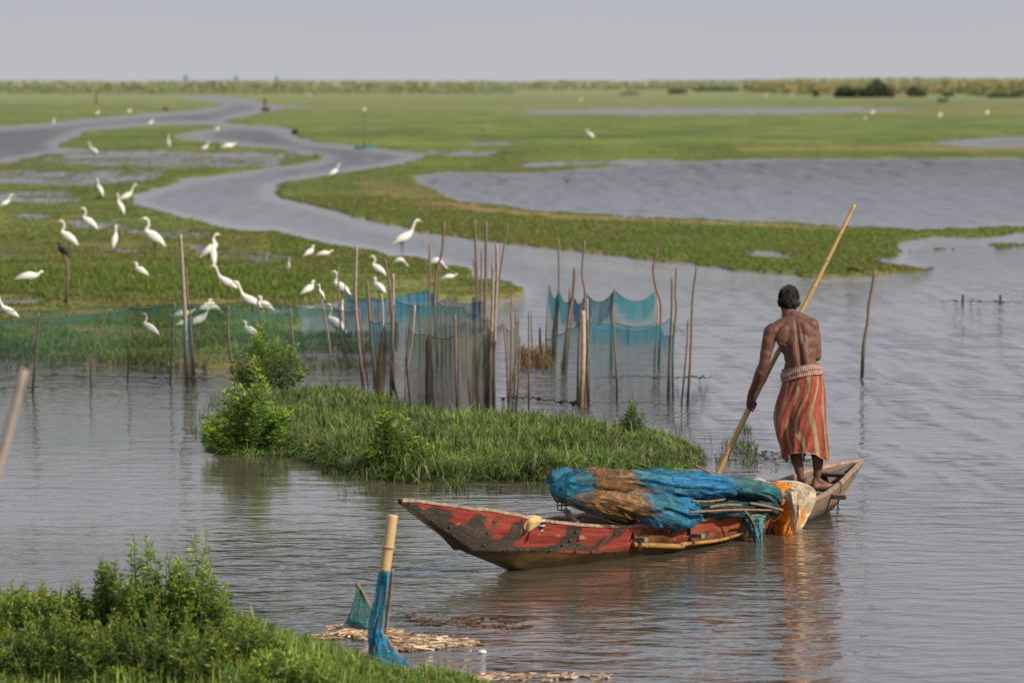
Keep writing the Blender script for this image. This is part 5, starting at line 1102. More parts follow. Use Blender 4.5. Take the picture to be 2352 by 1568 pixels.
bamboo('bamboo_pole', [surf_at(*Z1(2000, 832)) + np.r_[BN * .03, 0], surf_at(*Z1(2352, 845)) + np.r_[BN * .035, 0], surf_at(1560, 1248) + np.r_[BN * .035, 0], surf_at(1640, 1243) + np.r_[BN * .03, .01], surf_at(1700, 1228) + np.r_[BN * .02, .01]], .021, .010, [.06, .3, .52, .7, .88], M_BAMW, 'short wet bamboo tied low along the near side of the boat', 'pole')
M_LINE = simple('tie_line', (.05, .06, .055), nscale=60, bump=0); M_LINEY = simple('yellow_line', (.55, .42, .15), nscale=60, bump=0)
def line(label, P, r=.0035, m=M_LINE, n=30):
    Q = spline(P, n); mb = MB(); mb.tube(Q - Q[0], r, 5); o = mb.build('cord', m, None, col=False); o.location = Q[0]; tag(o, label, 'cord'); return o
g0 = surf_at(1515, 1212)
line('dark cord loop tying the wet bamboo to the gunwale', [bw(1.42, Bh(1.42) - .02, Gz(1.42) + .02), bw(1.42, Bh(1.42) + .03, Gz(1.42) + .01), surf_at(1488, 1227) + np.r_[BN * .02, 0], surf_at(1475, 1243) + np.r_[BN * .05, 0]])
line('thin cord hanging from the hole beside the wet bamboo', [surf_at(1466, 1228) + np.r_[BN * .01, 0], surf_at(1474, 1233) + np.r_[BN * .02, 0], surf_at(1468, 1246) + np.r_[BN * .05, 0]])
# cloths
def wv(*a): return np.array(Wd(*a))
def sheet(name, rows, m, label, cat, n=40, k=5, fold=.02, fs=9., seed=0, attrs=False, colf=None, par=None, group=None):
    """drapes a sheet through rows of (px, py, Y) control points"""
    C = np.array([[Wd(*q) for q in r] for r in rows]); a = np.array([spline(r, n) for r in C]); V = np.array([spline(a[:, j], n) for j in range(n)]).transpose(1, 0, 2)
    i, j = np.meshgrid(np.linspace(0, 1, n), np.linspace(0, 1, n), indexing='ij')
    f = (fbm(j * fs, i * fs * .35, s=seed, o=4) - .5) * 2; V[..., 1] -= fold * f * 1.2; V[..., 0] += fold * .5 * (fbm(j * fs, i * fs * .5, s=seed + 7) - .5) * 2; V[..., 2] += fold * .5 * (fbm(j * fs * .7, i * fs, s=seed + 3) - .5) * 2
    o0 = V[0, 0].copy(); kw = {}
    if colf is not None: kw['col'] = colf(i, j, f).reshape(-1, 3)
    else: kw['attrs'] = {'dens': (1.0 + .25 * f).ravel()}
    o = mesh_np(name, (V - o0).reshape(-1, 3), grid_faces(n, n), m, par, **kw); o.location = o0
    if par is None: tag(o, label, cat, group)
    return o
M_CLY = simple('yellow_cloth', (.60, .43, .19), nscale=40, var=.15, bump=.3, rough=.9)
ys_ = G(1215, 1310)[1]
gY = float(surf_at(1222, 1195)[1])
sheet('cloth', [[(1206,1186,gY+.04),(1219,1182,gY+.04),(1236,1184,gY+.03),(1250,1190,gY+.02)], [(1203,1197,gY-.03),(1215,1193,gY-.04),(1228,1196,gY-.05),(1246,1195,gY-.05)], [(1203,1210,gY-.04),(1210,1213,gY-.05),(1222,1207,gY-.06),(1240,1203,gY-.05)], [(1207,1218,gY-.04),(1211,1222,gY-.05),(1217,1219,gY-.06),(1234,1207,gY-.05)]], M_CLY, 'yellow cloth folded over the red gunwale', 'cloth', n=22, fold=.006, fs=4)
M_CLD, nt = mat('striped_dark_cloth'); uvw = N(nt, 'ShaderNodeTexCoord').outputs['Object']; wv_ = N(nt, 'ShaderNodeTexWave', wave_type='BANDS', bands_direction='Z'); wv_.inputs['Scale'].default_value = 9; wv_.inputs['Distortion'].default_value = 2; L(nt, uvw, wv_.inputs[0]); p = N(nt, 'ShaderNodeBsdfPrincipled'); L(nt, ramp(nt, wv_.outputs[0], [(.7, (.022, .018, .03)), (.85, (.6, .55, .5))]), p.inputs['Base Color']); p.inputs['Roughness'].default_value = .9; out(nt, p.outputs[0])
sheet('cloth', [[(1240,1188,gY+.0),(1247,1189,gY),(1252,1194,gY-.0)], [(1242,1200,gY-.03),(1248,1199,gY-.035),(1251,1203,gY-.03)], [(1236,1208,gY-.03),(1244,1212,gY-.045),(1250,1212,gY-.03)], [(1238,1214,gY-.03),(1242,1220,gY-.04),(1247,1218,gY-.03)]], M_CLD, 'dark striped cloth hanging just behind the yellow one', 'cloth', n=16, fold=.01, fs=5, seed=4)
# net heaps --------------------------------------------------
def fabric(name, trans=.35, alpha=1.0, lines=None, rough=.8):
    m, nt = mat(name); c = attr(nt, 'col').outputs[0]; tc = N(nt, 'ShaderNodeTexCoord').outputs['Object']
    mp = N(nt, 'ShaderNodeMapping'); mp.inputs['Scale'].default_value = (2.2, 2.2, 6); mp.inputs['Rotation'].default_value = (.3, .2, -.9); L(nt, tc, mp.inputs[0])
    n1 = noise(nt, mp.outputs[0], 3.2, 6, .62, 1.2); mp9 = N(nt, 'ShaderNodeMapping'); mp9.inputs['Scale'].default_value = (40, 40, 130); L(nt, tc, mp9.inputs[0]); n2 = noise(nt, mp9.outputs[0], 1.0, 4, .7, .5); c = mixc(nt, 1.0, c, ramp(nt, n2, [(.3, (.72,) * 3), (.7, (1.28,) * 3)]), 'MULTIPLY')
    wv_ = ramp(nt, n1, [(.28, (.62,) * 3), (.5, (1,) * 3), (.72, (1.4,) * 3)]); c = mixc(nt, 1.0, c, wv_, 'MULTIPLY')
    if lines:
        vo = N(nt, 'ShaderNodeTexVoronoi', feature='DISTANCE_TO_EDGE'); vo.inputs['Scale'].default_value = 7.5; L(nt, mp.outputs[0], vo.inputs['Vector']) if False else L(nt, tc, vo.inputs['Vector'])
        lf = ramp(nt, vo.outputs[0], [(.0, (.55,) * 3), (.022, (0,) * 3)]); c = mixc(nt, lf, c, lines)
    d = N(nt, 'ShaderNodeBsdfPrincipled'); L(nt, c, d.inputs['Base Color']); d.inputs['Roughness'].default_value = rough; d.inputs['Specular IOR Level'].default_value = .25
    b = N(nt, 'ShaderNodeBump'); b.inputs['Strength'].default_value = .6; b.inputs['Distance'].default_value = .014; L(nt, n1, b.inputs['Height']); L(nt, b.outputs[0], d.inputs['Normal'])
    t = N(nt, 'ShaderNodeBsdfTranslucent'); L(nt, c, t.inputs[0]); L(nt, b.outputs[0], t.inputs['Normal'])
    x = N(nt, 'ShaderNodeMixShader'); x.inputs[0].default_value = trans; L(nt, d.outputs[0], x.inputs[1]); L(nt, t.outputs[0], x.inputs[2])
    sh = x.outputs[0]
    if alpha < 1:
        tr = N(nt, 'ShaderNodeBsdfTransparent'); y = N(nt, 'ShaderNodeMixShader'); a = mth(nt, 'MULTIPLY_ADD', mth(nt, 'SUBTRACT', n1, .5), 1.6, alpha); a = mth(nt, 'MINIMUM', mth(nt, 'MAXIMUM', a, .15), 1.0)
        L(nt, a, y.inputs[0]); L(nt, tr.outputs[0], y.inputs[1]); L(nt, sh, y.inputs[2]); sh = y.outputs[0]
    out(nt, sh); return m
M_HEAP = fabric('net_cloth', .25, .88); M_VEIL = fabric('net_veil', .35, .50); M_DRAPE = fabric('net_drape', .30, .93)
def heap(s0, s1, prof, name, label, cf, seed=0, n=150, m=96, fold=.045, over=1.0, cb=0.0, group='bundles of fishing net in the boat', mt=None, zb=None, kind_cat='fishing net'):
    """a long bag of netting lying across the boat; prof: rows (t, half width, top z, bottom z)"""
    prof = np.array(prof, float); t = np.linspace(0, 1, n); a = np.linspace(0, 2 * math.pi, m, endpoint=False)
    TT, AA = np.meshgrid(t, a, indexing='ij'); hw = np.interp(TT, prof[:, 0], prof[:, 1]); tz = np.interp(TT, prof[:, 0], prof[:, 2]); bz = np.interp(TT, prof[:, 0], prof[:, 3])
    ca, sa = np.cos(AA), np.sin(AA); ex = .75
    y = np.sign(ca) * np.abs(ca) ** ex * hw; z = (tz + bz) / 2 + np.sign(sa) * np.abs(sa) ** ex * (tz - bz) / 2
    s = s0 + (s1 - s0) * TT
    # long flowing folds plus crumples
    q = (fbm(s * 1.5 + y * 1.2, y * 4.0 - s * .6, z * 5, s=seed, o=4)); ridge = 1 - np.abs(2 * q - 1) * 2.2
    q2 = fbm(s * 4, y * 7, z * 9, s=seed + 5, o=4) - .5; q3 = 1 - np.abs(2 * fbm(s * 3.0 + z * 4, y * 6, z * 7, s=seed + 9, o=3) - 1) * 3
    dsp = fold * (np.clip(ridge, -.8, 1) * .9 + q2 * 1.0 + np.clip(q3, -1, 1) * .35); dsp *= np.clip(np.minimum(TT, 1 - TT) * 12, .15, 1)
    y = y + ca * dsp * 1.2 + cb; z = z + sa * dsp
    P = np.stack([BO[0] + BU[0] * s + BN[0] * y, BO[1] + BU[1] * s + BN[1] * y, z], -1)
    col = cf(s, y - cb, z, TT, ridge, q2, P)
    ctr = P.reshape(-1, 3).mean(0); ctr[2] = 0; mtl = mt or M_HEAP
    V = np.concatenate([P.reshape(-1, 3), P[0].mean(0)[None], P[-1].mean(0)[None]]) - ctr
    F = grid_faces(n, m, True).tolist(); F += [(n * m, (k + 1) % m, k) for k in range(m)] + [(n * m + 1, (n - 1) * m + k, (n - 1) * m + (k + 1) % m) for k in range(m)]
    o = mesh_np(name, V, F, mtl, None, col=np.concatenate([col.reshape(-1, 3), col[0, :1], col[-1, :1]])); o.location = ctr; tag(o, label, kind_cat, group); return o
BLU, TEA, BRN, DKT = C3((.022, .16, .33)), C3((.025, .135, .18)), C3((.20, .095, .035)), C3((.02, .055, .06))
def nY(x):                       # depth of the near gunwale at a reference x
    s = np.linspace(S0, S1, 300); P_ = BO[:, None] + BU[:, None] * s + BN[:, None] * Bh(s); X_ = proj(P_[0], P_[1], Gz(s))[0]
    k = np.arange(300) < 285; return float(np.interp(x, X_[k], P_[1][k]))
def roll(path, name, label, cf, seed=0, n=260, m=150, fold=.05, mt=None, group='bundles of fishing net in the boat', long_=1.0, cord=True):
    """a loose roll of netting along a path of (px, py, depth below/behind the near gunwale, radius px, depth radius m)"""
    A = np.array([[*wv(x, y, nY(x) + d), r / 316.0, rd] for x, y, d, r, rd in path]); S = spline(A, n); S[:, 3:] = np.maximum(S[:, 3:], .004)
    T = np.gradient(S[:, :3], axis=0); T /= np.linalg.norm(T, axis=1)[:, None]; up = np.array([0, 0, 1.]); a2 = np.cross(T, up); a2 /= np.linalg.norm(a2, axis=1)[:, None]; b2 = np.cross(a2, T)
    Lc = np.r_[0, np.cumsum(np.linalg.norm(np.diff(S[:, :3], axis=0), axis=1))]
    th = np.linspace(0, 2 * math.pi, m, endpoint=False); LL_, TH_ = np.meshgrid(Lc, th, indexing='ij'); ca, sa = np.cos(TH_), np.sin(TH_)
    wx = LL_ + .5 * (fbm(LL_ * 2, ca * 1.5, sa * 1.5, s=seed + 1) - .5); tw = TH_ + LL_ * .7 * long_
    c1, s1 = np.cos(tw), np.sin(tw)
    # long drawn folds running with the roll, crossed by soft sags and fine creases
    f1 = 1 - np.abs(2 * fbm(wx * 1.2, c1 * 1.7, s1 * 1.7, s=seed, o=2) - 1) * 3.2
    f2 = 1 - np.abs(2 * fbm(wx * 3.0, c1 * 3.6, s1 * 3.6, s=seed + 11, o=3) - 1) * 3.0
    f3 = fbm(wx * 2.2, ca * 1.2, sa * 1.2, s=seed + 21, o=2) - .5
    f4 = 1 - np.abs(2 * fbm(wx * 9, c1 * 11, s1 * 11, s=seed + 31, o=3) - 1) * 2.6
    d = fold * (np.clip(f1, -1, 1) * .50 + np.clip(f2, -1, 1) * .22 + f3 * 2.6 + np.clip(f4, -1, 1) * .035)
    d = d * np.clip(S[:, 3:4] / .05, .15, 1)
    P = S[:, None, :3] + a2[:, None] * (ca * (S[:, 4:5] + d))[..., None] + b2[:, None] * (sa * (S[:, 3:4] + d))[..., None]
    px, py = proj(P[..., 0], P[..., 1], P[..., 2]); col = cf(px, py, f1, f2, f4, LL_, TH_)
    if cord:                        # pale marker cords sewn through the mesh
        gu = LL_ * 9 + .5 * (fbm(LL_ * 5, ca * 2, sa * 2, s=seed + 41) - .5) * 3; gv = (TH_ / 6.283 * 15 + (fbm(LL_ * 4, ca * 2, sa * 2, s=seed + 43) - .5) * 3)
        ln_ = np.maximum(np.exp(-((gu % 1 - .5) / .045) ** 2) * (vn(np.floor(gu) * 1.7, gv * .4, s=3) > .35), np.exp(-((gv % 1 - .5) / .06) ** 2) * (vn(gu * .4, np.floor(gv) * 1.3, s=5) > .45)) * cord
        br_ = (col[..., 0] > col[..., 2])[..., None]; ln_ = ln_[..., None] * (.18 + .42 * br_); col = col * (1 - ln_) + C3((.42, .36, .27)) * ln_
    ctr = P.reshape(-1, 3).mean(0); ctr[2] = 0
    V = np.concatenate([P.reshape(-1, 3), P[0].mean(0)[None], P[-1].mean(0)[None]]) - ctr
    F = grid_faces(n, m, True).tolist(); F += [(n * m, (k + 1) % m, k) for k in range(m)] + [(n * m + 1, (n - 1) * m + k, (n - 1) * m + (k + 1) % m) for k in range(m)]
    o = mesh_np(name, V, F, mt or M_HEAP, None, col=np.clip(np.concatenate([col.reshape(-1, 3), col[0, :1], col[-1, :1]]), .004, 1)); o.location = ctr; tag(o, label, 'fishing net', group); return o
def cf_main(px, py, f1, f2, f4, L_, T_):
    f = fbm(px / 34, py / 16, s=91, o=4); xx = px - (py - 1120) * .55
    br = sstep(.22, .80, np.exp(-((xx - 1408) / 74) ** 4) * .95 + (f - .5) * 1.0)[..., None]
    te = sstep(.42, .6, fbm(px / 45, py / 22, s=93, o=3) + .12 * (py < 1105) - .1 * (px > 1570))[..., None]
    c = BLU * (1 - te * .85) + TEA * te * .85; brc = BRN * (1 - .45 * sstep(.45, .6, fbm(px / 18, py / 10, s=95, o=3)))[..., None] + C3((.02, .022, .012)); c = c * (1 - br) + brc * br
    sh = (.55 + .30 * np.clip(f1, -1, 1) + .14 * np.clip(f2, -1, 1) + .05 * np.clip(f4, -1, 1))[..., None]
    return c * np.clip(sh + .35, .25, 1.7) + sstep(.80, 1.0, f2)[..., None] * C3((.015, .03, .035))
GB = 'bundles of fishing net in the boat'
roll([(1292,1112,.42,5,.10),(1308,1104,.42,15,.20),(1350,1100,.42,21,.28),(1410,1104,.42,22,.30),(1470,1109,.42,21,.30),(1530,1110,.42,22,.30),(1590,1110,.40,23,.28),(1632,1119,.36,20,.22),(1656,1128,.32,8,.10)], 'net_bundle', 'upper roll of blue and brown netting lying along the top of the load', cf_main, seed=31, fold=.052)
roll([(1286,1136,.26,5,.08),(1300,1136,.24,13,.16),(1340,1141,.22,22,.24),(1400,1151,.20,29,.27),(1460,1163,.18,34,.28),(1520,1172,.16,33,.27),(1565,1172,.14,28,.20),(1590,1168,.14,16,.10)], 'net_bundle', 'lower front roll of brown and blue netting bulging over the near side of the load', cf_main, seed=57, fold=.055)
roll([(1560,1098,.60,5,.06),(1600,1096,.60,12,.12),(1640,1100,.58,10,.10),(1665,1112,.55,5,.05)], 'net_bundle', 'pale teal net puff standing up behind the right end of the load', lambda px, py, f1, f2, f4, L_, T_: C3((.03, .15, .18)) * (.9 + .4 * np.clip(f2, -1, 1))[..., None], seed=63, fold=.03, n=90, m=70, cord=False)
roll([(1486,1090,.62,4,.06),(1520,1088,.62,10,.12),(1560,1092,.6,8,.10),(1580,1098,.6,4,.05)], 'net_bundle', 'low teal fold of net behind the middle of the load', lambda px, py, f1, f2, f4, L_, T_: C3((.02, .13, .17)) * (.9 + .4 * np.clip(f2, -1, 1))[..., None], seed=67, fold=.03, n=90, m=70, cord=False)
roll([(1272,1118,.50,2,.02),(1282,1118,.44,7,.06),(1296,1122,.38,10,.10),(1320,1128,.32,9,.10)], 'net_bundle', 'blue net end trailing off the bow side of the load', lambda px, py, f1, f2, f4, L_, T_: C3((.015, .15, .30)) * (.9 + .5 * np.clip(f2, -1, 1))[..., None], seed=71, fold=.035, n=90, m=70, cord=False)
def cf_teal(px, py, f1, f2, f4, L_, T_):
    f = fbm(px / 30, py / 14, s=17, o=3)[..., None]; c = C3((.014, .10, .125)) * (.6 + .9 * f); gz = sstep(.5, .68, f) * .55; c = c * (1 - gz) + C3((.09, .12, .10)) * gz
    return c * (.85 + .35 * np.clip(f1, -1, 1) + .25 * np.clip(f2, -1, 1))[..., None]
roll([(1640,1122,.40,4,.06),(1665,1120,.38,12,.16),(1700,1124,.34,20,.22),(1730,1134,.28,24,.22),(1752,1146,.22,20,.16),(1764,1152,.2,8,.06)], 'net_bundle', 'dark teal net bag between the blue load and the orange net', cf_teal, seed=7, fold=.040, cord=.35)
def cf_dark(px, py, f1, f2, f4, L_, T_): return C3((.022, .055, .055)) * (.5 + 1.1 * fbm(px / 14, py / 8, s=19)[..., None]) * (1 + .5 * np.clip(f2, -1, 1))[..., None]
roll([(1560,1172,.16,5,.06),(1590,1168,.14,18,.14),(1625,1168,.14,20,.16),(1655,1170,.12,17,.16),(1700,1168,.10,14,.16),(1745,1168,.10,12,.14),(1766,1166,.1,6,.08)], 'net_bundle', 'grey green net bundle under the sticks right of the load', cf_dark, seed=27, fold=.04, cord=.25)
def cf_brn(s, y, z, T, rg, q, P): return C3((.13, .06, .025)) * (.4 + 1.3 * fbm(s * 6, y * 9, z * 9, s=29)[..., None])
heap(.85, 2.2, [(0, .04, .12, .02), (.15, .34, .22, .02), (.6, .38, .24, .02), (1, .06, .14, .06)], 'net_bundle', 'crumpled brown net low in the hull under the big heap', cf_brn, seed=37, fold=.03, cb=.08)
# veils drawn over the heap
def colc(base, v=.5): 
    return lambda i, j, f: np.clip(C3(base) * (1 + v * f[..., None]), 0, 1)
GN = 'loose net sheets over the load'
def vl(pts): return [[(x, y, nY(x) + d) for x, y, d in r] for r in pts]
cblu = lambda i, j, f: np.clip(C3((.02, .19, .42)) * (1.0 + .9 * f[..., None]) + .28 * (j > .965)[..., None], .005, 1)
sheet('net_sheet', vl([[(1284,1104,.55),(1298,1086,.6),(1322,1075,.6),(1362,1074,.6)], [(1272,1118,.3),(1290,1104,.05),(1320,1094,-.05),(1362,1088,-.02)], [(1266,1126,.25),(1288,1124,-.02),(1326,1116,-.10),(1372,1106,-.08)], [(1276,1136,.22),(1298,1138,-.02),(1336,1132,-.10),(1378,1124,-.08)]]), M_VEIL, 'thin clear blue veil of net over the bow end of the load', 'fishing net', n=70, fold=.028, fs=9, seed=51, group=GN, colf=colc((.02, .19, .30), .8))
sheet('net_sheet', vl([[(1540,1082,.65),(1580,1080,.65),(1625,1084,.6),(1662,1102,.5)], [(1545,1096,.2),(1590,1098,.15),(1635,1104,.12),(1670,1122,.12)], [(1540,1118,-.02),(1585,1120,-.06),(1628,1128,-.06),(1662,1138,-.02)], [(1548,1132,-.05),(1584,1140,-.10),(1622,1146,-.10),(1650,1148,-.06)]]), M_VEIL, 'bright blue sheet of net wrapped round the stern end of the upper roll', 'fishing net', n=80, fold=.035, fs=10, seed=53, group=GN, colf=colc((.015, .17, .42), .9))
sheet('net_sheet', vl([[(1470,1146,-.16),(1520,1150,-.20),(1570,1152,-.18),(1608,1152,-.12)], [(1462,1166,-.22),(1512,1172,-.26),(1560,1176,-.24),(1596,1170,-.18)], [(1462,1188,-.20),(1506,1196,-.24),(1550,1198,-.22),(1586,1186,-.16)], [(1476,1204,-.12),(1510,1212,-.14),(1542,1212,-.13),(1578,1196,-.09)]]), M_VEIL, 'blue net sheet with a pale seam hanging at the near side of the load', 'fishing net', n=80, fold=.035, fs=10, seed=57, group=GN, colf=cblu)
sheet('net_sheet', vl([[(1366,1078,.62),(1420,1079,.62),(1480,1083,.62),(1545,1084,.6)], [(1366,1092,.08),(1420,1096,.06),(1480,1102,.06),(1545,1104,.06)], [(1370,1110,-.12),(1430,1118,-.14),(1490,1124,-.14),(1550,1122,-.10)], [(1376,1124,-.10),(1440,1132,-.12),(1500,1138,-.12),(1556,1136,-.10)]]), M_VEIL, 'brown net sheet drawn over the middle of the upper roll', 'fishing net', n=80, fold=.032, fs=10, seed=59, group=GN, colf=lambda i, j, f: np.clip((C3((.21, .11, .045)) * (1 - sstep(.55, .9, j))[..., None] + C3((.03, .15, .22)) * sstep(.55, .9, j)[..., None]) * (1 + .7 * f[..., None]), .005, 1))
sheet('net_sheet', vl([[(1300,1130,.0),(1350,1132,-.10),(1410,1138,-.14),(1470,1148,-.16)], [(1306,1146,-.04),(1356,1154,-.18),(1412,1162,-.22),(1470,1174,-.22)], [(1330,1158,-.04),(1376,1174,-.16),(1424,1184,-.20),(1470,1196,-.18)]]), M_VEIL, 'brown net sheet with pale creases over the front roll', 'fishing net', n=80, fold=.032, fs=10, seed=60, group=GN, colf=lambda i, j, f: np.clip((C3((.24, .125, .05)) * sstep(.0, .35, j)[..., None] + C3((.05, .16, .22)) * (1 - sstep(.0, .35, j))[..., None]) * (1 + .75 * f[..., None]), .005, 1))
sheet('net_sheet', vl([[(1270,1134,.25),(1290,1138,.1),(1320,1146,.0)], [(1276,1148,.2),(1305,1156,.02),(1345,1164,-.08)], [(1300,1158,.15),(1330,1170,.0),(1375,1188,-.10)], [(1340,1168,.1),(1380,1190,-.04),(1440,1208,-.10)]]), M_VEIL, 'olive brown hem of net slanting down to the gunwale below the front roll', 'fishing net', n=60, fold=.025, fs=8, seed=61, group=GN, colf=colc((.11, .10, .06), .8))
sheet('net_sheet', vl([[(1575,1152,.02),(1610,1148,.02),(1650,1154,.02)], [(1585,1168,-.04),(1620,1166,-.04),(1655,1170,-.02)], [(1588,1188,-.03),(1620,1184,-.03),(1660,1180,-.02)]]), M_DRAPE, 'grey green net flap between the blue seam and the sticks', 'fishing net', n=36, fold=.03, fs=8, seed=65, group=GN, colf=colc((.045, .11, .10), .8))
# hanging pieces beside the hull
roll([(1752,1124,.35,5,.05),(1768,1126,.22,15,.14),(1786,1142,.04,24,.20),(1800,1166,-.08,27,.17),(1803,1194,-.14,20,.11),(1802,1222,-.17,10,.07),(1799,1240,-.17,2,.02)], 'net_bundle', 'orange net hanging over the side to a point at the water', lambda px, py, f1, f2, f4, L_, T_: C3((.60, .20, .022)) * (.85 + .35 * np.clip(f1, -1, 1) + .2 * np.clip(f2, -1, 1))[..., None], seed=81, fold=.032, n=130, m=100, cord=False, mt=M_DRAPE, group='nets hanging over the near side')
roll([(1782,1114,.42,5,.06),(1808,1117,.34,11,.12),(1834,1128,.16,15,.13),(1842,1148,.04,12,.08),(1838,1176,-.03,9,.05),(1831,1204,-.06,7,.04),(1824,1228,-.07,3,.02)], 'net_bundle', 'cream coloured net bunched beside the man and hanging over the side', lambda px, py, f1, f2, f4, L_, T_: C3((.52, .44, .31)) * (.9 + .25 * np.clip(f1, -1, 1) + .2 * np.clip(f2, -1, 1))[..., None], seed=87, fold=.036, n=130, m=100, cord=False, mt=M_DRAPE, group='nets hanging over the near side')
Yn = nY(1730) + .0
sheet('net_sheet', [[(1698,1168,Yn),(1720,1160,Yn),(1745,1164,Yn),(1770,1172,Yn+.1)], [(1692,1186,Yn-.12),(1716,1182,Yn-.16),(1742,1186,Yn-.14),(1762,1186,Yn-.05)], [(1710,1206,Yn-.2),(1726,1206,Yn-.24),(1742,1206,Yn-.22),(1752,1204,Yn-.15)], [(1726,1232,Yn-.25),(1736,1232,Yn-.28),(1744,1230,Yn-.26),(1750,1226,Yn-.2)], [(1735,1258,Yn-.28),(1740,1262,Yn-.3),(1745,1262,Yn-.28),(1750,1259,Yn-.24)]], M_DRAPE, 'teal blue net trailing over the side into the water', 'fishing net', n=60, fold=.035, fs=8, seed=71, group='nets hanging over the near side', colf=lambda i, j, f: np.clip(C3((.035, .16, .21)) * (1.0 + 1.0 * f[..., None]) + C3((.05, .09, .09)) * i[..., None], .005, 1))
Yo = nY(1800) - .06
sheet('net_sheet', [[(1790,1112,Yo+.3),(1812,1108,Yo+.3),(1836,1114,Yo+.2),(1852,1128,Yo+.05)], [(1796,1126,Yo+.0),(1818,1126,Yo-.1),(1842,1134,Yo-.1),(1856,1142,Yo-.08)], [(1808,1146,Yo-.15),(1822,1152,Yo-.22),(1838,1158,Yo-.22),(1852,1160,Yo-.15)], [(1814,1176,Yo-.2),(1824,1184,Yo-.3),(1834,1186,Yo-.3),(1842,1182,Yo-.2)], [(1815,1206,Yo-.24),(1822,1228,Yo-.34),(1828,1226,Yo-.34),(1834,1206,Yo-.24)]], M_DRAPE, 'thin cream net sheet spread over the cream bundle', 'fishing net', n=70, fold=.035, fs=9, seed=79, group='nets hanging over the near side', colf=lambda i, j, f: np.clip(C3((.50, .43, .31)) * (.95 + .55 * f[..., None]), .005, 1))
sheet('cloth', [[(1722,1102,nY(1720)+.5),(1740,1096,nY(1740)+.5),(1762,1104,nY(1760)+.45)], [(1728,1112,nY(1728)+.4),(1752,1110,nY(1752)+.35),(1782,1114,nY(1782)+.35)], [(1745,1120,nY(1745)+.3),(1766,1120,nY(1766)+.3),(1788,1124,nY(1788)+.3)]], M_DRAPE, 'pale pink rag lying behind the teal bundle', 'cloth', n=26, fold=.02, fs=6, seed=83, colf=colc((.55, .42, .38), .3))
sheet('cloth', [[(1770,1106,33.2),(1780,1100,33.2),(1790,1104,33.2)], [(1768,1112,33.15),(1782,1110,33.1),(1792,1114,33.1)], [(1776,1118,33.1),(1788,1122,33.1),(1794,1124,33.1)]], M_DRAPE, 'small bright blue rag tied to a stick behind the cream net', 'cloth', n=22, fold=.015, fs=5, seed=85, colf=colc((.03, .27, .42), .4))
sheet('cloth', [[(1800,1110,33.1),(1830,1110,33.1),(1850,1118,33.0)], [(1802,1114,32.95),(1832,1114,32.9),(1854,1128,32.9)], [(1812,1118,32.9),(1836,1122,32.85),(1856,1136,32.85)]], M_DRAPE, 'pale green folded net edge at the man\'s feet', 'cloth', n=24, fold=.015, fs=6, seed=87, colf=colc((.32, .38, .30), .4))
# sticks in the load
GS = 'sticks lying in the load'
M_STK = simple('brown_stick', (.20, .135, .095), nscale=30, var=.4)
def stick(label, a, b, r=.011, bend=.01):
    a, b = [wv(q[0], q[1], q[2] if q[2] > 10 else nY(q[0]) + q[2]) for q in (a, b)]; md = (a + b) / 2 + np.array([0, 0, bend]); Q = spline([a, md, b], 16); o = MB(); o.tube(Q - a, r * (1 + .25 * (vn(np.arange(16) * .8, np.zeros(16) + a[0] * 9, s=3) - .5)), 8); ob = o.build('stick', M_STK, None, col=False); ob.location = a; tag(ob, label, 'stick', GS)
stick('thin stick slanting up left out of the load in front of the pole foot', (1598,1069,.3), (1672,1112,.1), .009)
stick('long pale stick lying level across the near side of the load', (1586,1176,-.34), (1771,1171,-.36), .0085, .01)
stick('stout short stick ending above the long pale one, dark tip', (1630,1164,-.30), (1702,1160,-.30), .010)
stick('thick stick pointing right across the orange net', (1722,1155,-.20), (1797,1171,-.42), .010, .004)
stick('stick end showing at the right edge of the big blue heap', (1590,1150,-.26), (1663,1147,-.24), .008, -.008)
stick('short stick pointing down from the load to the water', (1710,1172,-.40), (1733,1206,-.44), .0085)
stick('dark stick lying behind the pink rag with the blue rag on its end', (1718,1109,.5), (1785,1102,.5), .0085)
stick('cut orange stick end poking out above the trailing teal net', (1724,1185,-.36), (1757,1187,-.40), .009)
stick('broken stick leaning on the gunwale inside the bow end of the heap', (1297,1170,.22), (1327,1202,.04), .020, 0)
stick('pole lying along the foot of the big heap', (1320,1152,.02), (1440,1197,.0), .010, .01)
line('pale cord tying the end of the big heap', [wv(1664,1118,nY(1664)+.1), wv(1657,1130,nY(1657)+.02), wv(1654,1142,nY(1654)-.02)], .004, M_LINEY)
line('cord loop hanging from the thick stick', [wv(1793,1167,nY(1793)-.28), wv(1792,1185,nY(1792)-.28), wv(1775,1196,nY(1775)-.28), wv(1762,1180,nY(1762)-.28)], .003)
line('thin cord dangling to the water beside the teal net', [wv(1755,1180,nY(1755)-.28), wv(1757,1215,nY(1757)-.28), wv(1752,1248,nY(1752)-.28)], .003)
line('yellow cord loop dangling beside the cream net', [wv(1830,1200,32.2), wv(1828,1212,32.2), wv(1834,1222,32.2), wv(1836,1226,32.2), wv(1832,1212,32.2), wv(1836,1200,32.2)], .0035, M_LINEY)
line('green cord wound round the stern gunwale', [bw(4.62, Bh(4.62) - .03, Gz(4.62) - .02), bw(4.60, Bh(4.6) - .01, Gz(4.6) + .025), bw(4.58, Bh(4.6) + .025, Gz(4.6) - .01), bw(4.55, Bh(4.55) + .01, .13), bw(4.5, Bh(4.5) + .01, .02)], .005)
line('green cord tangle hanging from the stern beam end', [bw(4.45, Bh(4.45) + .05, Gz(4.4) - .07), bw(4.40, Bh(4.4) + .05, .10), bw(4.46, Bh(4.4) + .03, .05), bw(4.38, Bh(4.4) + .04, -.02)], .004)
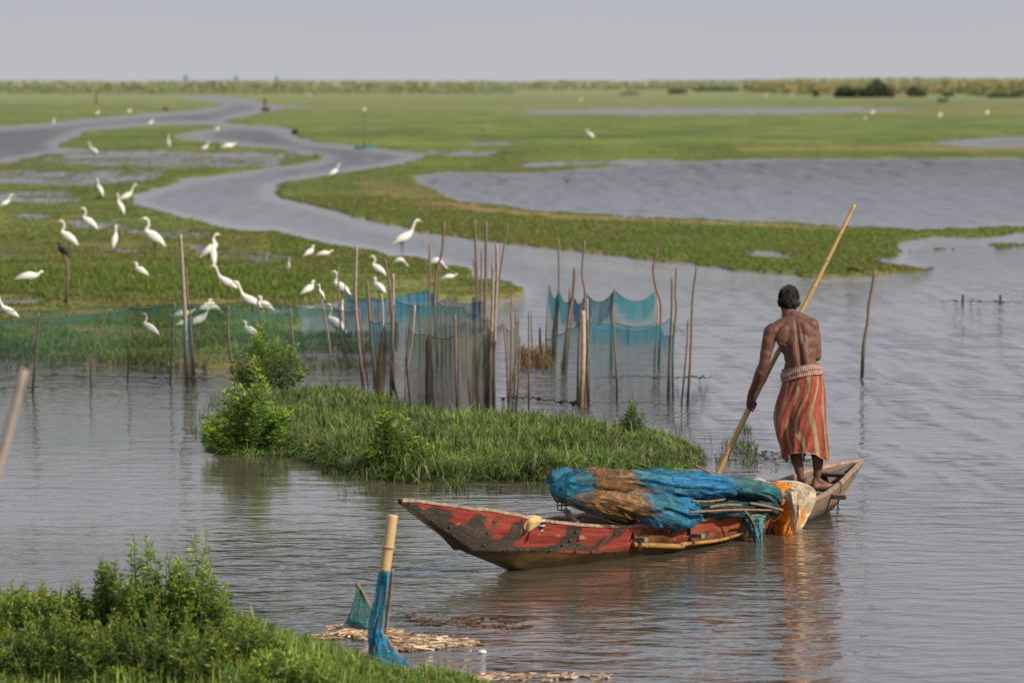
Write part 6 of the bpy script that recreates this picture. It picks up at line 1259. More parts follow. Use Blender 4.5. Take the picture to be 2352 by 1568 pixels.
# wire frame of a small cage at the bow end of the load
cage = empty('wire_cage', (float(bw(.55, 0, .2)[0]), float(bw(.55, 0, .2)[1]), .2)); tag(cage, 'small dark wire cage under the bow end of the blue heap', 'cage'); co = np.array(cage.location)
for k, (a, b_) in enumerate([((1281,1150),(1281,1172)), ((1290,1152),(1290,1174)), ((1300,1152),(1300,1174)), ((1281,1150),(1312,1152)), ((1281,1160),(1312,1161)), ((1281,1171),(1312,1172))]):
    mb = MB(); mb.tube([wv(*a, 30.5) - co, wv(*b_, 30.5) - co], .0045, 6); mb.build('wire', M_WOODD, cage, col=False)
# ------------------------------------------------------------ the boatman
PY0 = 33.55
def m_(x, y, dy=0.0): return np.array(Wd(x, y, PY0 + dy))
MO = m_(1866, 1122); MO[2] = 0
M_SKIN, nt = mat('dark_skin')
tc = N(nt, 'ShaderNodeTexCoord').outputs['Object']; n_ = noise(nt, tc, 9, 4, .6)
c = ramp(nt, n_, [(.3, (.095, .040, .027)), (.7, (.14, .062, .042))]); c = mixc(nt, attr(nt, 'sole').outputs['Fac'], c, (.34, .15, .10))
p = N(nt, 'ShaderNodeBsdfPrincipled'); L(nt, c, p.inputs['Base Color']); p.inputs['Roughness'].default_value = .58; p.inputs['Specular IOR Level'].default_value = .38
p.inputs['Subsurface Weight'].default_value = .08; p.inputs['Subsurface Radius'].default_value = (.02, .008, .004)
b = N(nt, 'ShaderNodeBump'); b.inputs['Strength'].default_value = .25; b.inputs['Distance'].default_value = .003; L(nt, noise(nt, tc, 45, 5, .6), b.inputs['Height']); L(nt, b.outputs[0], p.inputs['Normal']); out(nt, p.outputs[0])
man = empty('person', (MO[0], MO[1], float(m_(1866, 1122)[2]))); tag(man, 'barefoot bare-backed man standing in the stern, poling, in a red striped wrap', 'person')
off = np.array(man.location)
bd = MB()
def cap_(P, R, seg=14, flat=(1, 1)):
    P = np.asarray(P, float); R = np.asarray(R, float); n = 4 * (len(P) - 1) + 1
    Q = spline(np.column_stack([P, R]), n); T0 = Q[1, :3] - Q[0, :3]; T0 /= np.linalg.norm(T0); T1 = Q[-1, :3] - Q[-2, :3]; T1 /= np.linalg.norm(T1)
    A = [np.r_[Q[0, :3] - T0 * Q[0, 3] * a, Q[0, 3] * math.sqrt(max(0, 1 - a * a))] for a in (.97, .75, .4)]
    B = [np.r_[Q[-1, :3] + T1 * Q[-1, 3] * a, Q[-1, 3] * math.sqrt(max(0, 1 - a * a))] for a in (.4, .75, .97)]
    Q = np.vstack([A, Q, B]); bd.tube(Q[:, :3] - off, Q[:, 3], seg, flat=flat)
def el(c, r, rot=None): bd.ell(c - off, r, seg=16, rings=12, rot=rot)
K = 1 / (FP / PY0)                                   # metres per reference pixel at the man
# torso
el(m_(1840, 845, .02), (.135, .100, .12)); el(m_(1838, 815, .03), (.130, .092, .12)); el(m_(1833, 790, .05), (.150, .100, .13)); el(m_(1826, 765, .07), (.172, .098, .12)); el(m_(1822, 750, .085), (.165, .085, .085))
el(m_(1846, 880, 0), (.15, .12, .15))
# shoulders, slope of the trapezius, neck
cap_([m_(1786, 753, .05), m_(1812, 737, .08), m_(1826, 727, .09)], [.052, .048, .045]); cap_([m_(1856, 744, .08), m_(1838, 732, .09), m_(1822, 725, .09)], [.052, .05, .045])
cap_([m_(1815, 745, .09), m_(1812, 722, .12), m_(1812, 700, .14)], [.068, .058, .060])
el(m_(1777, 760, .05), (.070, .068, .066)); el(m_(1862, 748, .09), (.068, .066, .066))
# shoulder blades, long back muscles
el(m_(1800, 772, -.005), (.060, .028, .085), Matrix.Rotation(.25, 3, 'Y')); el(m_(1848, 764, .005), (.058, .028, .085), Matrix.Rotation(-.2, 3, 'Y'))
cap_([m_(1822, 780, .0), m_(1827, 810, -.045), m_(1832, 845, -.055)], [.036, .040, .042]); cap_([m_(1843, 778, .005), m_(1848, 810, -.04), m_(1853, 842, -.052)], [.036, .040, .042])
# head
hc = m_(1812, 690, .165); el(hc, (.074, .093, .104)); el(hc + np.array([0, .045, -.045]), (.060, .062, .075)); el(hc + np.array([0, -.02, .02]), (.076, .085, .082))
el(hc + np.array([0, .055, -.085]), (.036, .036, .028))                                        # chin
cap_([hc + np.array([0, .098, .02]), hc + np.array([0, .118, -.022])], [.009, .014], 8)          # nose
cap_([hc + np.array([-.028, .088, .028]), hc + np.array([.028, .088, .028])], [.012, .012], 8)   # brow
cap_([hc + np.array([-.020, .098, -.052]), hc + np.array([0, .105, -.050]), hc + np.array([.020, .098, -.052])], [.006, .009, .006], 8)
for sg in (-1, 1):
    el(hc + np.array([sg * .079, -.005, -.020]), (.011, .022, .034)); el(hc + np.array([sg * .086, -.012, -.010]), (.008, .016, .022))
# left arm (camera left) reaching down to the pole
cap_([m_(1771, 762, .04), m_(1764, 790, .03), m_(1759, 815, .02), m_(1755, 838, .01)], [.060, .052, .046, .041]); cap_([m_(1755, 836, .01), m_(1747, 856, .03), m_(1737, 880, .07), m_(1725, 904, .12)], [.041, .045, .036, .026])
el(m_(1764, 785, .02), (.048, .046, .075)); el(m_(1748, 852, .02), (.044, .042, .06), Matrix.Rotation(.35, 3, 'Y'))
# right arm: upper arm down the side, forearm forward to the pole before the chest
cap_([m_(1866, 752, .09), m_(1872, 775, .08), m_(1875, 795, .07), m_(1876, 818, .07)], [.054, .046, .040, .037]); cap_([m_(1876, 818, .07), m_(1868, 815, .17), m_(1848, 806, .28), m_(1818, 790, .33)], [.038, .040, .034, .025])
# legs
for (hp, kn, mid, an, he, toe, sg) in ((m_(1830, 905, .02), m_(1828, 1002, .05), m_(1829, 1045, .0), m_(1840, 1100, -.01), m_(1850, 1117, -.035), m_(1819, 1114, .11), -1), (m_(1862, 905, .0), m_(1876, 1004, .05), m_(1878, 1048, .0), m_(1877, 1098, -.01), m_(1872, 1116, -.025), m_(1906, 1117, .055), 1)):
    cap_([hp, (hp + kn) / 2, kn], [.085, .070, .055]); cap_([kn, mid, (mid * .45 + an * .55), an], [.052, .050, .036, .027]); el(mid + np.array([0, -.018, .02]), (.040, .036, .07))
    zf = off[2]; he[2] = zf + .030; toe[2] = zf + .016
    el(he, (.031, .034, .032)); cap_([an, he + np.array([0, .01, .03]), he], [.027, .028, .028])
    mdp = he * .5 + toe * .5; mdp[2] = zf + .028; inst = an * .55 + mdp * .45; inst[2] = zf + .055
    cap_([an + np.array([0, .01, -.01]), inst, mdp + np.array([0, 0, .012]), toe], [.030, .032, .029, .020]); cap_([he, mdp, toe], [.028, .030, .022])
    d = toe - he; d[2] = 0; d /= np.linalg.norm(d); sd_ = np.array([-d[1], d[0], 0]) * sg
    sd_ = -sd_ if sg > 0 else sd_
    el(toe - d * .01, (.034, .034, .017))
    for k in range(5):
        o_ = (k - 2) * .0155; ln = (.046, .042, .038, .033, .027)[k]; r = (.0115, .0085, .008, .0075, .007)[k]
        a = toe + sd_ * -o_ * 1.1 + d * (.008 - .004 * k); b_ = a + d * ln * .75; b_[2] = zf + r * .9; a = a.copy(); a[2] = zf + .013
        cap_([a, (a + b_) / 2 + np.array([0, 0, .003]), b_], [r * 1.05, r * .95, r], 8)
# hands: palm against the pole, fingers closing round it
def pole_at(z):
    Q = np.array(POLE); o = np.argsort(Q[:, 2]); return np.array([np.interp(z, Q[o, 2], Q[o, k]) for k in range(3)])
def hand(wr, gz, palm_side, r_p, spread, sgn):
    """wr wrist point, gz grip height on the pole, palm_side unit vector from pole axis to palm"""
    g = pole_at(gz); ax = pole_at(gz + .1) - pole_at(gz - .1); ax /= np.linalg.norm(ax)
    ps = palm_side - ax * palm_side.dot(ax); ps /= np.linalg.norm(ps); cr = np.cross(ax, ps) * sgn
    rp = r_p + .012; kn = g + ps * rp * 1.25 - ax * .0
    cap_([wr, wr * .5 + (kn + ax * .02) * .5, kn + ax * .012], [.024, .028, .024], 12, flat=(1, 1)); cap_([wr, kn - ax * .018], [.022, .021], 10)
    ln = (1.0, 1.1, 1.02, .8)
    for k in range(4):
        base = kn + ax * (.030 - .0205 * k) + cr * .006; pts = [base]
        for q in (1, 2, 3):
            a = q * .78 * ln[k]; pts.append(g + ax * (.030 - .0215 * k - .003 * q) + (ps * math.cos(a) + cr * math.sin(a)) * (rp + .002))
        cap_(pts, [.0098, .0092, .0085, .0072], 8)
    tb = kn + ax * .038 - cr * .012; cap_([wr * .35 + tb * .65, tb, g + ax * .034 + (ps * .35 - cr * .95) * rp, g + ax * .018 + (-ps * .5 - cr * .85) * rp], [.014, .0125, .0105, .009], 8)
wl = m_(1724, 906, .12); gzl = float(m_(1719, 930, .15)[2])
hand(wl, gzl, np.array([-.25, -.75, .45]), .0235, 0, 1)
wr_ = m_(1818, 790, .33); gzr = float(m_(1800, 782, .3)[2])
hand(wr_, gzr, np.array([.8, -.2, .0]), .0205, 0, -1)
# fuse everything into one skin
V = np.concatenate(bd.V); tmp = bpy.data.meshes.new('body'); tmp.from_pydata(V.tolist(), [], bd.F); tmp.update()
to = bpy.data.objects.new('body', tmp); COL.objects.link(to)
rm = to.modifiers.new('r', 'REMESH'); rm.mode = 'VOXEL'; rm.voxel_size = .0042; smo = to.modifiers.new('s', 'SMOOTH'); smo.factor = .5; smo.iterations = 5
dg = bpy.context.evaluated_depsgraph_get(); ev_ = to.evaluated_get(dg).to_mesh()
n = len(ev_.vertices); co = np.empty(n * 3, dtype=np.float32); ev_.vertices.foreach_get('co', co); co = co.reshape(-1, 3).astype(float); nn = np.empty(n * 3, dtype=np.float32); ev_.vertices.foreach_get('normal', nn); nn = nn.reshape(-1, 3).astype(float)
Fq = [tuple(p_.vertices) for p_ in ev_.polygons]; to.evaluated_get(dg).to_mesh_clear(); bpy.data.objects.remove(to)
W_ = co + off; px, py = proj(W_[:, 0], W_[:, 1], W_[:, 2]); back = nn[:, 1] < .2
# spine furrow, shoulder-blade edges, ribs
sx_ = np.interp(py, [725, 740, 780, 820, 860], [1822, 1828, 1833, 1838, 1846]); g = np.exp(-((px - sx_) / 4.2) ** 2) * sstep(728, 745, py) * sstep(868, 850, py) * back
co -= nn * (g * .011)[:, None]
for (a, b_, w_, dpt) in (((1812, 760), (1806, 790), 3.2, .006), ((1841, 752), (1846, 784), 3.2, .006), ((1806, 790), (1786, 782), 3.0, .005), ((1846, 784), (1866, 775), 3.0, .005)):
    ax_, ay_ = a; bx_, by_ = b_; t = np.clip(((px - ax_) * (bx_ - ax_) + (py - ay_) * (by_ - ay_)) / ((bx_ - ax_) ** 2 + (by_ - ay_) ** 2), 0, 1)
    dd = np.hypot(px - ax_ - t * (bx_ - ax_), py - ay_ - t * (by_ - ay_)); co -= nn * (np.exp(-(dd / w_) ** 2) * dpt * .7 * back)[:, None]
rb = np.sin((py - 790 + np.abs(px - sx_) * .35) / 3.6) * sstep(12, 22, np.abs(px - sx_)) * sstep(790, 800, py) * sstep(838, 828, py) * back; co += nn * (rb * .0018)[:, None]
co += nn * ((fbm(co[:, 0] * 14, co[:, 1] * 14, co[:, 2] * 14, s=3) - .5) * .006)[:, None]
sole = np.clip(sstep(.04, .015, co[:, 2]) * .6 + sstep(.055, .02, co[:, 2]) * (nn[:, 1] < -.3) * .35, 0, .7)
mesh_np('body', co, Fq, M_SKIN, man, attrs={'sole': sole})
# hair: short grey, cropped close round the ears
M_HAIR = simple('grey_hair', (.085, .078, .070), rough=.75, nscale=60, var=.5, bump=.6, usecol=True)
hr = RS.randn(26000, 3); hr /= np.linalg.norm(hr, axis=1)[:, None]
top_ = hr[:, 2] > -.62 + .55 * np.clip(hr[:, 1], 0, 1) * 2 - .0; side_ = ~((np.abs(hr[:, 0]) > .8) & (hr[:, 2] < -.0) & (hr[:, 1] > -.25)); fr = hr[:, 1] < .55 + .5 * hr[:, 2]
hr = hr[top_ & side_ & fr]; n = len(hr)
R_h = np.where(hr[:, 1:2] < 0, np.array([[.079, .1, .107]]), np.array([[.077, .096, .107]]))
root_ = hc - off + hr * R_h + np.array([0, -.008, .004]); g = fbm(hr[:, 0] * 3, hr[:, 1] * 3, hr[:, 2] * 3, s=8)
ln = (.007 + .010 * np.clip(hr[:, 2] + .3, 0, 1)) * (.5 + g) 
dirv = hr + np.stack([.55 * np.sin(g * 14), -.35 + 0 * g, -.55 + .5 * np.cos(g * 17)], 1) * .8; dirv /= np.linalg.norm(dirv, axis=1)[:, None]
sdv = np.cross(dirv, RS.randn(n, 3)); sdv /= np.linalg.norm(sdv, axis=1)[:, None]
V = np.stack([root_ - hr * .004 - sdv * .0013, root_ - hr * .004 + sdv * .0013, root_ + dirv * ln[:, None] + sdv * .0006, root_ + dirv * ln[:, None] - sdv * .0006], 1)
wht = sstep(-.5, .6, hr[:, 2] * .6 + hr[:, 0] * .35 + (g - .5) * 2.0)[:, None]; colh = (C3((.030, .026, .023)) * (1 - wht) + C3((.26, .24, .215)) * wht) * (.8 + .4 * RS.rand(n, 1))
hair_v = V.reshape(-1, 3); hair_f = np.arange(n * 4).reshape(-1, 4)
# scalp cap under the strands
u = np.linspace(0, math.pi, 26); v = np.linspace(0, 2 * math.pi, 40, endpoint=False); UU, VV = np.meshgrid(u, v, indexing='ij'); D3 = np.stack([np.sin(UU) * np.cos(VV), np.sin(UU) * np.sin(VV), np.cos(UU)], -1)
lim = -.60 + 1.1 * np.clip(D3[..., 1], 0, 1); zc_ = np.maximum(D3[..., 2], lim); D3[..., 2] = zc_
k_ = (.965 + .0 * zc_)[..., None]; sc_v = (hc - off + D3 * np.array([.077, .098, .105]) * k_ + np.array([0, -.008, .004])).reshape(-1, 3)
hm = MB(); hm.add(hair_v, hair_f.tolist(), np.repeat(colh, 4, 0)); hm.add(sc_v, grid_faces(26, 40, True).tolist(), np.tile([.030, .026, .023], (len(sc_v), 1))); hm.build('hair', M_HAIR, man, smooth=False, uv=False)
# red striped wrap: rings fitted to the traced outline, with drag folds
LL = np.array([(1799,845),(1798,860),(1798,878),(1792,900),(1784,922),(1779,945),(1778,960),(1781,982),(1786,1004),(1795,1030),(1795,1048),(1806,1060)], float)
RR = np.array([(1883,836),(1890,850),(1893,870),(1897,895),(1899,914),(1899,940),(1900,969),(1903,1000),(1907,1024),(1907,1045),(1905,1065),(1905,1070)], float)
nr, nc = 120, 220; tt = np.linspace(0, 1, nr)
Lp = spline(LL, nr); Rp = spline(RR, nr)
# hem height round the wrap (reference y of the lower edge by angle)
th = np.linspace(0, 2 * math.pi, nc, endpoint=False)          # 0 = right, -pi/2 = towards the camera
hemk = np.array([(-math.pi, 1052), (-2.75, 1056), (-2.45, 1044), (-2.1, 1037), (-1.57, 1036), (-1.15, 1040), (-.75, 1052), (-.35, 1066), (0, 1068), (.5, 1062), (.9, 1040), (1.57, 1034), (2.1, 1040), (2.5, 1062), (2.9, 1064), (math.pi, 1052)])
thw = (th + math.pi) % (2 * math.pi) - math.pi; hem = np.interp(thw, hemk[:, 0], hemk[:, 1])
P = np.empty((nr, nc, 3)); UVc = np.empty((nr, nc, 2))
for i in range(nr):
    y0 = 843 - 6 * np.cos(thw); yy = y0 + (hem - y0) * tt[i]                                   # reference y of this ring at each angle
    xl = np.interp(yy, LL[:, 1], LL[:, 0]); xr = np.interp(yy, RR[:, 1], RR[:, 0])
    xc = (xl + xr) / 2; hw = (xr - xl) / 2 * K; zz = np.array([m_(1850, q)[2] for q in yy])
    dep = np.interp(tt[i], [0, .15, .5, 1], [.115, .135, .145, .15]) 
    ca, sa = np.cos(thw), np.sin(thw)
    # folds: diagonal pulls from the hip, deeper towards the hem
    ph = thw * 2.2 + tt[i] * 3.0; f = (fbm(thw * 2.6 + tt[i] * 2.4, np.full(nc, tt[i] * 1.1), s=5, o=3) - .5) * 2
    rdg = 1 - np.abs(2 * fbm(thw * 1.5 + tt[i] * 2.0, tt[i] * .8 + 0 * thw, s=15, o=2) - 1) * 3
    crs = (fbm(thw * 5, np.full(nc, tt[i] * 9) + thw * 2, s=25, o=3) - .5) * 2
    amp = np.interp(tt[i], [0, .1, .4, 1], [.006, .016, .034, .042]); d = amp * (f * 1.3 + np.clip(rdg, -1, 1) * .5) + .007 * crs * np.interp(tt[i], [0, .3, 1], [.3, 1, 1])
    side = np.abs(ca) ** 3                                                                      # keep the traced outline at the sides
    P[i, :, 0] = (xc - 1176) * K * (PY0 / PY0) + ca * hw + ca * d * (1 - side) * .6; P[i, :, 1] = PY0 - .005 + np.sign(sa) * np.abs(sa) ** .85 * dep + sa * d
    P[i, :, 2] = zz; UVc[i, :, 0] = (thw + math.pi) / (2 * math.pi) + .020 * f + .022 * np.sin(tt[i] * 5.5 + thw * 1.5) + .012 * np.sin(tt[i] * 11 + thw * 3) + .03 * tt[i]; UVc[i, :, 1] = tt[i]
M_LUN, nt = mat('red_striped_cotton')
uv = N(nt, 'ShaderNodeUVMap').outputs[0]; sx2 = N(nt, 'ShaderNodeSeparateXYZ'); L(nt, uv, sx2.inputs[0])
fr_ = mth(nt, 'FRACT', mth(nt, 'MULTIPLY_ADD', sx2.outputs[0], 12.0, .20)); ds = mth(nt, 'ABSOLUTE', mth(nt, 'SUBTRACT', fr_, .5))
st = ramp(nt, ds, [(.0, (1, 1, 1)), (.13, (1, 1, 1)), (.16, (0, 0, 0))]); edge_ = ramp(nt, ds, [(.15, (0,) * 3), (.165, (1,) * 3), (.185, (0,) * 3)])
tc = N(nt, 'ShaderNodeTexCoord').outputs['Object']; nz = noise(nt, tc, 12, 5, .6); weave = noise(nt, tc, 220, 2, .5)
rc = ramp(nt, nz, [(.3, (.24, .050, .040)), (.7, (.37, .095, .072))]); gc = ramp(nt, nz, [(.3, (.25, .20, .095)), (.7, (.36, .29, .15))])
c = mixc(nt, st, rc, gc); c = mixc(nt, mth(nt, 'MULTIPLY', edge_, .5), c, (.12, .05, .03))
c = mixc(nt, ramp(nt, sx2.outputs[1], [(.985, (0,) * 3), (.992, (1,) * 3)]), c, (.50, .22, .19))
p = N(nt, 'ShaderNodeBsdfPrincipled'); L(nt, c, p.inputs['Base Color']); p.inputs['Roughness'].default_value = .9; p.inputs['Specular IOR Level'].default_value = .15; p.inputs['Sheen Weight'].default_value = .1
b = N(nt, 'ShaderNodeBump'); b.inputs['Strength'].default_value = .5; b.inputs['Distance'].default_value = .012; L(nt, noise(nt, tc, 8, 5, .6, 1.0), b.inputs['Height']); L(nt, b.outputs[0], p.inputs['Normal'])
t_ = N(nt, 'ShaderNodeBsdfTranslucent'); L(nt, c, t_.inputs[0]); x_ = N(nt, 'ShaderNodeMixShader'); x_.inputs[0].default_value = .12; L(nt, p.outputs[0], x_.inputs[1]); L(nt, t_.outputs[0], x_.inputs[2]); out(nt, x_.outputs[0])
# loop uvs written by column so the seam does not smear
V = (P - off).reshape(-1, 3); F = grid_faces(nr, nc, True)
lg = mesh_np('wrap_skirt', V, F, M_LUN, man, uv=UVc.reshape(-1, 2))
ul = lg.data.uv_layers[0]; U_ = np.empty(len(lg.data.loops) * 2, dtype=np.float32); ul.data.foreach_get('uv', U_); U_ = U_.reshape(-1, 4, 2)
bad = (U_[:, :, 0].max(1) - U_[:, :, 0].min(1)) > .5; q = U_[bad]; q[..., 0] = np.where(q[..., 0] < .5, q[..., 0] + 1, q[..., 0]); U_[bad] = q; ul.data.foreach_set('uv', U_.ravel())
# checked waist scarf, twisted, low on the left
M_SCF, nt = mat('checked_scarf'); uv = N(nt, 'ShaderNodeUVMap').outputs[0]; sx3 = N(nt, 'ShaderNodeSeparateXYZ'); L(nt, uv, sx3.inputs[0])
def sq(o_, k, th_): f_ = mth(nt, 'FRACT', mth(nt, 'MULTIPLY', o_, k)); return mth(nt, 'GREATER_THAN', f_, th_)
a_ = sq(sx3.outputs[0], 62.0, .42); b_ = sq(sx3.outputs[1], 9.0, .42); both = mth(nt, 'MULTIPLY', a_, b_); one = mth(nt, 'MAXIMUM', a_, b_)
c = mixc(nt, one, (.06, .018, .02), (.22, .085, .075)); c = mixc(nt, both, c, (.52, .40, .34))
p = N(nt, 'ShaderNodeBsdfPrincipled'); L(nt, c, p.inputs['Base Color']); p.inputs['Roughness'].default_value = .95; b = N(nt, 'ShaderNodeBump'); b.inputs['Strength'].default_value = .5; b.inputs['Distance'].default_value = .008; L(nt, noise(nt, N(nt, 'ShaderNodeTexCoord').outputs['Object'], 22, 4, .6), b.inputs['Height']); L(nt, b.outputs[0], p.inputs['Normal']); out(nt, p.outputs[0])
nr2 = 26; P = np.empty((nr2, nc, 3)); UVs = np.empty((nr2, nc, 2))
for i in range(nr2):
    t = i / (nr2 - 1); ca, sa = np.cos(thw), np.sin(thw)
    yt = np.interp(ca, [-1, -.3, .5, 1], [850, 838.5, 833.5, 837]); yb = np.interp(ca, [-1, -.3, .5, 1], [877, 864, 858, 859]); yy = yt + (yb - yt) * t
    xl = np.interp(yy, LL[:, 1], LL[:, 0]) - 1.5; xr = np.interp(yy, RR[:, 1], RR[:, 0]) + 1.5; hw = (xr - xl) / 2 * K
    bulge = .004 * math.sin(math.pi * t) ** .6 + .006 * np.sin(t * 9 + thw * 1.3) * (t * (1 - t) * 4) + (fbm(thw * 5, np.full(nc, t * 3.), s=45) - .5) * .012
    P[i, :, 0] = ((xl + xr) / 2 - 1176) * K + ca * (hw + bulge); P[i, :, 1] = PY0 - .005 + np.sign(sa) * np.abs(sa) ** .85 * (.135 + bulge + .012 * t); P[i, :, 2] = [m_(1850, q)[2] for q in yy]
    UVs[i, :, 0] = (thw + math.pi) / (2 * math.pi); UVs[i, :, 1] = t * .75 + .05 * np.sin(thw * 2)
sf = mesh_np('waist_scarf', (P - off).reshape(-1, 3), grid_faces(nr2, nc, True), M_SCF, man, uv=UVs.reshape(-1, 2))
ul = sf.data.uv_layers[0]; U_ = np.empty(len(sf.data.loops) * 2, dtype=np.float32); ul.data.foreach_get('uv', U_); U_ = U_.reshape(-1, 4, 2)
bad = (U_[:, :, 0].max(1) - U_[:, :, 0].min(1)) > .5; q = U_[bad]; q[..., 0] = np.where(q[..., 0] < .5, q[..., 0] + 1, q[..., 0]); U_[bad] = q; ul.data.foreach_set('uv', U_.ravel())
# loose knot end hanging between the shins
mb = MB(); mb.tube([m_(1850, 1030, .02) - off, m_(1848, 1042, .0) - off, m_(1846, 1050, -.01) - off, m_(1847, 1057, -.01) - off], [.016, .014, .007, .009], 8, flat=(1, .5)); mb.build('cloth_end', M_LUN, man, col=False)
# ------------------------------------------------------------ near post with net, net corner, drifted reeds
M_TANB = simple('tan_bamboo', (.47, .33, .16), rough=.5, nscale=8, var=.22, bump=.2, spec=.4, stretch=(1, 1, .25))
zf = G(868, 1500)[1]; Yp_ = 25.3
def w2(x, y, dy=0): return np.array(Wd(x, y, Yp_ + dy))
bamboo('bamboo_post', [w2(901, 1182), w2(893, 1245), w2(884, 1310), w2(873, 1400), w2(862, 1470), w2(852, 1530)], .034, .032, [.24, .97], M_TANB, 'cut tan bamboo post in the near water, wrapped in blue net', 'post')
stick_m = M_STK
def nstick(label, pts, r, dy=0):
    Q = spline([w2(x, y, dy) for x, y in pts], 18); o = MB(); o.tube(Q - Q[0], r, 9); ob = o.build('stick', M_STK, None, col=False); ob.location = Q[0]; tag(ob, label, 'stick', 'sticks beside the near post')
nstick('thin dark stick standing close along the right of the near bamboo post', [(902,1306),(898,1360),(889,1430),(878,1500)], .009, -.05)
nstick('leaning stick holding up the teal net corner left of the near post', [(819,1338),(835,1366),(856,1403),(880,1445)], .013, .25)
nstick('short pale stick slanting down right at the foot of the near post', [(872,1452),(892,1474),(914,1506)], .016, -.1)
M_NBL = fabric('blue_net_near', .35, .80); M_NTL = fabric('teal_net_near', .35, .9)
def nsheet(rows, *a, **k): return sheet('net_sheet', [[(x, y, Yp_ + d) for x, y, d in r] for r in rows], *a, **k)
nsheet([[(872,1312,0),(880,1308,-.06),(890,1310,-.07),(902,1312,-.03)], [(863,1352,0),(874,1354,-.07),(886,1354,-.07),(898,1352,-.03)], [(856,1392,0),(868,1396,-.07),(882,1394,-.07),(892,1392,-.04)], [(848,1424,0),(862,1430,-.07),(874,1432,-.08),(888,1428,-.05)], [(846,1462,-.02),(856,1468,-.09),(868,1470,-.09),(880,1460,-.07)], [(850,1500,-.05),(862,1504,-.1),(876,1506,-.1),(888,1500,-.1)]], M_NBL, 'bright blue net wrapped round the near bamboo post', 'fishing net', n=50, fold=.022, fs=7, seed=101, group='nets at the near post', colf=lambda i, j, f: np.clip(C3((.02, .24, .42)) * (.9 + .7 * f[..., None]), .005, 1))
nsheet([[(868,1452,-.15),(880,1456,-.18),(894,1474,-.2),(906,1490,-.22)], [(858,1480,-.25),(880,1488,-.3),(900,1500,-.34),(920,1508,-.36)], [(862,1506,-.4),(886,1512,-.46),(912,1516,-.5),(936,1518,-.5)], [(880,1524,-.6),(902,1528,-.66),(926,1532,-.7),(948,1532,-.7)]], M_NBL, 'blue net tail spreading right from the foot of the near post', 'fishing net', n=40, fold=.03, fs=6, seed=103, group='nets at the near post', colf=lambda i, j, f: np.clip(C3((.02, .22, .38)) * (.9 + .8 * f[..., None]), .005, 1))
nsheet([[(822,1348,.25),(826,1348,.25),(828,1350,.25)], [(812,1378,.22),(828,1376,.2),(844,1382,.22)], [(800,1410,.2),(826,1412,.15),(862,1412,.18)], [(782,1432,.2),(820,1436,.1),(862,1436,.12)], [(758,1446,.2),(810,1443,.05),(860,1446,.05)]], M_NTL, 'teal net corner rising like a small sail left of the near post', 'fishing net', n=50, fold=.03, fs=6, seed=107, group='nets at the near post', colf=lambda i, j, f: np.clip(C3((.045, .15, .15)) * (.9 + .9 * f[..., None]), .005, 1))
# drifted reed stems: rafts of short broken stalks, and loose bits
def litter(label, polys, n, zmax, cols, ln, rad_, name='reed_litter', cat='debris'):
    pts = []
    for P in polys:
        P = np.array(P, float); k = 0
        while k < n // len(polys):
            x = P[:, 0].min() + np.ptp(P[:, 0]) * RS.rand(400); y = P[:, 1].min() + np.ptp(P[:, 1]) * RS.rand(400); ok = inpoly(x, y, P) & (fbm(x / 26, y / 7, s=n, o=3) + .25 * (RS.rand(400) - .5) > .46); pts += list(zip(x[ok], y[ok])); k += ok.sum()
    V = []; F = []; C = []
    for x, y in pts[:n]:
        g = G(x, y); a = RS.randn() * .5 + (math.pi if RS.rand() < .5 else 0) + (.1 if RS.rand() < .7 else RS.rand() * 3); l = ln * (.3 + RS.rand() ** 2); r = rad_ * (.5 + RS.rand()); z = zmax * RS.rand() ** 1.5 + .002
        d = np.array([math.cos(a), math.sin(a), RS.randn() * .08]); s = np.array([-d[1], d[0], 0]) * r; u_ = np.array([0, 0, r]); c0 = np.array([g[0], g[1], z]); b0 = len(V)
        for e in (-1, 1):
            for q in (s, u_, -s, -u_): V.append(c0 + d * l / 2 * e + q * (1 if e < 0 else .8))
        F += [(b0 + k, b0 + (k + 1) % 4, b0 + 4 + (k + 1) % 4, b0 + 4 + k) for k in range(4)] + [(b0, b0 + 1, b0 + 2, b0 + 3), (b0 + 7, b0 + 6, b0 + 5, b0 + 4)]
        cc = np.array(cols[RS.randint(len(cols))]) * (.6 + .7 * RS.rand()); C += [cc] * 8
    o = mesh_np(name, V, F, M_LIT, None, col=C, smooth=False); tag(o, label, cat, kind='stuff'); return o
M_LIT = simple('dry_reed', (.5, .4, .3), nscale=60, var=.3, usecol=True, rough=.8)
PALE = [(.46, .34, .23), (.52, .42, .31), (.36, .23, .14), (.26, .16, .09), (.48, .37, .28)]; BRW = [(.07, .035, .022), (.10, .05, .03), (.045, .03, .022), (.16, .09, .05)]
litter('raft of pale broken reed stems drifted against the near post', [[(705,1466),(770,1450),(800,1436),(900,1450),(1000,1466),(1095,1474),(1090,1482),(960,1480),(860,1470),(780,1468),(720,1472)], [(760,1440),(860,1444),(930,1458),(860,1466),(770,1456)], [(850,1478),(960,1484),(1080,1480),(1000,1490),(900,1498)]], 800, .012, PALE + [(.30, .20, .12), (.22, .14, .08)], .12, .006)
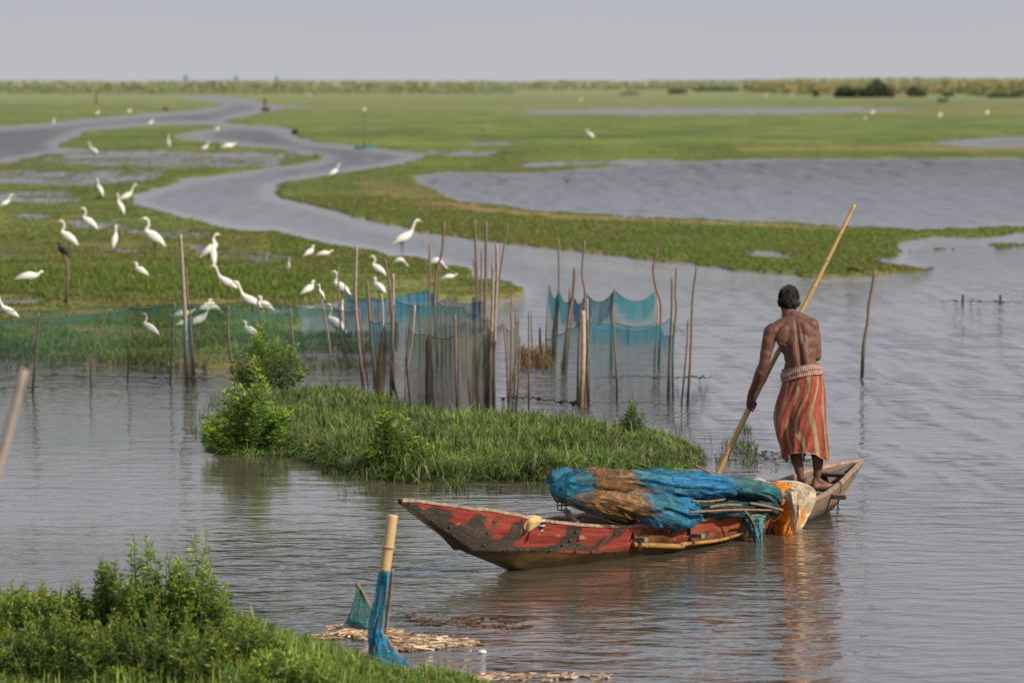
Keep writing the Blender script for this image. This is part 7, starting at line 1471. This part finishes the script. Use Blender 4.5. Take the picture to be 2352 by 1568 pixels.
litter('strip of pale reed bits along the water edge at the bottom of the picture', [[(1030,1560),(1130,1546),(1300,1548),(1420,1550),(1380,1562),(1200,1568),(1080,1575)]], 120, .010, PALE + [(.30, .20, .12)], .09, .006)
litter('dark brown waterweed floating in bits right of the near post', [[(930,1408),(1050,1414),(1200,1425),(1230,1440),(1100,1445),(940,1432)], [(1000,1480),(1150,1462),(1300,1470),(1330,1480),(1200,1500),(1020,1500)], [(560,1420),(700,1412),(800,1416),(740,1436),(600,1440)]], 110, .005, BRW, .06, .0045, 'floating_weed')
litter('thin scatter of weed scraps on the calm water between island and boat', [[(1560,1040),(1760,1035),(1900,1060),(1780,1068),(1600,1060)], [(780,1080),(1200,1110),(1150,1130),(820,1110)], [(60,1380),(330,1390),(380,1402),(100,1398)]], 260, .006, BRW + [(.06, .09, .03)], .05, .0035, 'floating_weed')
M_BOT = simple('dull_dark_plastic', (.10, .12, .14), rough=.3, bump=0)
g = G(1108, 1500)
o = MB(); o.tube([(-.025, 0, .008), (-.022, 0, .009), (.01, 0, .010), (.018, 0, .009), (.025, 0, .008)], [.007, .013, .013, .007, .006], 12); ob = o.build('bottle', simple('white_plastic', (.7, .7, .7), rough=.3, bump=0), None, col=False); ob.location = (g[0], g[1], 0); tag(ob, 'small white float bobbing right of the reed raft', 'float')
# orange brown clod on the far spit and the small mound under the upright egret
for (px, py, wpx, hpx, lb_, cb_) in ((1956, 629, 44, 16, 'rust brown clump of uprooted weed at the edge of the spit', (.16, .07, .035)), (228, 462, 28, 10, 'small brown mound of earth under an upright egret', (.16, .09, .05))):
    X, Y, _ = G(px, py); k = Y / FP; n_ = 500; a = RS.rand(n_) * 6.28; r = RS.rand(n_) ** .5
    P = np.stack([np.cos(a) * r * wpx * k / 2, np.sin(a) * r * wpx * k / 3, RS.rand(n_) * hpx * k * (1.05 - r)], 1); V, F, Cc = leaves(P, RS.randn(n_, 3) + np.array([0, 0, .3]), np.full(n_, .10), np.full(n_, .03), np.array(cb_) * (.5 + RS.rand(n_, 1)))
    o = mesh_np('weed_clump', V, F, M_LEAF, None, col=Cc, smooth=False); o.location = (X, Y, 0); tag(o, lb_, 'weed clump')
